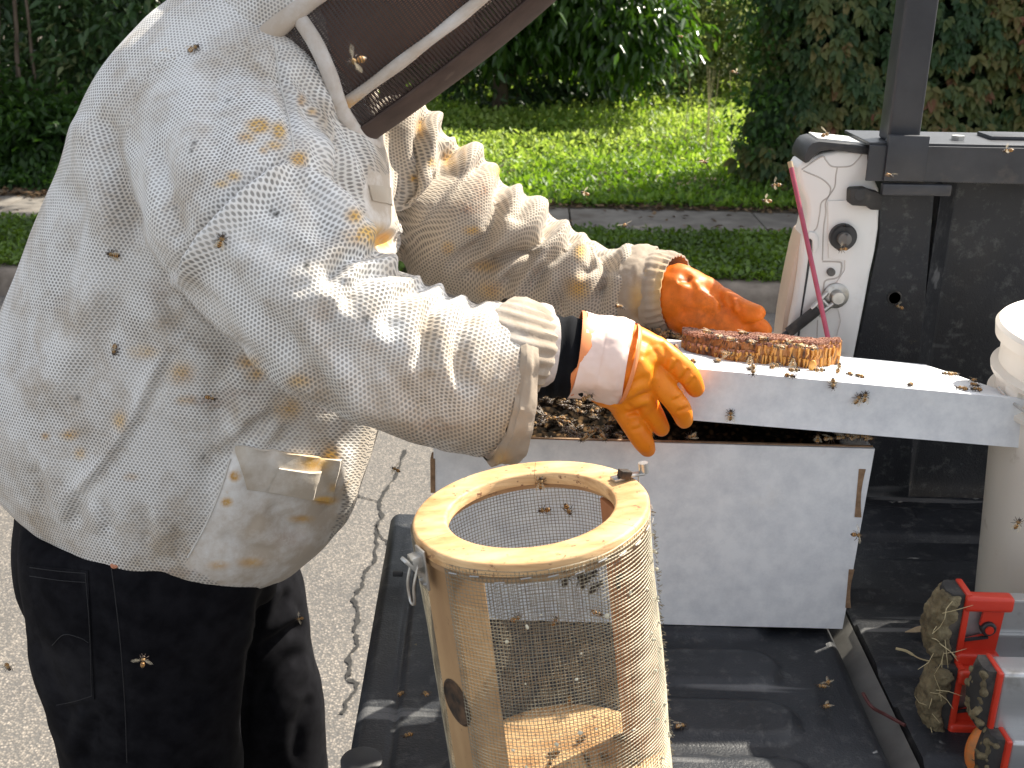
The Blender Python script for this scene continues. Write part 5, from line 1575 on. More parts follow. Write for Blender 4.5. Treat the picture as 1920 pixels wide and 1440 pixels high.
# turned-back pale cuff of the glove
pc = cuff_tube([(1178, 683, 1.036, 76), (1166, 681, 1.037, 80), (1150, 678, 1.038, 83), (1125, 673, 1.040, 82), (1100, 668, 1.040, 80), (1082, 664, 1.040, 82)], 4, 0.0010, 'glove_cuff', M['pinkcuff'], gn_, wob=0.0045, phase=0.7)
ocen, orad = limb([(1182, 684, 1.036, 74), (1178, 683, 1.036, 77.5), (1174, 682, 1.036, 78)], 4)
MB().loft(tube_rings(ocen, orad, 64), cap=False).build('cuff_fold', M['orange_edge'], gn_)
lcen, lrad = limb([(1083, 664, 1.040, 80.5), (1079, 663.5, 1.040, 82), (1078, 663, 1.04, 79)], 3)
MB().loft(tube_rings(lcen, lrad, 64), cap=False).build('cuff_rim', M['orange_edge'], gn_)

# ---- far glove
FH = [
    [(1230, 552, 1.368, 56), (1275, 556, 1.352, 58), (1310, 568, 1.338, 52)],
    [(1272, 524, 1.352, 32), (1318, 550, 1.338, 30), (1356, 574, 1.325, 24)],
    [(1290, 570, 1.345, 50), (1340, 585, 1.330, 46), (1375, 600, 1.32, 34)],
    [(1290, 590, 1.34, 46), (1335, 605, 1.325, 42), (1370, 622, 1.31, 30)],
    # thumb
    [(1352, 568, 1.326, 27), (1382, 579, 1.312, 23), (1408, 586, 1.30, 20), (1420, 587, 1.294, 17)],
    # fingers reaching down behind the lid
    [(1365, 598, 1.322, 26), (1400, 606, 1.318, 22), (1425, 613, 1.312, 18), (1434, 619, 1.308, 15)],
    [(1360, 612, 1.328, 26), (1392, 632, 1.325, 22), (1412, 655, 1.318, 18)],
    [(1345, 622, 1.328, 26), (1370, 648, 1.325, 22), (1385, 672, 1.318, 18)],
    [(1325, 625, 1.328, 24), (1345, 652, 1.325, 20), (1356, 672, 1.318, 17)],
]
fl_lines = [([(1275, 505), (1300, 540), (1290, 580)], 0.003, 9, .8, 1), ([(1345, 545), (1355, 570), (1350, 590)], 0.0025, 6, .9, 1), ([(1362, 552), (1372, 572), (1368, 588)], 0.002, 5, .9, 1), ([(1382, 562), (1388, 578), (1384, 592)], 0.0015, 4, .9, 1),
            ([(1310, 520), (1345, 555), (1372, 590), (1400, 598)], 0.004, 10, .6, -1), ([(1270, 590), (1310, 580), (1340, 600)], 0.003, 10, .8, 1), ([(1268, 530), (1290, 525), (1300, 515)], 0.0025, 6, .8, 1)]
gf2 = hand(FH, 0.003, 'glove', M['glove_far'], man, fl_lines, 4)
gf2['label'] = 'sooty orange rubber glove reaching behind the comb'
fq = topx(get_co(gf2.data))
fattr(gf2.data, 'rust', np.clip(0.25+0.9*np.exp(-(((fq[:, 0]-1287)/14)**2+((fq[:, 1]-524)/12)**2))+0.5*np.exp(-(((fq[:, 0]-1330)/60)**2+((fq[:, 1]-590)/40)**2)), 0, 1))

# ---- jeans
def leg_rows(rows, Y, hw):
    out = []
    for y, x0, x1, h_ in rows:
        a = at(x0, y, Y=Y); b = at(x1, y, Y=Y)
        out.append([*a, *b, h_])
    out = spline(out, 5); rings = []
    for q in out:
        A_, B_ = Vector(q[:3]), Vector(q[3:6]); c = (A_+B_)/2; x = (B_-A_)/2
        rings.append([c+x*math.cos(2*math.pi*k/40)+Vector((0, q[6]*math.sin(2*math.pi*k/40), 0)) for k in range(40)])
    return rings
jn = MB()
jn.loft(leg_rows([(850, 60, 520, .15), (930, 45, 560, .165), (1010, 42, 545, .165), (1075, 48, 530, .15), (1130, 60, 500, .11)], YC, 0))
jn.loft(leg_rows([(980, 44, 520, .10), (1060, 44, 505, .105), (1130, 56, 488, .105), (1210, 70, 474, .10), (1300, 98, 462, .098), (1380, 112, 456, .095), (1440, 124, 455, .093), (1600, 150, 450, .09), (1850, 180, 430, .085), (2150, 205, 410, .08)], 1.165, 0))
jn.loft(leg_rows([(980, 240, 535, .10), (1060, 250, 556, .105), (1110, 255, 572, .10), (1160, 262, 578, .10), (1220, 270, 584, .098), (1290, 280, 604, .096), (1360, 285, 612, .094), (1440, 290, 616, .092), (1600, 300, 612, .09), (1800, 310, 590, .085), (1960, 320, 570, .08)], 1.385, 0))
jeans = jn.build('jeans', M['denim'], man)
remesh(jeans, 0.009, 6, 1, 0.5)
c = get_co(jeans.data); n_ = get_no(jeans.data)
c = fold(c, n_, [([(545, 1100), (520, 1150), (490, 1190), (468, 1200)], 0.006, 12, .8, 1), ([(578, 1165), (540, 1185), (500, 1210), (470, 1235)], 0.009, 13, .8, 1), ([(580, 1215), (540, 1240), (500, 1290), (480, 1350)], 0.005, 14, .8, -1),
                 ([(500, 1080), (485, 1150), (470, 1230), (462, 1330), (456, 1440)], 0.008, 10, .3, 1), ([(210, 1040), (216, 1110), (226, 1200), (232, 1300), (238, 1440)], 0.0018, 6, .8, 1),
                 ([(180, 1330), (170, 1380), (150, 1440)], 0.006, 14, .8, 1), ([(60, 1180), (110, 1290), (140, 1400)], 0.005, 16, .7, 1), ([(300, 1250), (380, 1300), (450, 1310)], 0.003, 20, .6, 1),
                 ([(590, 1300), (560, 1360), (550, 1440)], 0.005, 14, .7, 1)], 1)
c += n_*np.array([noise.noise(Vector(p)*11)*0.004+noise.noise(Vector(p)*28)*0.0012 for p in c])[:, None]
set_co(jeans.data, c)
jev = BVHTree.FromPolygons([tuple(p) for p in c], [tuple(p.vertices) for p in jeans.data.polygons])
bp = patch(jev, [(50, 1058), (166, 1070), (178, 1310), (104, 1328)], 0.002, 'back_pocket', M['denim'], jeans, wr=0.0008, bulge_=0.002)
bpv = BVHTree.FromPolygons([tuple(p) for p in get_co(bp.data)], [tuple(p.vertices) for p in bp.data.polygons])
for pts in ([(56, 1064), (110, 1071), (160, 1075)], [(56, 1080), (110, 1088), (160, 1092)], [(160, 1075), (168, 1180), (172, 1305)], [(172, 1305), (140, 1315), (106, 1322)], [(98, 1210), (120, 1190), (150, 1196), (166, 1205)]):
    seam_line(bpv, pts, 0.0005, 'stitching', M['thread'], bp, 0.0002)
seam_line(jev, [(36, 975), (120, 1000), (200, 1035), (215, 1040)], 0.0006, 'stitching', M['thread'], jeans)
seam_line(jev, [(205, 1035), (216, 1120), (226, 1210), (234, 1320), (238, 1430)], 0.0007, 'stitching', M['thread'], jeans, 0.0)
h, nn = cast(jev, 216, 1059)
if h is not None:
    rv = MB().tube([h-nn*0.001, h+nn*0.0022, h+nn*0.003, h+nn*0.0018, h+nn*0.0016], [0.0048, 0.0048, 0.0036, 0.0022, 0.0004], 18).build('rivet', M['copper'], jeans)
# boots, out of the picture below
for Y, px_ in ((1.165, 300), (1.385, 440)):
    q = at(px_, 2000, Y=Y); x0 = q.x
    bt = MB()
    prof = [(-0.10, 0.09, 0.035), (-0.10, 0.10, 0.045), (-0.04, 0.12, 0.05), (0.04, 0.09, 0.048), (0.11, 0.06, 0.050), (0.16, 0.045, 0.045), (0.19, 0.03, 0.028)]
    rings = []
    for x, hgt, w in prof:
        rings.append([Vector((x0+x, Y+w*math.cos(t), 0.006+hgt*0.5*(1+math.sin(t)))) for t in np.linspace(0, 2*math.pi, 20, endpoint=False)])
    bt.loft(rings).build('boot', M['boot'], man)
# body under the clothes: one continuous figure
sk = MB()
def chain_tube(pts, rs, n=14):
    P = spline([tuple(p)+(r_,) for p, r_ in zip(pts, rs)], 4)
    sk.tube([Vector(q[:3]) for q in P], [q[3] for q in P], n)
hip = (TC[4]+TC[0])/2; neck = at(640, 70, Y=YC)
chain_tube([Vector((-0.44, YC, 0.86)), TC[8], TC[30], at(560, 150, Y=YC)], [0.13, 0.13, 0.15, 0.09])
chain_tube([at(560, 150, Y=YC), neck, at(760, -20, Y=YC), at(850, -60, Y=YC)], [0.06, 0.055, 0.085, 0.075])
chain_tube([at(480, 210, Y=1.2)]+[nc[i] for i in (8, 16, 24, 32, 40)]+[at(1060, 668, Y=1.038), at(1120, 672, Y=1.036)], [0.05, 0.042, 0.038, 0.036, 0.032, 0.028, 0.026, 0.024])
chain_tube([at(700, 290, Y=1.36)]+[fc[i] for i in (10, 20, 30, 35)]+[at(1255, 550, Y=1.362)], [0.026, 0.026, 0.024, 0.022, 0.022, 0.024])
for Y, xs_ in ((1.165, (290, 275, 285, 300)), (1.385, (400, 425, 445, 450))):
    chain_tube([at(xs_[0], 1000, Y=Y), at(xs_[1], 1200, Y=Y), at(xs_[2], 1440, Y=Y), Vector((at(xs_[3], 2000, Y=Y).x, Y, 0.05))], [0.085, 0.075, 0.06, 0.045])
bd = sk.build('body', M['skin'], man)
remesh(bd, 0.012, 3)

# ---- hood with its veil
M['veilcloth'] = simple('brown_veil_binding', (0.045, 0.028, 0.024), (0.075, 0.050, 0.042), 0.75, scale=30, bstr=0.3, bscale=500, bdist=0.0006, dirt=(0.16, 0.12, 0.10), dscale=26, dlo=0.64, dhi=0.80)
def veil_mat():
    m, nt, p = new_mat('brown_veil_net')
    uv = N(nt, 'ShaderNodeUVMap'); uv.uv_map = 'net'
    sx = N(nt, 'ShaderNodeSeparateXYZ'); nt.links.new(uv.outputs[0], sx.inputs[0])
    def line(sock, pitch, duty):
        a = N(nt, 'ShaderNodeMath', operation='MULTIPLY'); a.inputs[1].default_value = 1/pitch; nt.links.new(sock, a.inputs[0])
        b = N(nt, 'ShaderNodeMath', operation='FRACT'); nt.links.new(a.outputs[0], b.inputs[0])
        return ramp(nt, b.outputs[0], [(duty, 1.0), (duty+0.12, 0.0)])
    l1 = line(sx.outputs[0], 0.0042, 0.38); l2 = line(sx.outputs[1], 0.0021, 0.40)
    mx = N(nt, 'ShaderNodeMath', operation='MAXIMUM'); nt.links.new(l1, mx.inputs[0]); nt.links.new(l2, mx.inputs[1])
    p.inputs['Base Color'].default_value = (0.040, 0.027, 0.026, 1); p.inputs['Roughness'].default_value = 0.6
    nt.links.new(mx.outputs[0], p.inputs['Alpha'])
    return m
M['veil'] = veil_mat()
V0, V1 = at(693, 266, Y=YC), at(1062, -16, Y=YC)
vax = (V1-V0).normalized(); vlen = (V1-V0).length
vn = Vector((-vax.z, 0, vax.x)); vn = vn if vn.z < 0 else -vn
VD, VW = 0.128, 0.122
def vp(t, phi, k=1.0, lift=0.0):
    """point of the hood: t along chin to brow, phi round from the front"""
    c = V0+vax*(t*vlen)-vn*VD
    taper = 1-0.10*max(0, t-0.6)**2
    bow = 1+0.03*math.sin(math.pi*min(max(t, 0), 1))
    return c+(vn*(VD*math.cos(phi))*bow+Vector((0, VW*math.sin(phi), 0)))*k*taper+((vn*math.cos(phi)+Vector((0, math.sin(phi), 0)))*lift)
hood = empty('hood', V0)
setpar(hood, man)
hood.matrix_parent_inverse = Matrix.Identity(4); hood.location = V0-man.location
def hpatch(t0, t1, p0, p1, name, mat, nt_=24, np_=24, lift=0.0, thick=0.0012, uvname=None, solid=True):
    v = []; f = []; uvs = []
    tf_ = t0 if callable(t0) else (lambda ph: t0)
    for j in range(np_+1):
        ph = p0+(p1-p0)*j/np_
        a0 = tf_(ph)
        for i in range(nt_+1):
            t = a0+(t1-a0)*i/nt_
            v.append(vp(t, ph, 1.0, lift)); uvs.append((t*vlen, ph*0.122))
    for j in range(np_):
        for i in range(nt_):
            a = j*(nt_+1)+i
            f.append((a, a+1, a+nt_+2, a+nt_+1))
    o = mobj(name, v, f, mat)
    if uvname:
        l = o.data.uv_layers.new(name=uvname)
        for lpp in o.data.loops: l.data[lpp.index].uv = uvs[lpp.vertex_index]
    if solid:
        md = o.modifiers.new('t', 'SOLIDIFY'); md.thickness = thick; md.offset = 0
    return o
def hadd(o):
    o.parent = hood; o.matrix_parent_inverse = (Matrix.Translation(man.location) @ Matrix.Translation(hood.location)).inverted(); return o
D = math.pi/180
chin = lambda ph: -0.02
for sgn in (-1, 1):
    hadd(hpatch(0.0, 1.25, sgn*30*D, sgn*97*D, 'veil_net', M['veil'], 30, 20, uvname='net', solid=False))
hadd(hpatch(0.0, 1.0, -33*D, 33*D, 'veil_binding', M['veilcloth'], 30, 24, 0.001, 0.0016))
M['rib'] = cloth_mat('rib_tape', mesh=False, white=(0.70, 0.67, 0.64), grime=(0.48, 0.40, 0.32))
def vrib(phi, r, t0=-0.01, t1=1.2, drift=0.0):
    pts = [vp(t0+(t1-t0)*i/24, phi+drift*math.sin(math.pi*i/24), 1.0, 0.002) for i in range(25)]
    o = MB().tube(pts, [r*(1+0.10*math.sin(i*1.1)) for i in range(25)], 12).build('veil_rib', M['rib'])
    stain_attrs(o, 0.2, ((660, 195, 20, 12, 1.0), (610, 40, 14, 10, .9), (885, 25, 10, 8, .6)))
    return hadd(o)
vrib(-52*D, 0.0062); vrib(52*D, 0.0062); vrib(-97*D, 0.010); vrib(97*D, 0.010)
# brow rim
pts = [vp(1.0, a*D, 1.0, 0.002) for a in range(-34, 35, 4)]
hadd(MB().tube(pts, 0.0035, 8).build('veil_rim', M['rib']))
hq = hood.children[-1]; stain_attrs(hq, 0.5)
# white back of the hood and its rounded crown
hb = hpatch(-0.05, 1.25, 97*D, 263*D, 'hood_back', M['jacket'], 30, 40, 0.004, 0.002, uvname='weave')
stain_attrs(hb, 0.05); plain_a = hb.data.attributes['plain']; plain_a.data.foreach_set('value', np.zeros(len(hb.data.vertices), np.float32)); hadd(hb)
crown = MB(); rings = []
for i in range(9):
    a = i/8*math.pi/2
    rings.append([vp(1.25+0.42*math.sin(a), ph, max(math.cos(a), .02)) for ph in np.linspace(0, 2*math.pi, 40, endpoint=False)])
bm_ = MB(); rr3 = []  # unseen brim, added to keep the sun off the near sleeve
for (t_, kf, ky) in ((1.16, .85, .85), (1.17, 1.16, 1.62), (1.18, 1.18, 1.66), (1.20, 1.16, 1.62), (1.20, .85, .85)):
    c_ = V0+vax*(t_*vlen)-vn*VD
    rr3.append([c_+vn*(VD*math.cos(ph)*(kf if math.cos(ph) > 0 else 1.5*kf))+Vector((0, VW*math.sin(ph)*ky, 0)) for ph in np.linspace(0, 2*math.pi, 48, endpoint=False)])
hbm = bm_.loft(rr3, cap=False).build('shade_brim', M['rib']); stain_attrs(hbm, 0.1); hadd(hbm)
cr = crown.loft(rings).build('hood_crown', M['rib']); stain_attrs(cr, 0.1); hadd(cr)
# collar roll round the neck and the white flap under the chin
col_px = [(470, -40), (535, 5), (585, 70), (618, 140), (640, 205), (672, 250), (705, 272)]
pts = [at(x, y, Y=Y) for (x, y), Y in zip(col_px, (1.20, 1.16, 1.145, 1.15, 1.17, 1.22, 1.28))]
pts2 = [Vector((p.x, 2*YC-p.y+0.02, p.z)) for p in reversed(pts[:-1])]
P = spline([tuple(p) for p in pts+pts2], 8)
o = MB().tube([Vector(p) for p in P], 0.0082, 14).build('collar_roll', M['rib']); stain_attrs(o, 0.05)
setpar(o, jacket) if False else setpar(o, man)

# ================================================================== plants
def leaf_mat(name, stops, trans=0.45, rough=0.45, spec=0.4):
    m = bpy.data.materials.new(name); m.use_nodes = True; nt = m.node_tree
    p = nt.nodes['Principled BSDF']; out = nt.nodes['Material Output']
    a = N(nt, 'ShaderNodeAttribute', attribute_name='tint')
    c = ramp(nt, a.outputs['Fac'], stops)
    nt.links.new(c, p.inputs['Base Color']); p.inputs['Roughness'].default_value = rough; p.inputs['Specular IOR Level'].default_value = spec
    t = N(nt, 'ShaderNodeBsdfTranslucent')
    hs = N(nt, 'ShaderNodeHueSaturation'); hs.inputs['Hue'].default_value = 0.485; hs.inputs['Saturation'].default_value = 1.15; hs.inputs['Value'].default_value = 1.5
    nt.links.new(c, hs.inputs['Color']); nt.links.new(hs.outputs[0], t.inputs['Color'])
    mx = N(nt, 'ShaderNodeMixShader'); mx.inputs[0].default_value = trans
    nt.links.new(p.outputs[0], mx.inputs[1]); nt.links.new(t.outputs[0], mx.inputs[2]); nt.links.new(mx.outputs[0], out.inputs['Surface'])
    return m
def unit(a): return a/np.maximum(np.linalg.norm(a, axis=1), 1e-9)[:, None]
def leaf_mesh(name, P, Dr, Nm, L, W, tint, mat, parent=None, foldk=0.25, droop=0.0):
    """one small folded leaf per row"""
    n = len(P); Dr = unit(Dr); S = unit(np.cross(Dr, Nm)); Nn = np.cross(S, Dr)
    L = np.broadcast_to(L, n)[:, None]; W = np.broadcast_to(W, n)[:, None]
    V = np.empty((n, 6, 3))
    dz = np.array((0, 0, -1.0))*droop
    V[:, 0] = P
    V[:, 1] = P+Dr*L*.35+S*W*.5+Nn*W*foldk
    V[:, 2] = P+Dr*L*.72+S*W*.36+Nn*W*foldk*.6+dz*L*.3
    V[:, 3] = P+Dr*L+dz*L*.7
    V[:, 4] = P+Dr*L*.72-S*W*.36+Nn*W*foldk*.6+dz*L*.3
    V[:, 5] = P+Dr*L*.35-S*W*.5+Nn*W*foldk
    b = np.arange(n)[:, None]*6
    F = np.concatenate((b+np.array((0, 1, 2, 3)), b+np.array((0, 3, 4, 5))), 1).reshape(-1, 4)
    me = bpy.data.meshes.new(name)
    me.vertices.add(n*6); me.vertices.foreach_set('co', V.astype(np.float32).ravel())
    me.loops.add(len(F)*4); me.loops.foreach_set('vertex_index', F.astype(np.int32).ravel())
    me.polygons.add(len(F)); me.polygons.foreach_set('loop_start', (np.arange(len(F))*4).astype(np.int32)); me.polygons.foreach_set('loop_total', np.full(len(F), 4, np.int32))
    me.update(calc_edges=True)
    fattr(me, 'tint', np.repeat(np.broadcast_to(tint, n), 2), 'FACE')
    me.materials.append(mat)
    o = bpy.data.objects.new(name, me); link(o)
    if parent is not None: setpar(o, parent)
    return o
GREENS = dict(
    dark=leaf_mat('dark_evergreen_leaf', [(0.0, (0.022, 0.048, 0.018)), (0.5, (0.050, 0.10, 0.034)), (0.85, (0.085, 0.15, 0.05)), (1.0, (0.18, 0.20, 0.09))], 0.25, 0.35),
    mid=leaf_mat('mid_green_leaf', [(0.0, (0.022, 0.050, 0.012)), (0.5, (0.045, 0.105, 0.022)), (1.0, (0.085, 0.17, 0.035))], 0.45),
    bright=leaf_mat('bright_backlit_leaf', [(0.0, (0.022, 0.052, 0.010)), (0.5, (0.045, 0.105, 0.017)), (1.0, (0.085, 0.17, 0.034))], 0.42, 0.25, 0.6),
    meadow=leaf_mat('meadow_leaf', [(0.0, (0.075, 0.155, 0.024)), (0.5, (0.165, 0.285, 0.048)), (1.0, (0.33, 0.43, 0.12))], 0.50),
    clover=leaf_mat('clover_leaf', [(0.0, (0.045, 0.085, 0.014)), (0.5, (0.10, 0.175, 0.028)), (1.0, (0.17, 0.26, 0.055))], 0.35),
    creeper=leaf_mat('creeper_leaf', [(0.0, (0.016, 0.040, 0.018)), (0.40, (0.038, 0.075, 0.026)), (0.62, (0.092, 0.110, 0.032)), (0.80, (0.155, 0.125, 0.043)), (0.92, (0.17, 0.078, 0.042)), (1.0, (0.20, 0.055, 0.038))], 0.22, 0.5, 0.25),
    pale=leaf_mat('pale_vine_leaf', [(0.0, (0.10, 0.15, 0.05)), (0.5, (0.17, 0.22, 0.08)), (1.0, (0.26, 0.29, 0.13))], 0.45),
    litter=leaf_mat('fallen_leaf', [(0.0, (0.035, 0.022, 0.012)), (0.5, (0.09, 0.055, 0.03)), (1.0, (0.22, 0.15, 0.085))], 0.1, 0.8, 0.2))
M['bark'] = simple('bark', (0.08, 0.058, 0.04), (0.17, 0.13, 0.095), 0.95, scale=30, stretch=(1, 1, 0.15), bstr=1.0, bscale=40, bdist=0.012)
def fbm(P, s, seed=0.0): return np.array([noise.noise(Vector(p)*s+Vector((seed, seed*1.7, 0))) for p in P])
def crown(name, blobs, n, L, W, mat, parent, seed, clump=14, spread=0.16, down=0.4, tint_mu=0.45, shell=(0.55, 1.05)):
    """leaf sprays spread through a few overlapping lobes, ragged at the edge"""
    r_ = np.random.default_rng(seed); B = np.array(blobs, float)
    vol = B[:, 3]*B[:, 4]*B[:, 5]; pr = vol**(2/3); pr /= pr.sum()
    k = max(n//clump, 1); bi = r_.choice(len(B), k, p=pr)
    d = unit(r_.normal(size=(k, 3))); rad = r_.uniform(shell[0]**2, shell[1]**2, k)**.5
    c = B[bi, :3]+d*rad[:, None]*B[bi, 3:6]
    c += d*(fbm(c, 1.6, seed % 7)*0.35)[:, None]*B[bi, 3:6]
    ct = np.clip(tint_mu+fbm(c, 1.1, 3.3)*0.5+r_.normal(0, .13, k), 0, 1)
    P = np.repeat(c, clump, 0)+r_.normal(0, spread, (k*clump, 3))*np.array((1, 1, .7))
    out = np.repeat(d, clump, 0)
    Dr = out*0.7+r_.normal(0, .7, P.shape)+np.array((0, 0, -down)); Nm = out*.3+r_.normal(0, .5, P.shape)+np.array((0, 0, 1.0))
    sz = r_.uniform(.65, 1.25, len(P))
    keep = P[:, 2] > 0.12
    ti = np.clip(np.repeat(ct, clump)+r_.normal(0, .12, len(P)), 0, 1)
    o = leaf_mesh(name, P[keep], Dr[keep], Nm[keep], (L*sz)[keep], (W*sz)[keep], ti[keep], mat, parent, droop=0.15)
    return tag(o, kind='stuff')
def trunk(parts, parent, name='trunk'):
    m = MB()
    for pts, r0, r1 in parts:
        P = spline([tuple(p) for p in pts], 6); nn_ = len(P)
        m.tube([Vector(p)+Vector((0.02*noise.noise(Vector(p)*3), 0.02*noise.noise(Vector(p)*3+Vector((9, 0, 0))), 0)) for p in P], [r0+(r1-r0)*i/(nn_-1) for i in range(nn_)], 10)
    return m.build(name, M['bark'], parent)
G = GREENS
def plant(name, base, label, cat, group=None): return empty(name, base, label, cat, group)

# --- creeper-covered hedge on the right
hg = plant('hedge', (3.6, 8.6, GZ), 'tall hedge overgrown with olive and reddish creeper leaves behind the truck', 'hedge')
r_ = np.random.default_rng(11)
def hedge_front(x, z): return 8.15+0.22*np.array([noise.noise((a*1.3, b*1.5, 4.0)) for a, b in zip(x, z)])+0.09*np.array([noise.noise((a*4, b*4, 9.0)) for a, b in zip(x, z)])
K = 5200
hx = r_.uniform(1.50, 6.5, K); hz_ = r_.uniform(0.15, 2.4, K)
left = 1.74-0.12*hz_+0.22*fbm(np.stack((hz_, hz_*0, hz_*0), 1), 2.4, 1.0)+0.10*(hz_ < 0.5)*(-2)
k = hx > left; hx, hz_ = hx[k], hz_[k]
hy = hedge_front(hx, hz_)+r_.exponential(.06, len(hx))+np.clip(0.28-(hx-left[k]), 0, 1)*0.8
# leaf sprays: five leaflets hanging from one point
Pc = np.stack((hx, hy, hz_), 1); kk = 5
ct = np.clip(0.46+fbm(Pc, 1.4, 2.0)*0.55+fbm(Pc, 5, 7.0)*0.25+r_.normal(0, .10, len(Pc)), 0, 1)
ang = np.tile(np.linspace(-1.15, 1.15, kk), len(Pc))+r_.normal(0, .12, len(Pc)*kk)
tiltv = np.repeat(r_.normal(0, .35, len(Pc)), kk)
Dr = np.stack((np.sin(ang+tiltv), -0.35+r_.normal(0, .2, len(ang)), -np.cos(ang+tiltv)*0.75), 1)
Nm = np.stack((r_.normal(0, .25, len(ang)), np.full(len(ang), -0.9), np.full(len(ang), 0.55)), 1)
sz = np.repeat(r_.uniform(.7, 1.25, len(Pc)), kk)*(1-0.25*np.abs(np.tile(np.linspace(-1, 1, kk), len(Pc))))
tag(leaf_mesh('creeper_leaves', np.repeat(Pc, kk, 0)+r_.normal(0, .006, (len(ang), 3)), Dr, Nm, 0.088*sz, 0.050*sz, np.clip(np.repeat(ct, kk)+r_.normal(0, .06, len(ang)), 0, 1), G['creeper'], hg, droop=0.3), kind='stuff')
# dense twiggy inside of the hedge
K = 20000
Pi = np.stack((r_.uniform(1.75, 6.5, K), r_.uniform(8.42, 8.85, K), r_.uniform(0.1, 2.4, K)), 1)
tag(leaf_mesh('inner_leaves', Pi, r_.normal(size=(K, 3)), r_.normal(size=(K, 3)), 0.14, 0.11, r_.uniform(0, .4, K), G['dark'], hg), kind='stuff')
trunk([([(2.0+i*.55, 8.7, 0.1), (2.1+i*.55, 8.75, 1.2), (1.95+i*.6, 8.7, 2.4)], .03, .015) for i in range(8)], hg, 'stems')
# leafy left edge of the hedge, catching some sun
crown('edge_sprays', [(1.72, 8.42, .75, .20, .25, .7), (1.66, 8.5, 1.6, .22, .3, .6)], 2600, .055, .030, G['mid'], hg, 21, 8, .08, tint_mu=.4)

# --- sunlit meadow in the gap, with long stalks
mg = np.random.default_rng(12)
K = 74000
mx_, my_ = mg.uniform(-2.4, 3.4, K), 7.66+mg.uniform(0, 1, K)**1.15*7.2
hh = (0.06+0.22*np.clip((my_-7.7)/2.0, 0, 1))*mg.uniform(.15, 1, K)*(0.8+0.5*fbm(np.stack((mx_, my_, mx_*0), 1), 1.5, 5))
mz = np.array([ground_z(a, b) for a, b in zip(mx_, my_)])+hh
P = np.stack((mx_, my_, mz), 1)
Dr = mg.normal(0, .8, (K, 3))+np.array((0, 0, .55)); Nm = mg.normal(0, .5, (K, 3))+np.array((0, 0, 1))
sz = mg.uniform(.6, 1.3, K)
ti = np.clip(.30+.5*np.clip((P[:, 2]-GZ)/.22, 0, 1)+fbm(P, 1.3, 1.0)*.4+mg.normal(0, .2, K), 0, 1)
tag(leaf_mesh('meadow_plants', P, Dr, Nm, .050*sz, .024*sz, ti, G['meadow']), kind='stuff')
tag(bpy.data.objects['meadow_plants'], 'bright green low weeds filling the sunlit clearing behind the sidewalk', 'ground cover')
# --- clover and grass on the verge
K = 92000
cx_, cy_ = mg.uniform(-7.6, 4.6, K), mg.uniform(KERB_Y+0.12, WALK_Y0+0.03, K)
P = np.stack((cx_, cy_, GZ+mg.uniform(0.0, .045, K)+0.02*fbm(np.stack((cx_, cy_, cx_*0), 1), 3.0, 2)), 1)
Dr = mg.normal(0, .8, (K, 3))+np.array((0, 0, .15)); Nm = mg.normal(0, .35, (K, 3))+np.array((0, 0, 1))
sz = mg.uniform(.6, 1.4, K)
tag(leaf_mesh('verge_clover', P, Dr, Nm, .030*sz, .020*sz, np.clip(.45+fbm(P, 2.0, 3)*.5+mg.normal(0, .18, K), 0, 1), G['clover']), 'low clover and grass on the verge between kerb and sidewalk', 'ground cover', kind='stuff')
# --- shaded ground cover at the foot of the trees, left
K = 24000
P = np.stack((mg.uniform(-9, -0.9, K), 7.85+mg.uniform(0, 1, K)**1.3*2.2, np.zeros(K)), 1)
P[:, 2] = GZ+mg.uniform(0.02, .30, K)*np.clip((P[:, 1]-7.75)/.5, .1, 1)
tag(leaf_mesh('shade_ground_cover', P, mg.normal(0, .8, (K, 3))+np.array((0, 0, .3)), mg.normal(0, .5, (K, 3))+np.array((0, -.3, 1)), .065*mg.uniform(.6, 1.3, K), .034, np.clip(.5+fbm(P, 1.6, 3)*.4+mg.normal(0, .18, K), 0, 1), G['mid']), 'dark green ground cover at the foot of the shaded trees', 'ground cover', kind='stuff')
# --- fallen leaves along the sidewalk
K = 2600
P = np.stack((mg.uniform(-5, 4, K), np.where(mg.random(K) < .72, WALK_Y1+mg.normal(.06, .09, K), mg.uniform(WALK_Y0, WALK_Y1, K)), np.zeros(K)), 1)
keepl = ~((P[:, 1] < WALK_Y1) & (mg.random(K) < .72)); P = P[keepl]
P[:, 2] = GZ+0.012+mg.uniform(0, .012, len(P))
tag(leaf_mesh('fallen_leaves', P, mg.normal(0, 1, P.shape)*np.array((1, 1, .12)), mg.normal(0, .25, P.shape)+np.array((0, 0, 1)), .05*mg.uniform(.5, 1.3, len(P)), .028, mg.uniform(0, 1, len(P)), G['litter']), 'brown fallen leaves scattered along the sidewalk edge', 'leaf litter', kind='stuff')

# --- trees and bushes
def tree(name, base, label, cat, parts, blobs, n, L, W, mat, seed, group=None, **kw):
    e = plant(name, base, label, cat, group)
    if parts: trunk(parts, e)
    crown('crown', blobs, n, L, W, mat, e, seed, **kw)
    return e
def X(px, Y): return at(px, 300, Y=Y).x
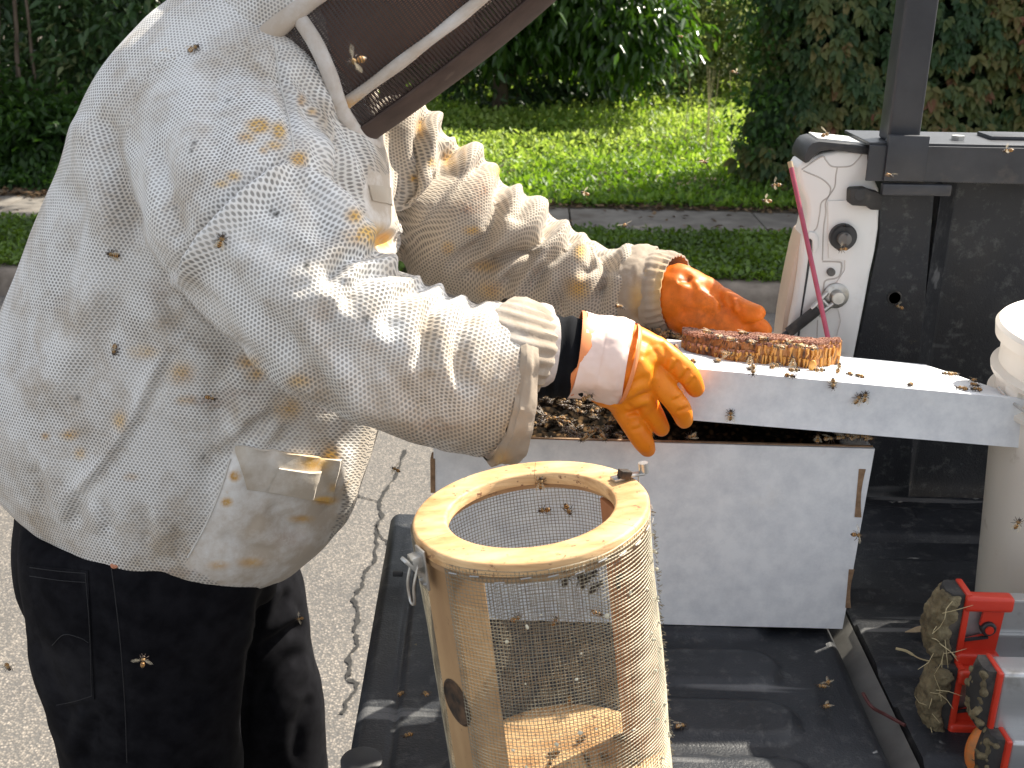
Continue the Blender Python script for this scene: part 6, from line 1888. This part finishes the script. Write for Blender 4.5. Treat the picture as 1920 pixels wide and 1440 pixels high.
# shaded evergreens at the left
xt = X(18, 8.6)
tree('evergreen_tree', (xt, 8.6, GZ), 'dark evergreen tree with two leaning brown trunks beyond the sidewalk', 'tree',
     [([(xt-.10, 8.6, .1), (xt-.06, 8.6, .9), (xt+.05, 8.6, 1.7), (xt+.10, 8.7, 3.4)], .085, .05), ([(xt+.07, 8.65, .1), (xt+.12, 8.7, 1.0), (xt+.22, 8.75, 2.2)], .022, .012), ([(xt+.18, 8.8, .1), (xt+.20, 8.8, 1.2), (xt+.26, 8.8, 2.4)], .014, .010)],
     [(xt+.8, 9.3, 1.5, .8, .6, .9), (xt-.9, 9.4, 1.6, .9, .6, 1.0), (xt, 9.6, 3.2, 1.8, 1.1, 1.0), (xt+.5, 9.2, .8, .7, .4, .5)], 15000, .105, .040, G['dark'], 31, spread=.14, down=.5, tint_mu=.5)
xb = X(120, 8.5)
tree('bush', (xb, 8.5, GZ), 'low glossy green bush under the evergreen tree on the left', 'bush',
     [([(xb-.1, 8.5, .1), (xb-.2, 8.45, .5)], .012, .006), ([(xb+.1, 8.5, .1), (xb+.25, 8.45, .55)], .012, .006)],
     [(xb-.2, 8.45, .42, .55, .32, .36), (xb+.45, 8.5, .40, .5, .3, .34)], 4200, .085, .036, G['mid'], 32, spread=.10, tint_mu=.45)
xb = X(-60, 8.4)
tree('bush', (xb, 8.4, GZ), 'dense dark bush left of the leaning trunks', 'bush', [([(xb, 8.4, .1), (xb+.1, 8.4, .5)], .012, .006)],
     [(xb, 8.4, .45, .55, .32, .42)], 2600, .085, .036, G['mid'], 33, spread=.10, tint_mu=.35)
xm = X(330, 9.6)
tree('evergreen_tree', (xm, 9.8, GZ), 'dark evergreen tree standing behind the person', 'tree', [([(xm, 9.8, .1), (xm+.1, 9.8, 1.5), (xm, 9.9, 3.5)], .08, .05)],
     [(xm-.2, 9.7, 1.2, 1.0, .6, 1.0), (xm+.9, 9.9, 1.6, .9, .6, .9), (xm+.3, 9.9, 3.0, 1.6, .9, 1.0)], 9000, .105, .042, G['dark'], 34, spread=.15, tint_mu=.4)
# sunlit drooping tree in the middle
xc = X(1090, 11.2)
tree('drooping_tree', (xc-.75, 11.6, GZ), 'small tree with drooping sunlit leaves over the clearing', 'tree',
     [([(xc-.85, 11.7, .1), (xc-.80, 11.6, .9), (xc-.5, 11.4, 1.7), (xc+.1, 11.3, 2.3)], .09, .04), ([(xc-.75, 11.6, .7), (xc-.2, 11.4, .95), (xc+.4, 11.2, 1.15)], .035, .012), ([(xc-.5, 11.4, 1.6), (xc-1.2, 11.3, 2.1)], .04, .015)],
     [(xc-.15, 11.2, 1.45, .75, .55, .50), (xc+.45, 11.0, 1.20, .50, .45, .42), (xc-.9, 11.3, 1.3, .55, .5, .45), (xc-.2, 11.4, 2.0, .9, .6, .45)], 9500, .125, .048, G['bright'], 35, spread=.15, down=1.1, tint_mu=.5)
xd = X(960, 12.0)
tree('shady_bush', (xd, 12.2, GZ), 'dark bush in the shade under the drooping tree', 'bush', [([(xd, 12.2, .1), (xd+.1, 12.2, .8)], .03, .01)],
     [(xd-.2, 12.1, .7, .9, .5, .6), (xd+.9, 12.3, .75, .8, .5, .6)], 5200, .11, .05, G['dark'], 36, spread=.14, tint_mu=.45)
xv = X(1290, 13.0)
tree('vine_thicket', (xv, 13.2, GZ), 'pale sunlit thicket of vines at the back of the clearing', 'thicket', [([(xv, 13.3, .1), (xv-.2, 13.3, 1.2), (xv+.1, 13.4, 2.2)], .03, .012)],
     [(xv-.1, 13.2, 1.0, .85, .5, .8), (xv+.8, 13.3, 1.2, .7, .5, .9), (xv-.3, 13.6, 2.0, .9, .5, .7)], 8000, .085, .045, G['pale'], 37, spread=.14, tint_mu=.45)
# tall trees closing the view behind
tree('bush', (-7.4, 9.2, GZ), 'wide dark bush at the far end of the evergreens', 'bush', [([(-7.4, 9.2, .1), (-7.3, 9.2, .9)], .03, .01)],
     [(-7.6, 9.2, .7, 1.0, .6, .7), (-6.3, 9.3, .9, .9, .6, .8), (-5.3, 9.5, 1.2, .8, .6, 1.0)], 8000, .11, .045, G['dark'], 61, spread=.15, tint_mu=.45)
for i, (x, y, lab) in enumerate(((-8.2, 12.5, 'small dark tree at the back behind the wide bush'), (-5.2, 13.5, 'small dark tree at the back behind the leaning trunks'), (-2.4, 14.5, 'small dark tree at the back behind the person'), (0.3, 16.0, 'small green tree at the back of the clearing behind the drooping tree'),
                                 (2.9, 16.5, 'small green tree at the back behind the vine thicket'), (6.0, 14.5, 'small green tree at the back behind the hedge'))):
    tree('small_tree', (x, y, GZ), lab, 'tree', [([(x, y, .1), (x+.1, y, 1.4), (x, y, 2.6)], .12, .05)],
         [(x, y, 1.1, 1.8, .8, 1.2), (x+.9, y+.4, 1.6, 1.5, .7, 1.1), (x-.6, y+.3, 1.9, 1.5, .7, 1.0)], 8000, .19, .085, G['mid'] if i > 1 else G['dark'], 40+i, 'trees closing the view', spread=.24, tint_mu=.35)
# street trees whose crowns stand above the picture and shade verge and sidewalk
tree('street_tree', (5.3, 10.3, GZ), 'broad street tree behind the hedge shading the sidewalk', 'tree', [([(5.3, 10.3, .1), (5.2, 10.1, 2.4), (4.7, 9.3, 4.6)], .16, .09), ([(5.2, 10.1, 2.6), (4.2, 9.4, 3.9), (3.4, 9.0, 4.6)], .08, .03)],
     [(4.4, 9.05, 5.0, 1.3, .75, .6), (3.1, 9.0, 4.9, 1.0, .7, .5), (5.7, 9.1, 5.0, 1.1, .8, .6)], 8000, .15, .08, G['mid'], 51, spread=.20, tint_mu=.4)
tree('street_tree', (-1.4, 10.9, GZ), 'broad street tree rising above the evergreens behind the person', 'tree', [([(-1.4, 10.9, .1), (-1.2, 10.4, 2.8), (-.4, 9.4, 4.6)], .13, .07)],
     [(0.2, 9.0, 5.0, 1.3, .75, .5), (-1.5, 9.1, 5.0, 1.1, .8, .6), (1.6, 9.0, 5.0, .8, .6, .45)], 6500, .15, .08, G['mid'], 52, spread=.20, tint_mu=.4)
# a few long grass stalks in front of the thicket
gs = MB()
for k in range(9):
    x = X(1290+k*7, 9.6)+mg.uniform(-.05, .05); y = 9.4+mg.uniform(-.3, .5)
    gs.tube([(x, y, .15), (x+mg.uniform(-.02, .02), y, .5), (x+mg.uniform(-.08, .05), y, .95)], [.004, .003, .0015], 5)
tag(gs.build('grass_stalks', M['straw']), 'thin dry grass stalks standing in the clearing by the hedge', 'grass', kind='stuff')

# ================================================================== honey bees
M['bee_gold'] = simple('bee_amber', (0.40, 0.19, 0.045), (0.58, 0.31, 0.09), 0.5, scale=400)
M['bee_dark'] = simple('bee_dark_band', (0.028, 0.016, 0.010), (0.06, 0.035, 0.02), 0.45, scale=400)
M['bee_fuzz'] = simple('bee_thorax_fuzz', (0.20, 0.115, 0.045), (0.36, 0.23, 0.10), 0.9, scale=900, bstr=0.8, bscale=1500, bdist=0.0006)
def wing_mat():
    m, nt, p = new_mat('bee_wing')
    p.inputs['Base Color'].default_value = (0.62, 0.52, 0.36, 1); p.inputs['Roughness'].default_value = 0.25; p.inputs['Alpha'].default_value = 0.32
    return m
M['bee_wing'] = wing_mat()
SC = 1.0
def bee_body():
    prof = [(-.0068, .0002, 1), (-.0064, .0008, 1), (-.0056, .0014, 1), (-.0052, .0016, 1), (-.0050, .0017, 0), (-.0044, .0020, 0), (-.0043, .0020, 1), (-.0036, .0022, 1), (-.0034, .0022, 0), (-.0026, .0022, 0), (-.0025, .0022, 1),
            (-.0018, .0020, 1), (-.0016, .0018, 0), (-.0007, .0009, 0), (-.0002, .0006, 1), (.0002, .0010, 2), (.0008, .0018, 2), (.0017, .0021, 2), (.0026, .0018, 2), (.0031, .0010, 2), (.0034, .0008, 1), (.0037, .0014, 1), (.0044, .0017, 1), (.0051, .0013, 1), (.0055, .0003, 1)]
    n = 10; v = []; f = []; mi = []
    for x, r_, _ in prof:
        zo = -.0006*max(0, -x/.0068)**1.5-.0004*(x > .0034)
        for k in range(n):
            a = 2*math.pi*k/n
            v.append((x, r_*math.cos(a), zo+r_*math.sin(a)*.92))
    for i in range(len(prof)-1):
        for k in range(n):
            f.append((i*n+k, i*n+(k+1) % n, (i+1)*n+(k+1) % n, (i+1)*n+k)); mi.append(prof[i+1][2])
    f.append(tuple(range(n-1, -1, -1))); mi.append(1); f.append(tuple((len(prof)-1)*n+k for k in range(n))); mi.append(1)
    return v, f, mi
def mk_mesh(name, v, f, mats, mi=None):
    me = bpy.data.meshes.new(name); me.from_pydata(v, [], f)
    for m in mats: me.materials.append(m)
    if mi: me.polygons.foreach_set('material_index', mi)
    me.polygons.foreach_set('use_smooth', [True]*len(f)); me.update()
    return me
bv, bf, bmi = bee_body()
legs = MB()
for s_ in (-1, 1):
    for x, dx, ln_ in ((.0026, .0022, .0042), (.0016, .0002, .0046), (.0006, -.0030, .0056)):
        legs.tube([(x, s_*.0010, -.0012), (x+dx*.45, s_*(.0010+ln_*.45), -.0002), (x+dx, s_*(.0010+ln_*.78), -.0026)], [.00034, .00034, .0002], 4)
    legs.tube([(.0052, s_*.0005, .0004), (.0064, s_*.0012, .0010), (.0074, s_*.0018, .0002)], [.0002, .0002, .00014], 4)
def wing_pts(s_, spread):
    """fore and hind wing of one side"""
    out = []; f = []
    for (ln_, wd, ang0, z) in ((.0098, .0030, 0.0, .0018), (.0068, .0024, .35, .0016)):
        a = math.pi-s_*(spread+ang0*(.4 if spread > .6 else .15))
        d = Vector((math.cos(a), -math.sin(a)*-1 if False else math.sin(a)*1.0, 0)); d = Vector((math.cos(a), abs(math.sin(a))*s_, .12 if spread > .6 else .04)).normalized()
        p = Vector((.0018, s_*.0012, z)); q = Vector((-d.y, d.x, 0)).normalized()*s_
        pts = [p, p+d*ln_*.35+q*wd*.45, p+d*ln_*.75+q*wd*.55, p+d*ln_, p+d*ln_*.8-q*wd*.40, p+d*ln_*.4-q*wd*.25]
        n0 = len(out); out += [tuple(a_) for a_ in pts]; f.append(tuple(n0+i for i in range(6)))
    return out, f
BM = mk_mesh('bee_body', bv, bf, [M['bee_gold'], M['bee_dark'], M['bee_fuzz']], bmi)
LM = mk_mesh('bee_legs', legs.v, legs.f, [M['bee_dark']])
WM = {}
for st, sp in (('rest', .28), ('fly', 1.35)):
    for s_ in (-1, 1):
        w_, wf = wing_pts(s_, sp); WM[st, s_] = mk_mesh('bee_wing', w_, wf, [M['bee_wing']])
# whole bee in one skin for the crowd
av = list(bv); af = list(bf); ai = list(bmi)
for vv, ff, k in ((legs.v, legs.f, 1), (WM['rest', 1].vertices, WM['rest', 1].polygons, 3), (WM['rest', -1].vertices, WM['rest', -1].polygons, 3)):
    n0 = len(av)
    if k == 3:
        av += [tuple(q.co) for q in vv]; af += [tuple(n0+i for i in p.vertices) for p in ff]
    else:
        av += list(vv); af += [tuple(n0+i for i in p) for p in ff]
    ai += [k]*(len(af)-len(ai))
CM = mk_mesh('bee_whole', av, af, [M['bee_gold'], M['bee_dark'], M['bee_fuzz'], M['bee_wing']], ai)
M['bee_wing_shaded'] = M['bee_wing'].copy(); M['bee_wing_shaded'].name = 'bee_wing_shaded'
wd_ = M['bee_wing_shaded'].node_tree.nodes['Principled BSDF']; wd_.inputs['Base Color'].default_value = (0.16, 0.11, 0.06, 1); wd_.inputs['Alpha'].default_value = 0.28; wd_.inputs['Roughness'].default_value = 0.5  # wing copy darkened for the crowd, its shade put into the colour
CM.materials[3] = M['bee_wing_shaded']
DM = CM.copy(); DM.name = 'bee_shaded_whole'
for k_ in (0, 2): DM.materials[k_] = M['bee_dark']  # darker bee copy: crowd shade and cage silhouettes put into the colour
br = random.Random(77)
def frame(up, head):
    up = Vector(up).normalized(); h = Vector(head); h = (h-up*h.dot(up)).normalized(); s_ = up.cross(h)
    return Matrix((h, s_, up)).transposed()
def bee(loc, up, head, label, group, st='rest', scale=1.0, whole=False, dark=False):
    m = Matrix.Translation(loc) @ frame(up, head).to_4x4() @ Matrix.Diagonal((scale, scale, scale, 1))
    o = bpy.data.objects.new('honey_bee', (DM if dark else CM) if whole else BM); o.matrix_world = m; link(o)
    tag(o, label, 'bee', group)
    if not whole:
        for s_ in (-1, 1):
            w_ = bpy.data.objects.new('wing', WM[st, s_]); w_.parent = o; COL.objects.link(w_)
        l = bpy.data.objects.new('legs', LM); l.parent = o; l['kind'] = 'stuff'; COL.objects.link(l)
    return o
def rnd_dir(): return Vector((br.uniform(-1, 1), br.uniform(-1, 1), br.uniform(-1, 1)))
H = 0.0030
def fly(px, py, Y, label, group, head=None, up=None, scale=1.05):
    return bee(at(px, py, Y=Y), up or Vector((br.uniform(-.4, .4), br.uniform(-.9, .2), 1)), head or Vector((br.uniform(-1, 1), br.uniform(-.4, .4), br.uniform(-.3, .3))), label, group, 'fly', scale)
# in the air
gA = 'bees flying before the sunlit clearing'; lA = 'honey bee in flight before the bright green clearing'
for px, py in ((1097, 362), (1320, 303)): fly(px, py, 1.5, lA, gA)
fly(1275, 68, 2.2, 'honey bee in flight high before the pale vine thicket', None); fly(1378, 135, 1.9, 'honey bee in flight beside the edge of the creeper hedge', None)
fly(1172, 422, 1.5, 'honey bee in flight before the shaded sidewalk', None)
for px, py in ((1455, 347), (1438, 376)): fly(px, py, 1.35, 'honey bee in flight beside the tip of the magenta stake', 'bees by the magenta stake', head=Vector((-1, 0, .2)))
fly(1548, 252, 1.40, 'honey bee hovering just above the black cap of the jamb', None)
fly(1667, 328, 1.30, 'honey bee in flight before the bracket of the rack post', None, head=Vector((.2, 0, 1)))
fly(1890, 282, 1.36, 'honey bee in flight along the top of the rack rail', None)
fly(1580, 467, 1.36, 'honey bee in flight right below the black striker cup', None, head=Vector((-1, 0, .4)))
fly(1686, 575, 1.42, 'honey bee on the wing beside the round hole in the liner', None)
fly(1162, 574, 1.22, 'honey bee in flight beside the cuff of the reaching sleeve', None)
fly(1101, 745, 1.00, 'honey bee in flight under the pale pink glove cuff', None)
fly(1607, 1003, 1.03, 'honey bee in flight at the corner of the white box', None, head=Vector((1, 0, 0)))
fly(742, 880, 1.3, 'honey bee in flight over the asphalt beside the jacket hem', None)
fly(668, 114, 0.82, 'large blurred honey bee in flight before the brown veil', None, head=Vector((-.9, .1, -.5)), up=Vector((.1, -.9, .6)), scale=1.15)
fly(268, 1240, 0.92, 'honey bee with spread wings in flight before the black jeans', None, head=Vector((0.1, 0, 1)), up=Vector((0, -1, .3)))
fly(15, 1250, 1.0, 'honey bee in flight over the sunlit asphalt behind the person', None)
fly(562, 1160, 1.15, 'honey bee in flight before the far leg of the jeans', None, scale=.8)
fly(395, 746, 0.95, 'honey bee in flight before the rusty smear on the jacket', None, scale=.9)
# on the jacket
for px, py, hd, lb in ((365, 94, (.6, 0, .8), 'honey bee clinging to the shoulder of the white jacket'), (415, 450, (.4, 0, .9), 'honey bee clinging to the upper sleeve below the torn hole'), (213, 476, (-1, 0, .2), 'dark honey bee clinging to the back of the white jacket'), (218, 656, (0, 0, -1), 'dark honey bee hanging on the side of the white jacket')):
    h, nn = cast(jbvh, px, py)
    bee(h+nn*H, nn, hd, lb, None, 'rest', 1.05)
# on the lid and box
gL = 'bees walking on the lid top'; lL = 'honey bee walking on the sunlit top of the white lid'
for px, py in ((1300, 676), (1408, 690), (1482, 704), (1594, 700), (1612, 704), (1707, 720), (1775, 700), (1789, 701), (1827, 713), (1803, 727), (1830, 729), (1828, 721), (1345, 676)):
    bee(on_lid(px, py, H*.9), lid_n, rnd_dir(), lL, gL)
gF = 'bees on the lid front'; lF = 'honey bee climbing the shaded front of the white lid'
for px, py, hd in ((1562, 720, (.1, 0, -1)), (1609, 748, (.5, 0, 1)), (1622, 744, (.1, 0, 1)), (1370, 778, (0, 0, 1))):
    p = at(px, py, Y=1.0508-H); bee(p, (0, -1, 0), hd, lF, gF)
gE = 'bees on the box corner'; lE = 'honey bee crowding the top corner of the box below the lid'
for px, py in ((1533, 822), (1555, 822), (1578, 820), (1592, 818), (1606, 819), (1620, 818), (1598, 808), (1630, 822)):
    p = at(px, py, Y=1.068); p.z = max(p.z, BZ+.002); bee(p, (0, -.5, 1), Vector((br.uniform(-1, 1), .1, br.uniform(-.1, .1))), lE, gE)
gB = 'bees on the box front'; lB = 'honey bee on the white box front just below its open top'
for px, py, hd in ((1095, 822, (-.7, 0, -.6)), (1131, 820, (.6, 0, -.7)), (1113, 808, (.9, 0, .3)), (1296, 818, (-.8, 0, -.3))):
    bee(at(px, py, Y=BY0-H-.001), (0, -1, 0), hd, lB, gB, scale=.95)
# on the comb
gC = 'bees on the comb'; lC = 'honey bee crawling over the broken honeycomb'
for px, py in ((1328, 622), (1350, 630), (1372, 636), (1395, 624), (1408, 640), (1432, 634), (1478, 642), (1492, 638), (1500, 648), (1526, 652), (1460, 650)):
    p = on_lid(px, py+24, 0.026); p = on_lid(px, py, 0.0285); bee(p, lid_n+Vector((0, -.2, 0)), rnd_dir(), lC, gC)
gC2 = 'bees at the comb edge'; lC2 = 'honey bee clinging to the cut edge of the honeycomb'
for px, py, hd in ((1404, 664, (.1, 0, 1)), (1410, 684, (0, 0, -1)), (1484, 668, (.1, 0, 1)), (1488, 690, (1, 0, 0)), (1452, 676, (1, 0, .4)), (1535, 690, (1, 0, 0)), (1570, 680, (.3, 0, 1)), (1362, 654, (1, 0, .2)), (1268, 646, (.4, 0, -1))):
    p = on_lid(px, min(py+6, 690), 0.010); bee(p+Vector((0, -.006, 0)), (0, -.8, .4), hd, lC2, gC2)
# the crowd in the open box
ZONES = ((1.17, 'bees along the front wall', 'honey bee in the dark crowd along the inside of the box front wall'), (1.235, 'bees in the middle of the box', 'honey bee in the middle of the dark crowd filling the open box'), (9, 'bees along the back wall', 'honey bee in the dark crowd along the inside of the box back wall'))
for k in range(190):
    x = br.uniform(-.035, .155); y = br.uniform(1.125, BY1-.010)
    z = 1.128+.012*noise.noise((x*30, y*30, 0))+br.uniform(-.004, .006)
    bee((x, y, z), Vector((br.uniform(-.5, .5), br.uniform(-.6, .3), 1)), rnd_dir(), *[(l_, g_) for lim, g_, l_ in ZONES if y < lim][0], scale=br.uniform(.9, 1.08), whole=True, dark=br.random() < .6)
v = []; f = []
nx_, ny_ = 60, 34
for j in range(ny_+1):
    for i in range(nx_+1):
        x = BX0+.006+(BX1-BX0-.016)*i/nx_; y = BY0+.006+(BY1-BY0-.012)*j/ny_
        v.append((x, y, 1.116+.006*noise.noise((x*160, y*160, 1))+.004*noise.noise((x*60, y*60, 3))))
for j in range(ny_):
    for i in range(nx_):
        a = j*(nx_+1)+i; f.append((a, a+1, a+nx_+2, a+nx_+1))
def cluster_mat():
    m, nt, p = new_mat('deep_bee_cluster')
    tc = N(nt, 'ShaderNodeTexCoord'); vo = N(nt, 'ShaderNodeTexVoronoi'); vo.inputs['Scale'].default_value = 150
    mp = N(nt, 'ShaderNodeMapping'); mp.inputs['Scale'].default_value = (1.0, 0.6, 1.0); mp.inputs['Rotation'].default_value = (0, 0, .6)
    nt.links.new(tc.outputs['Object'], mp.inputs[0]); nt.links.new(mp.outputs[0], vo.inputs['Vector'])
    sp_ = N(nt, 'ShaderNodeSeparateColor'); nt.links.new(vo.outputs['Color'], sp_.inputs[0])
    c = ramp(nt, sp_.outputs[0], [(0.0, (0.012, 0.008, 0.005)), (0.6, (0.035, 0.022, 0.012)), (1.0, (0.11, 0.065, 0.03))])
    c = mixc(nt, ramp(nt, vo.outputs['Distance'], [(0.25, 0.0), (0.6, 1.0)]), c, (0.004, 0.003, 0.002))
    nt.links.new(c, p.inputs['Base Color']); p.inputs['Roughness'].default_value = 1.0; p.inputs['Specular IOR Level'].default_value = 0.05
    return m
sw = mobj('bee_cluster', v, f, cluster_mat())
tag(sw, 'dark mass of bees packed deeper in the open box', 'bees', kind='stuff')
gK = 'bees clustered on the back rim'; lK = 'honey bee in the sunlit cluster on the back rim of the box'
for k in range(34):
    px = br.uniform(1196, 1272); py = br.uniform(616, 652)
    p = at(px, py, Y=1.30+br.uniform(-.02, .03)); 
    if p.z < BZ-.01: continue
    bee(p, Vector((br.uniform(-.5, .5), -.6, 1)), rnd_dir(), lK, gK, whole=True)
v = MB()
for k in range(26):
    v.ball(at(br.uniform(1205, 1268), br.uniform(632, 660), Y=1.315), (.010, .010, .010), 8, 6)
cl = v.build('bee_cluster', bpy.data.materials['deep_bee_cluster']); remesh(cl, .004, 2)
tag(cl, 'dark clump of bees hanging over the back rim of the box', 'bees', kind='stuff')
# in and on the cage
gW = 'bees on the cage wire'; lW = 'honey bee darkened to a silhouette gripping the wire cloth of the bee cage'
def cage_front(px, py, r_):
    """where the sight line first meets the cage wall"""
    d = Vector(ray(px, py)); o_ = Vector(CP)-CB
    d2 = d-cax*d.dot(cax); o2 = o_-cax*o_.dot(cax)
    A_, B_, C_ = d2.dot(d2), 2*d2.dot(o2), o2.dot(o2)-r_*r_
    s_ = math.sqrt(max(B_*B_-4*A_*C_, 0)); t1, t2 = (-B_-s_)/(2*A_), (-B_+s_)/(2*A_)
    return [Vector(CP)+d*t for t in (t1, t2)]
for px, py, hd in ((1052, 1062, (.8, 0, .5)), (1060, 1052, (1, 0, -.2)), (1082, 1056, (1, 0, .2)), (1098, 1058, (.9, 0, -.4)), (1070, 1068, (.4, 0, .9)), (1062, 1084, (.4, 0, 1)), (1044, 1070, (.6, 0, .7)), (1088, 1070, (.2, 0, 1)), (1108, 1080, (.9, 0, .5)), (1136, 1042, (1, 0, .3)), (1150, 1036, (.9, 0, .2)), (1118, 1100, (.9, 0, .4)), (1160, 1088, (.3, 0, 1)), (1092, 1088, (0, 0, 1))):
    p = cage_front(px, py, CR-.004)[0]; c_ = CB+cax*((p-CB).dot(cax)); bee(p, (c_-p), hd, lW, gW, whole=True, dark=True, scale=1.12)
gI = 'bees inside the cage'; lI = 'honey bee on the inner back wall of the bee cage'
for px, py, hd in ((1020, 957, (-1, 0, -.2)), (1065, 956, (.5, 0, -.9)), (968, 1160, (1, 0, .3)), (1040, 1165, (.4, 0, 1)), (1068, 1310, (0, 0, 1)), (1120, 1150, (1, 0, 0))):
    p = cage_front(px, py, CR-.005)[1]; c_ = CB+cax*((p-CB).dot(cax)); bee(p, (c_-p), hd, lI, gI, whole=True)
p = cage_front(1014, 906, .0685-.003)[1]; bee(p, CB+cax*(p-CB).dot(cax)-p, (0, 0, 1), 'dark honey bee climbing the inside of the wooden top hoop', None)
gD = 'dead bees in the cage'; lD = 'dead honey bee lying on the wooden cage floor'
for k in range(22):
    a = br.uniform(0, 6.28); r2 = br.uniform(.01, .082)
    bee(cage(r2, a, .019), rnd_dir()+Vector((0, 0, .6)), rnd_dir()*Vector((1, 1, .2)) if False else Vector((br.uniform(-1, 1), br.uniform(-1, 1), .1)), lD, gD, whole=True, scale=.92)
# on tailgate, asphalt-side edge and bucket
gT = 'bees on the tailgate'; lT = 'honey bee crawling on the black tailgate near the hinge gap'
for px, py in ((1540, 1286), (1552, 1280), (1549, 1324)): bee(at(px, py, Z=TZ+H), (.2, 0, 1), rnd_dir(), lT, gT)
bee(at(1277, 1360, Z=TZ+H), (0, 0, 1), (1, .3, 0), 'honey bee crawling on the tailgate beside the bee cage', None)
for px, py in ((798, 1300), (764, 1378), (752, 1300)): bee(at(px, py, Z=TZ+H), (0, .3, 1), rnd_dir(), 'dark honey bee on the tailgate edge left of the cage', 'bees left of the cage', whole=True)
p = at(1908, 982, Y=bc.y-.115); bee(p, (-.3, -1, 0), (.3, 0, 1), 'dark honey bee on the side of the white bucket', None)
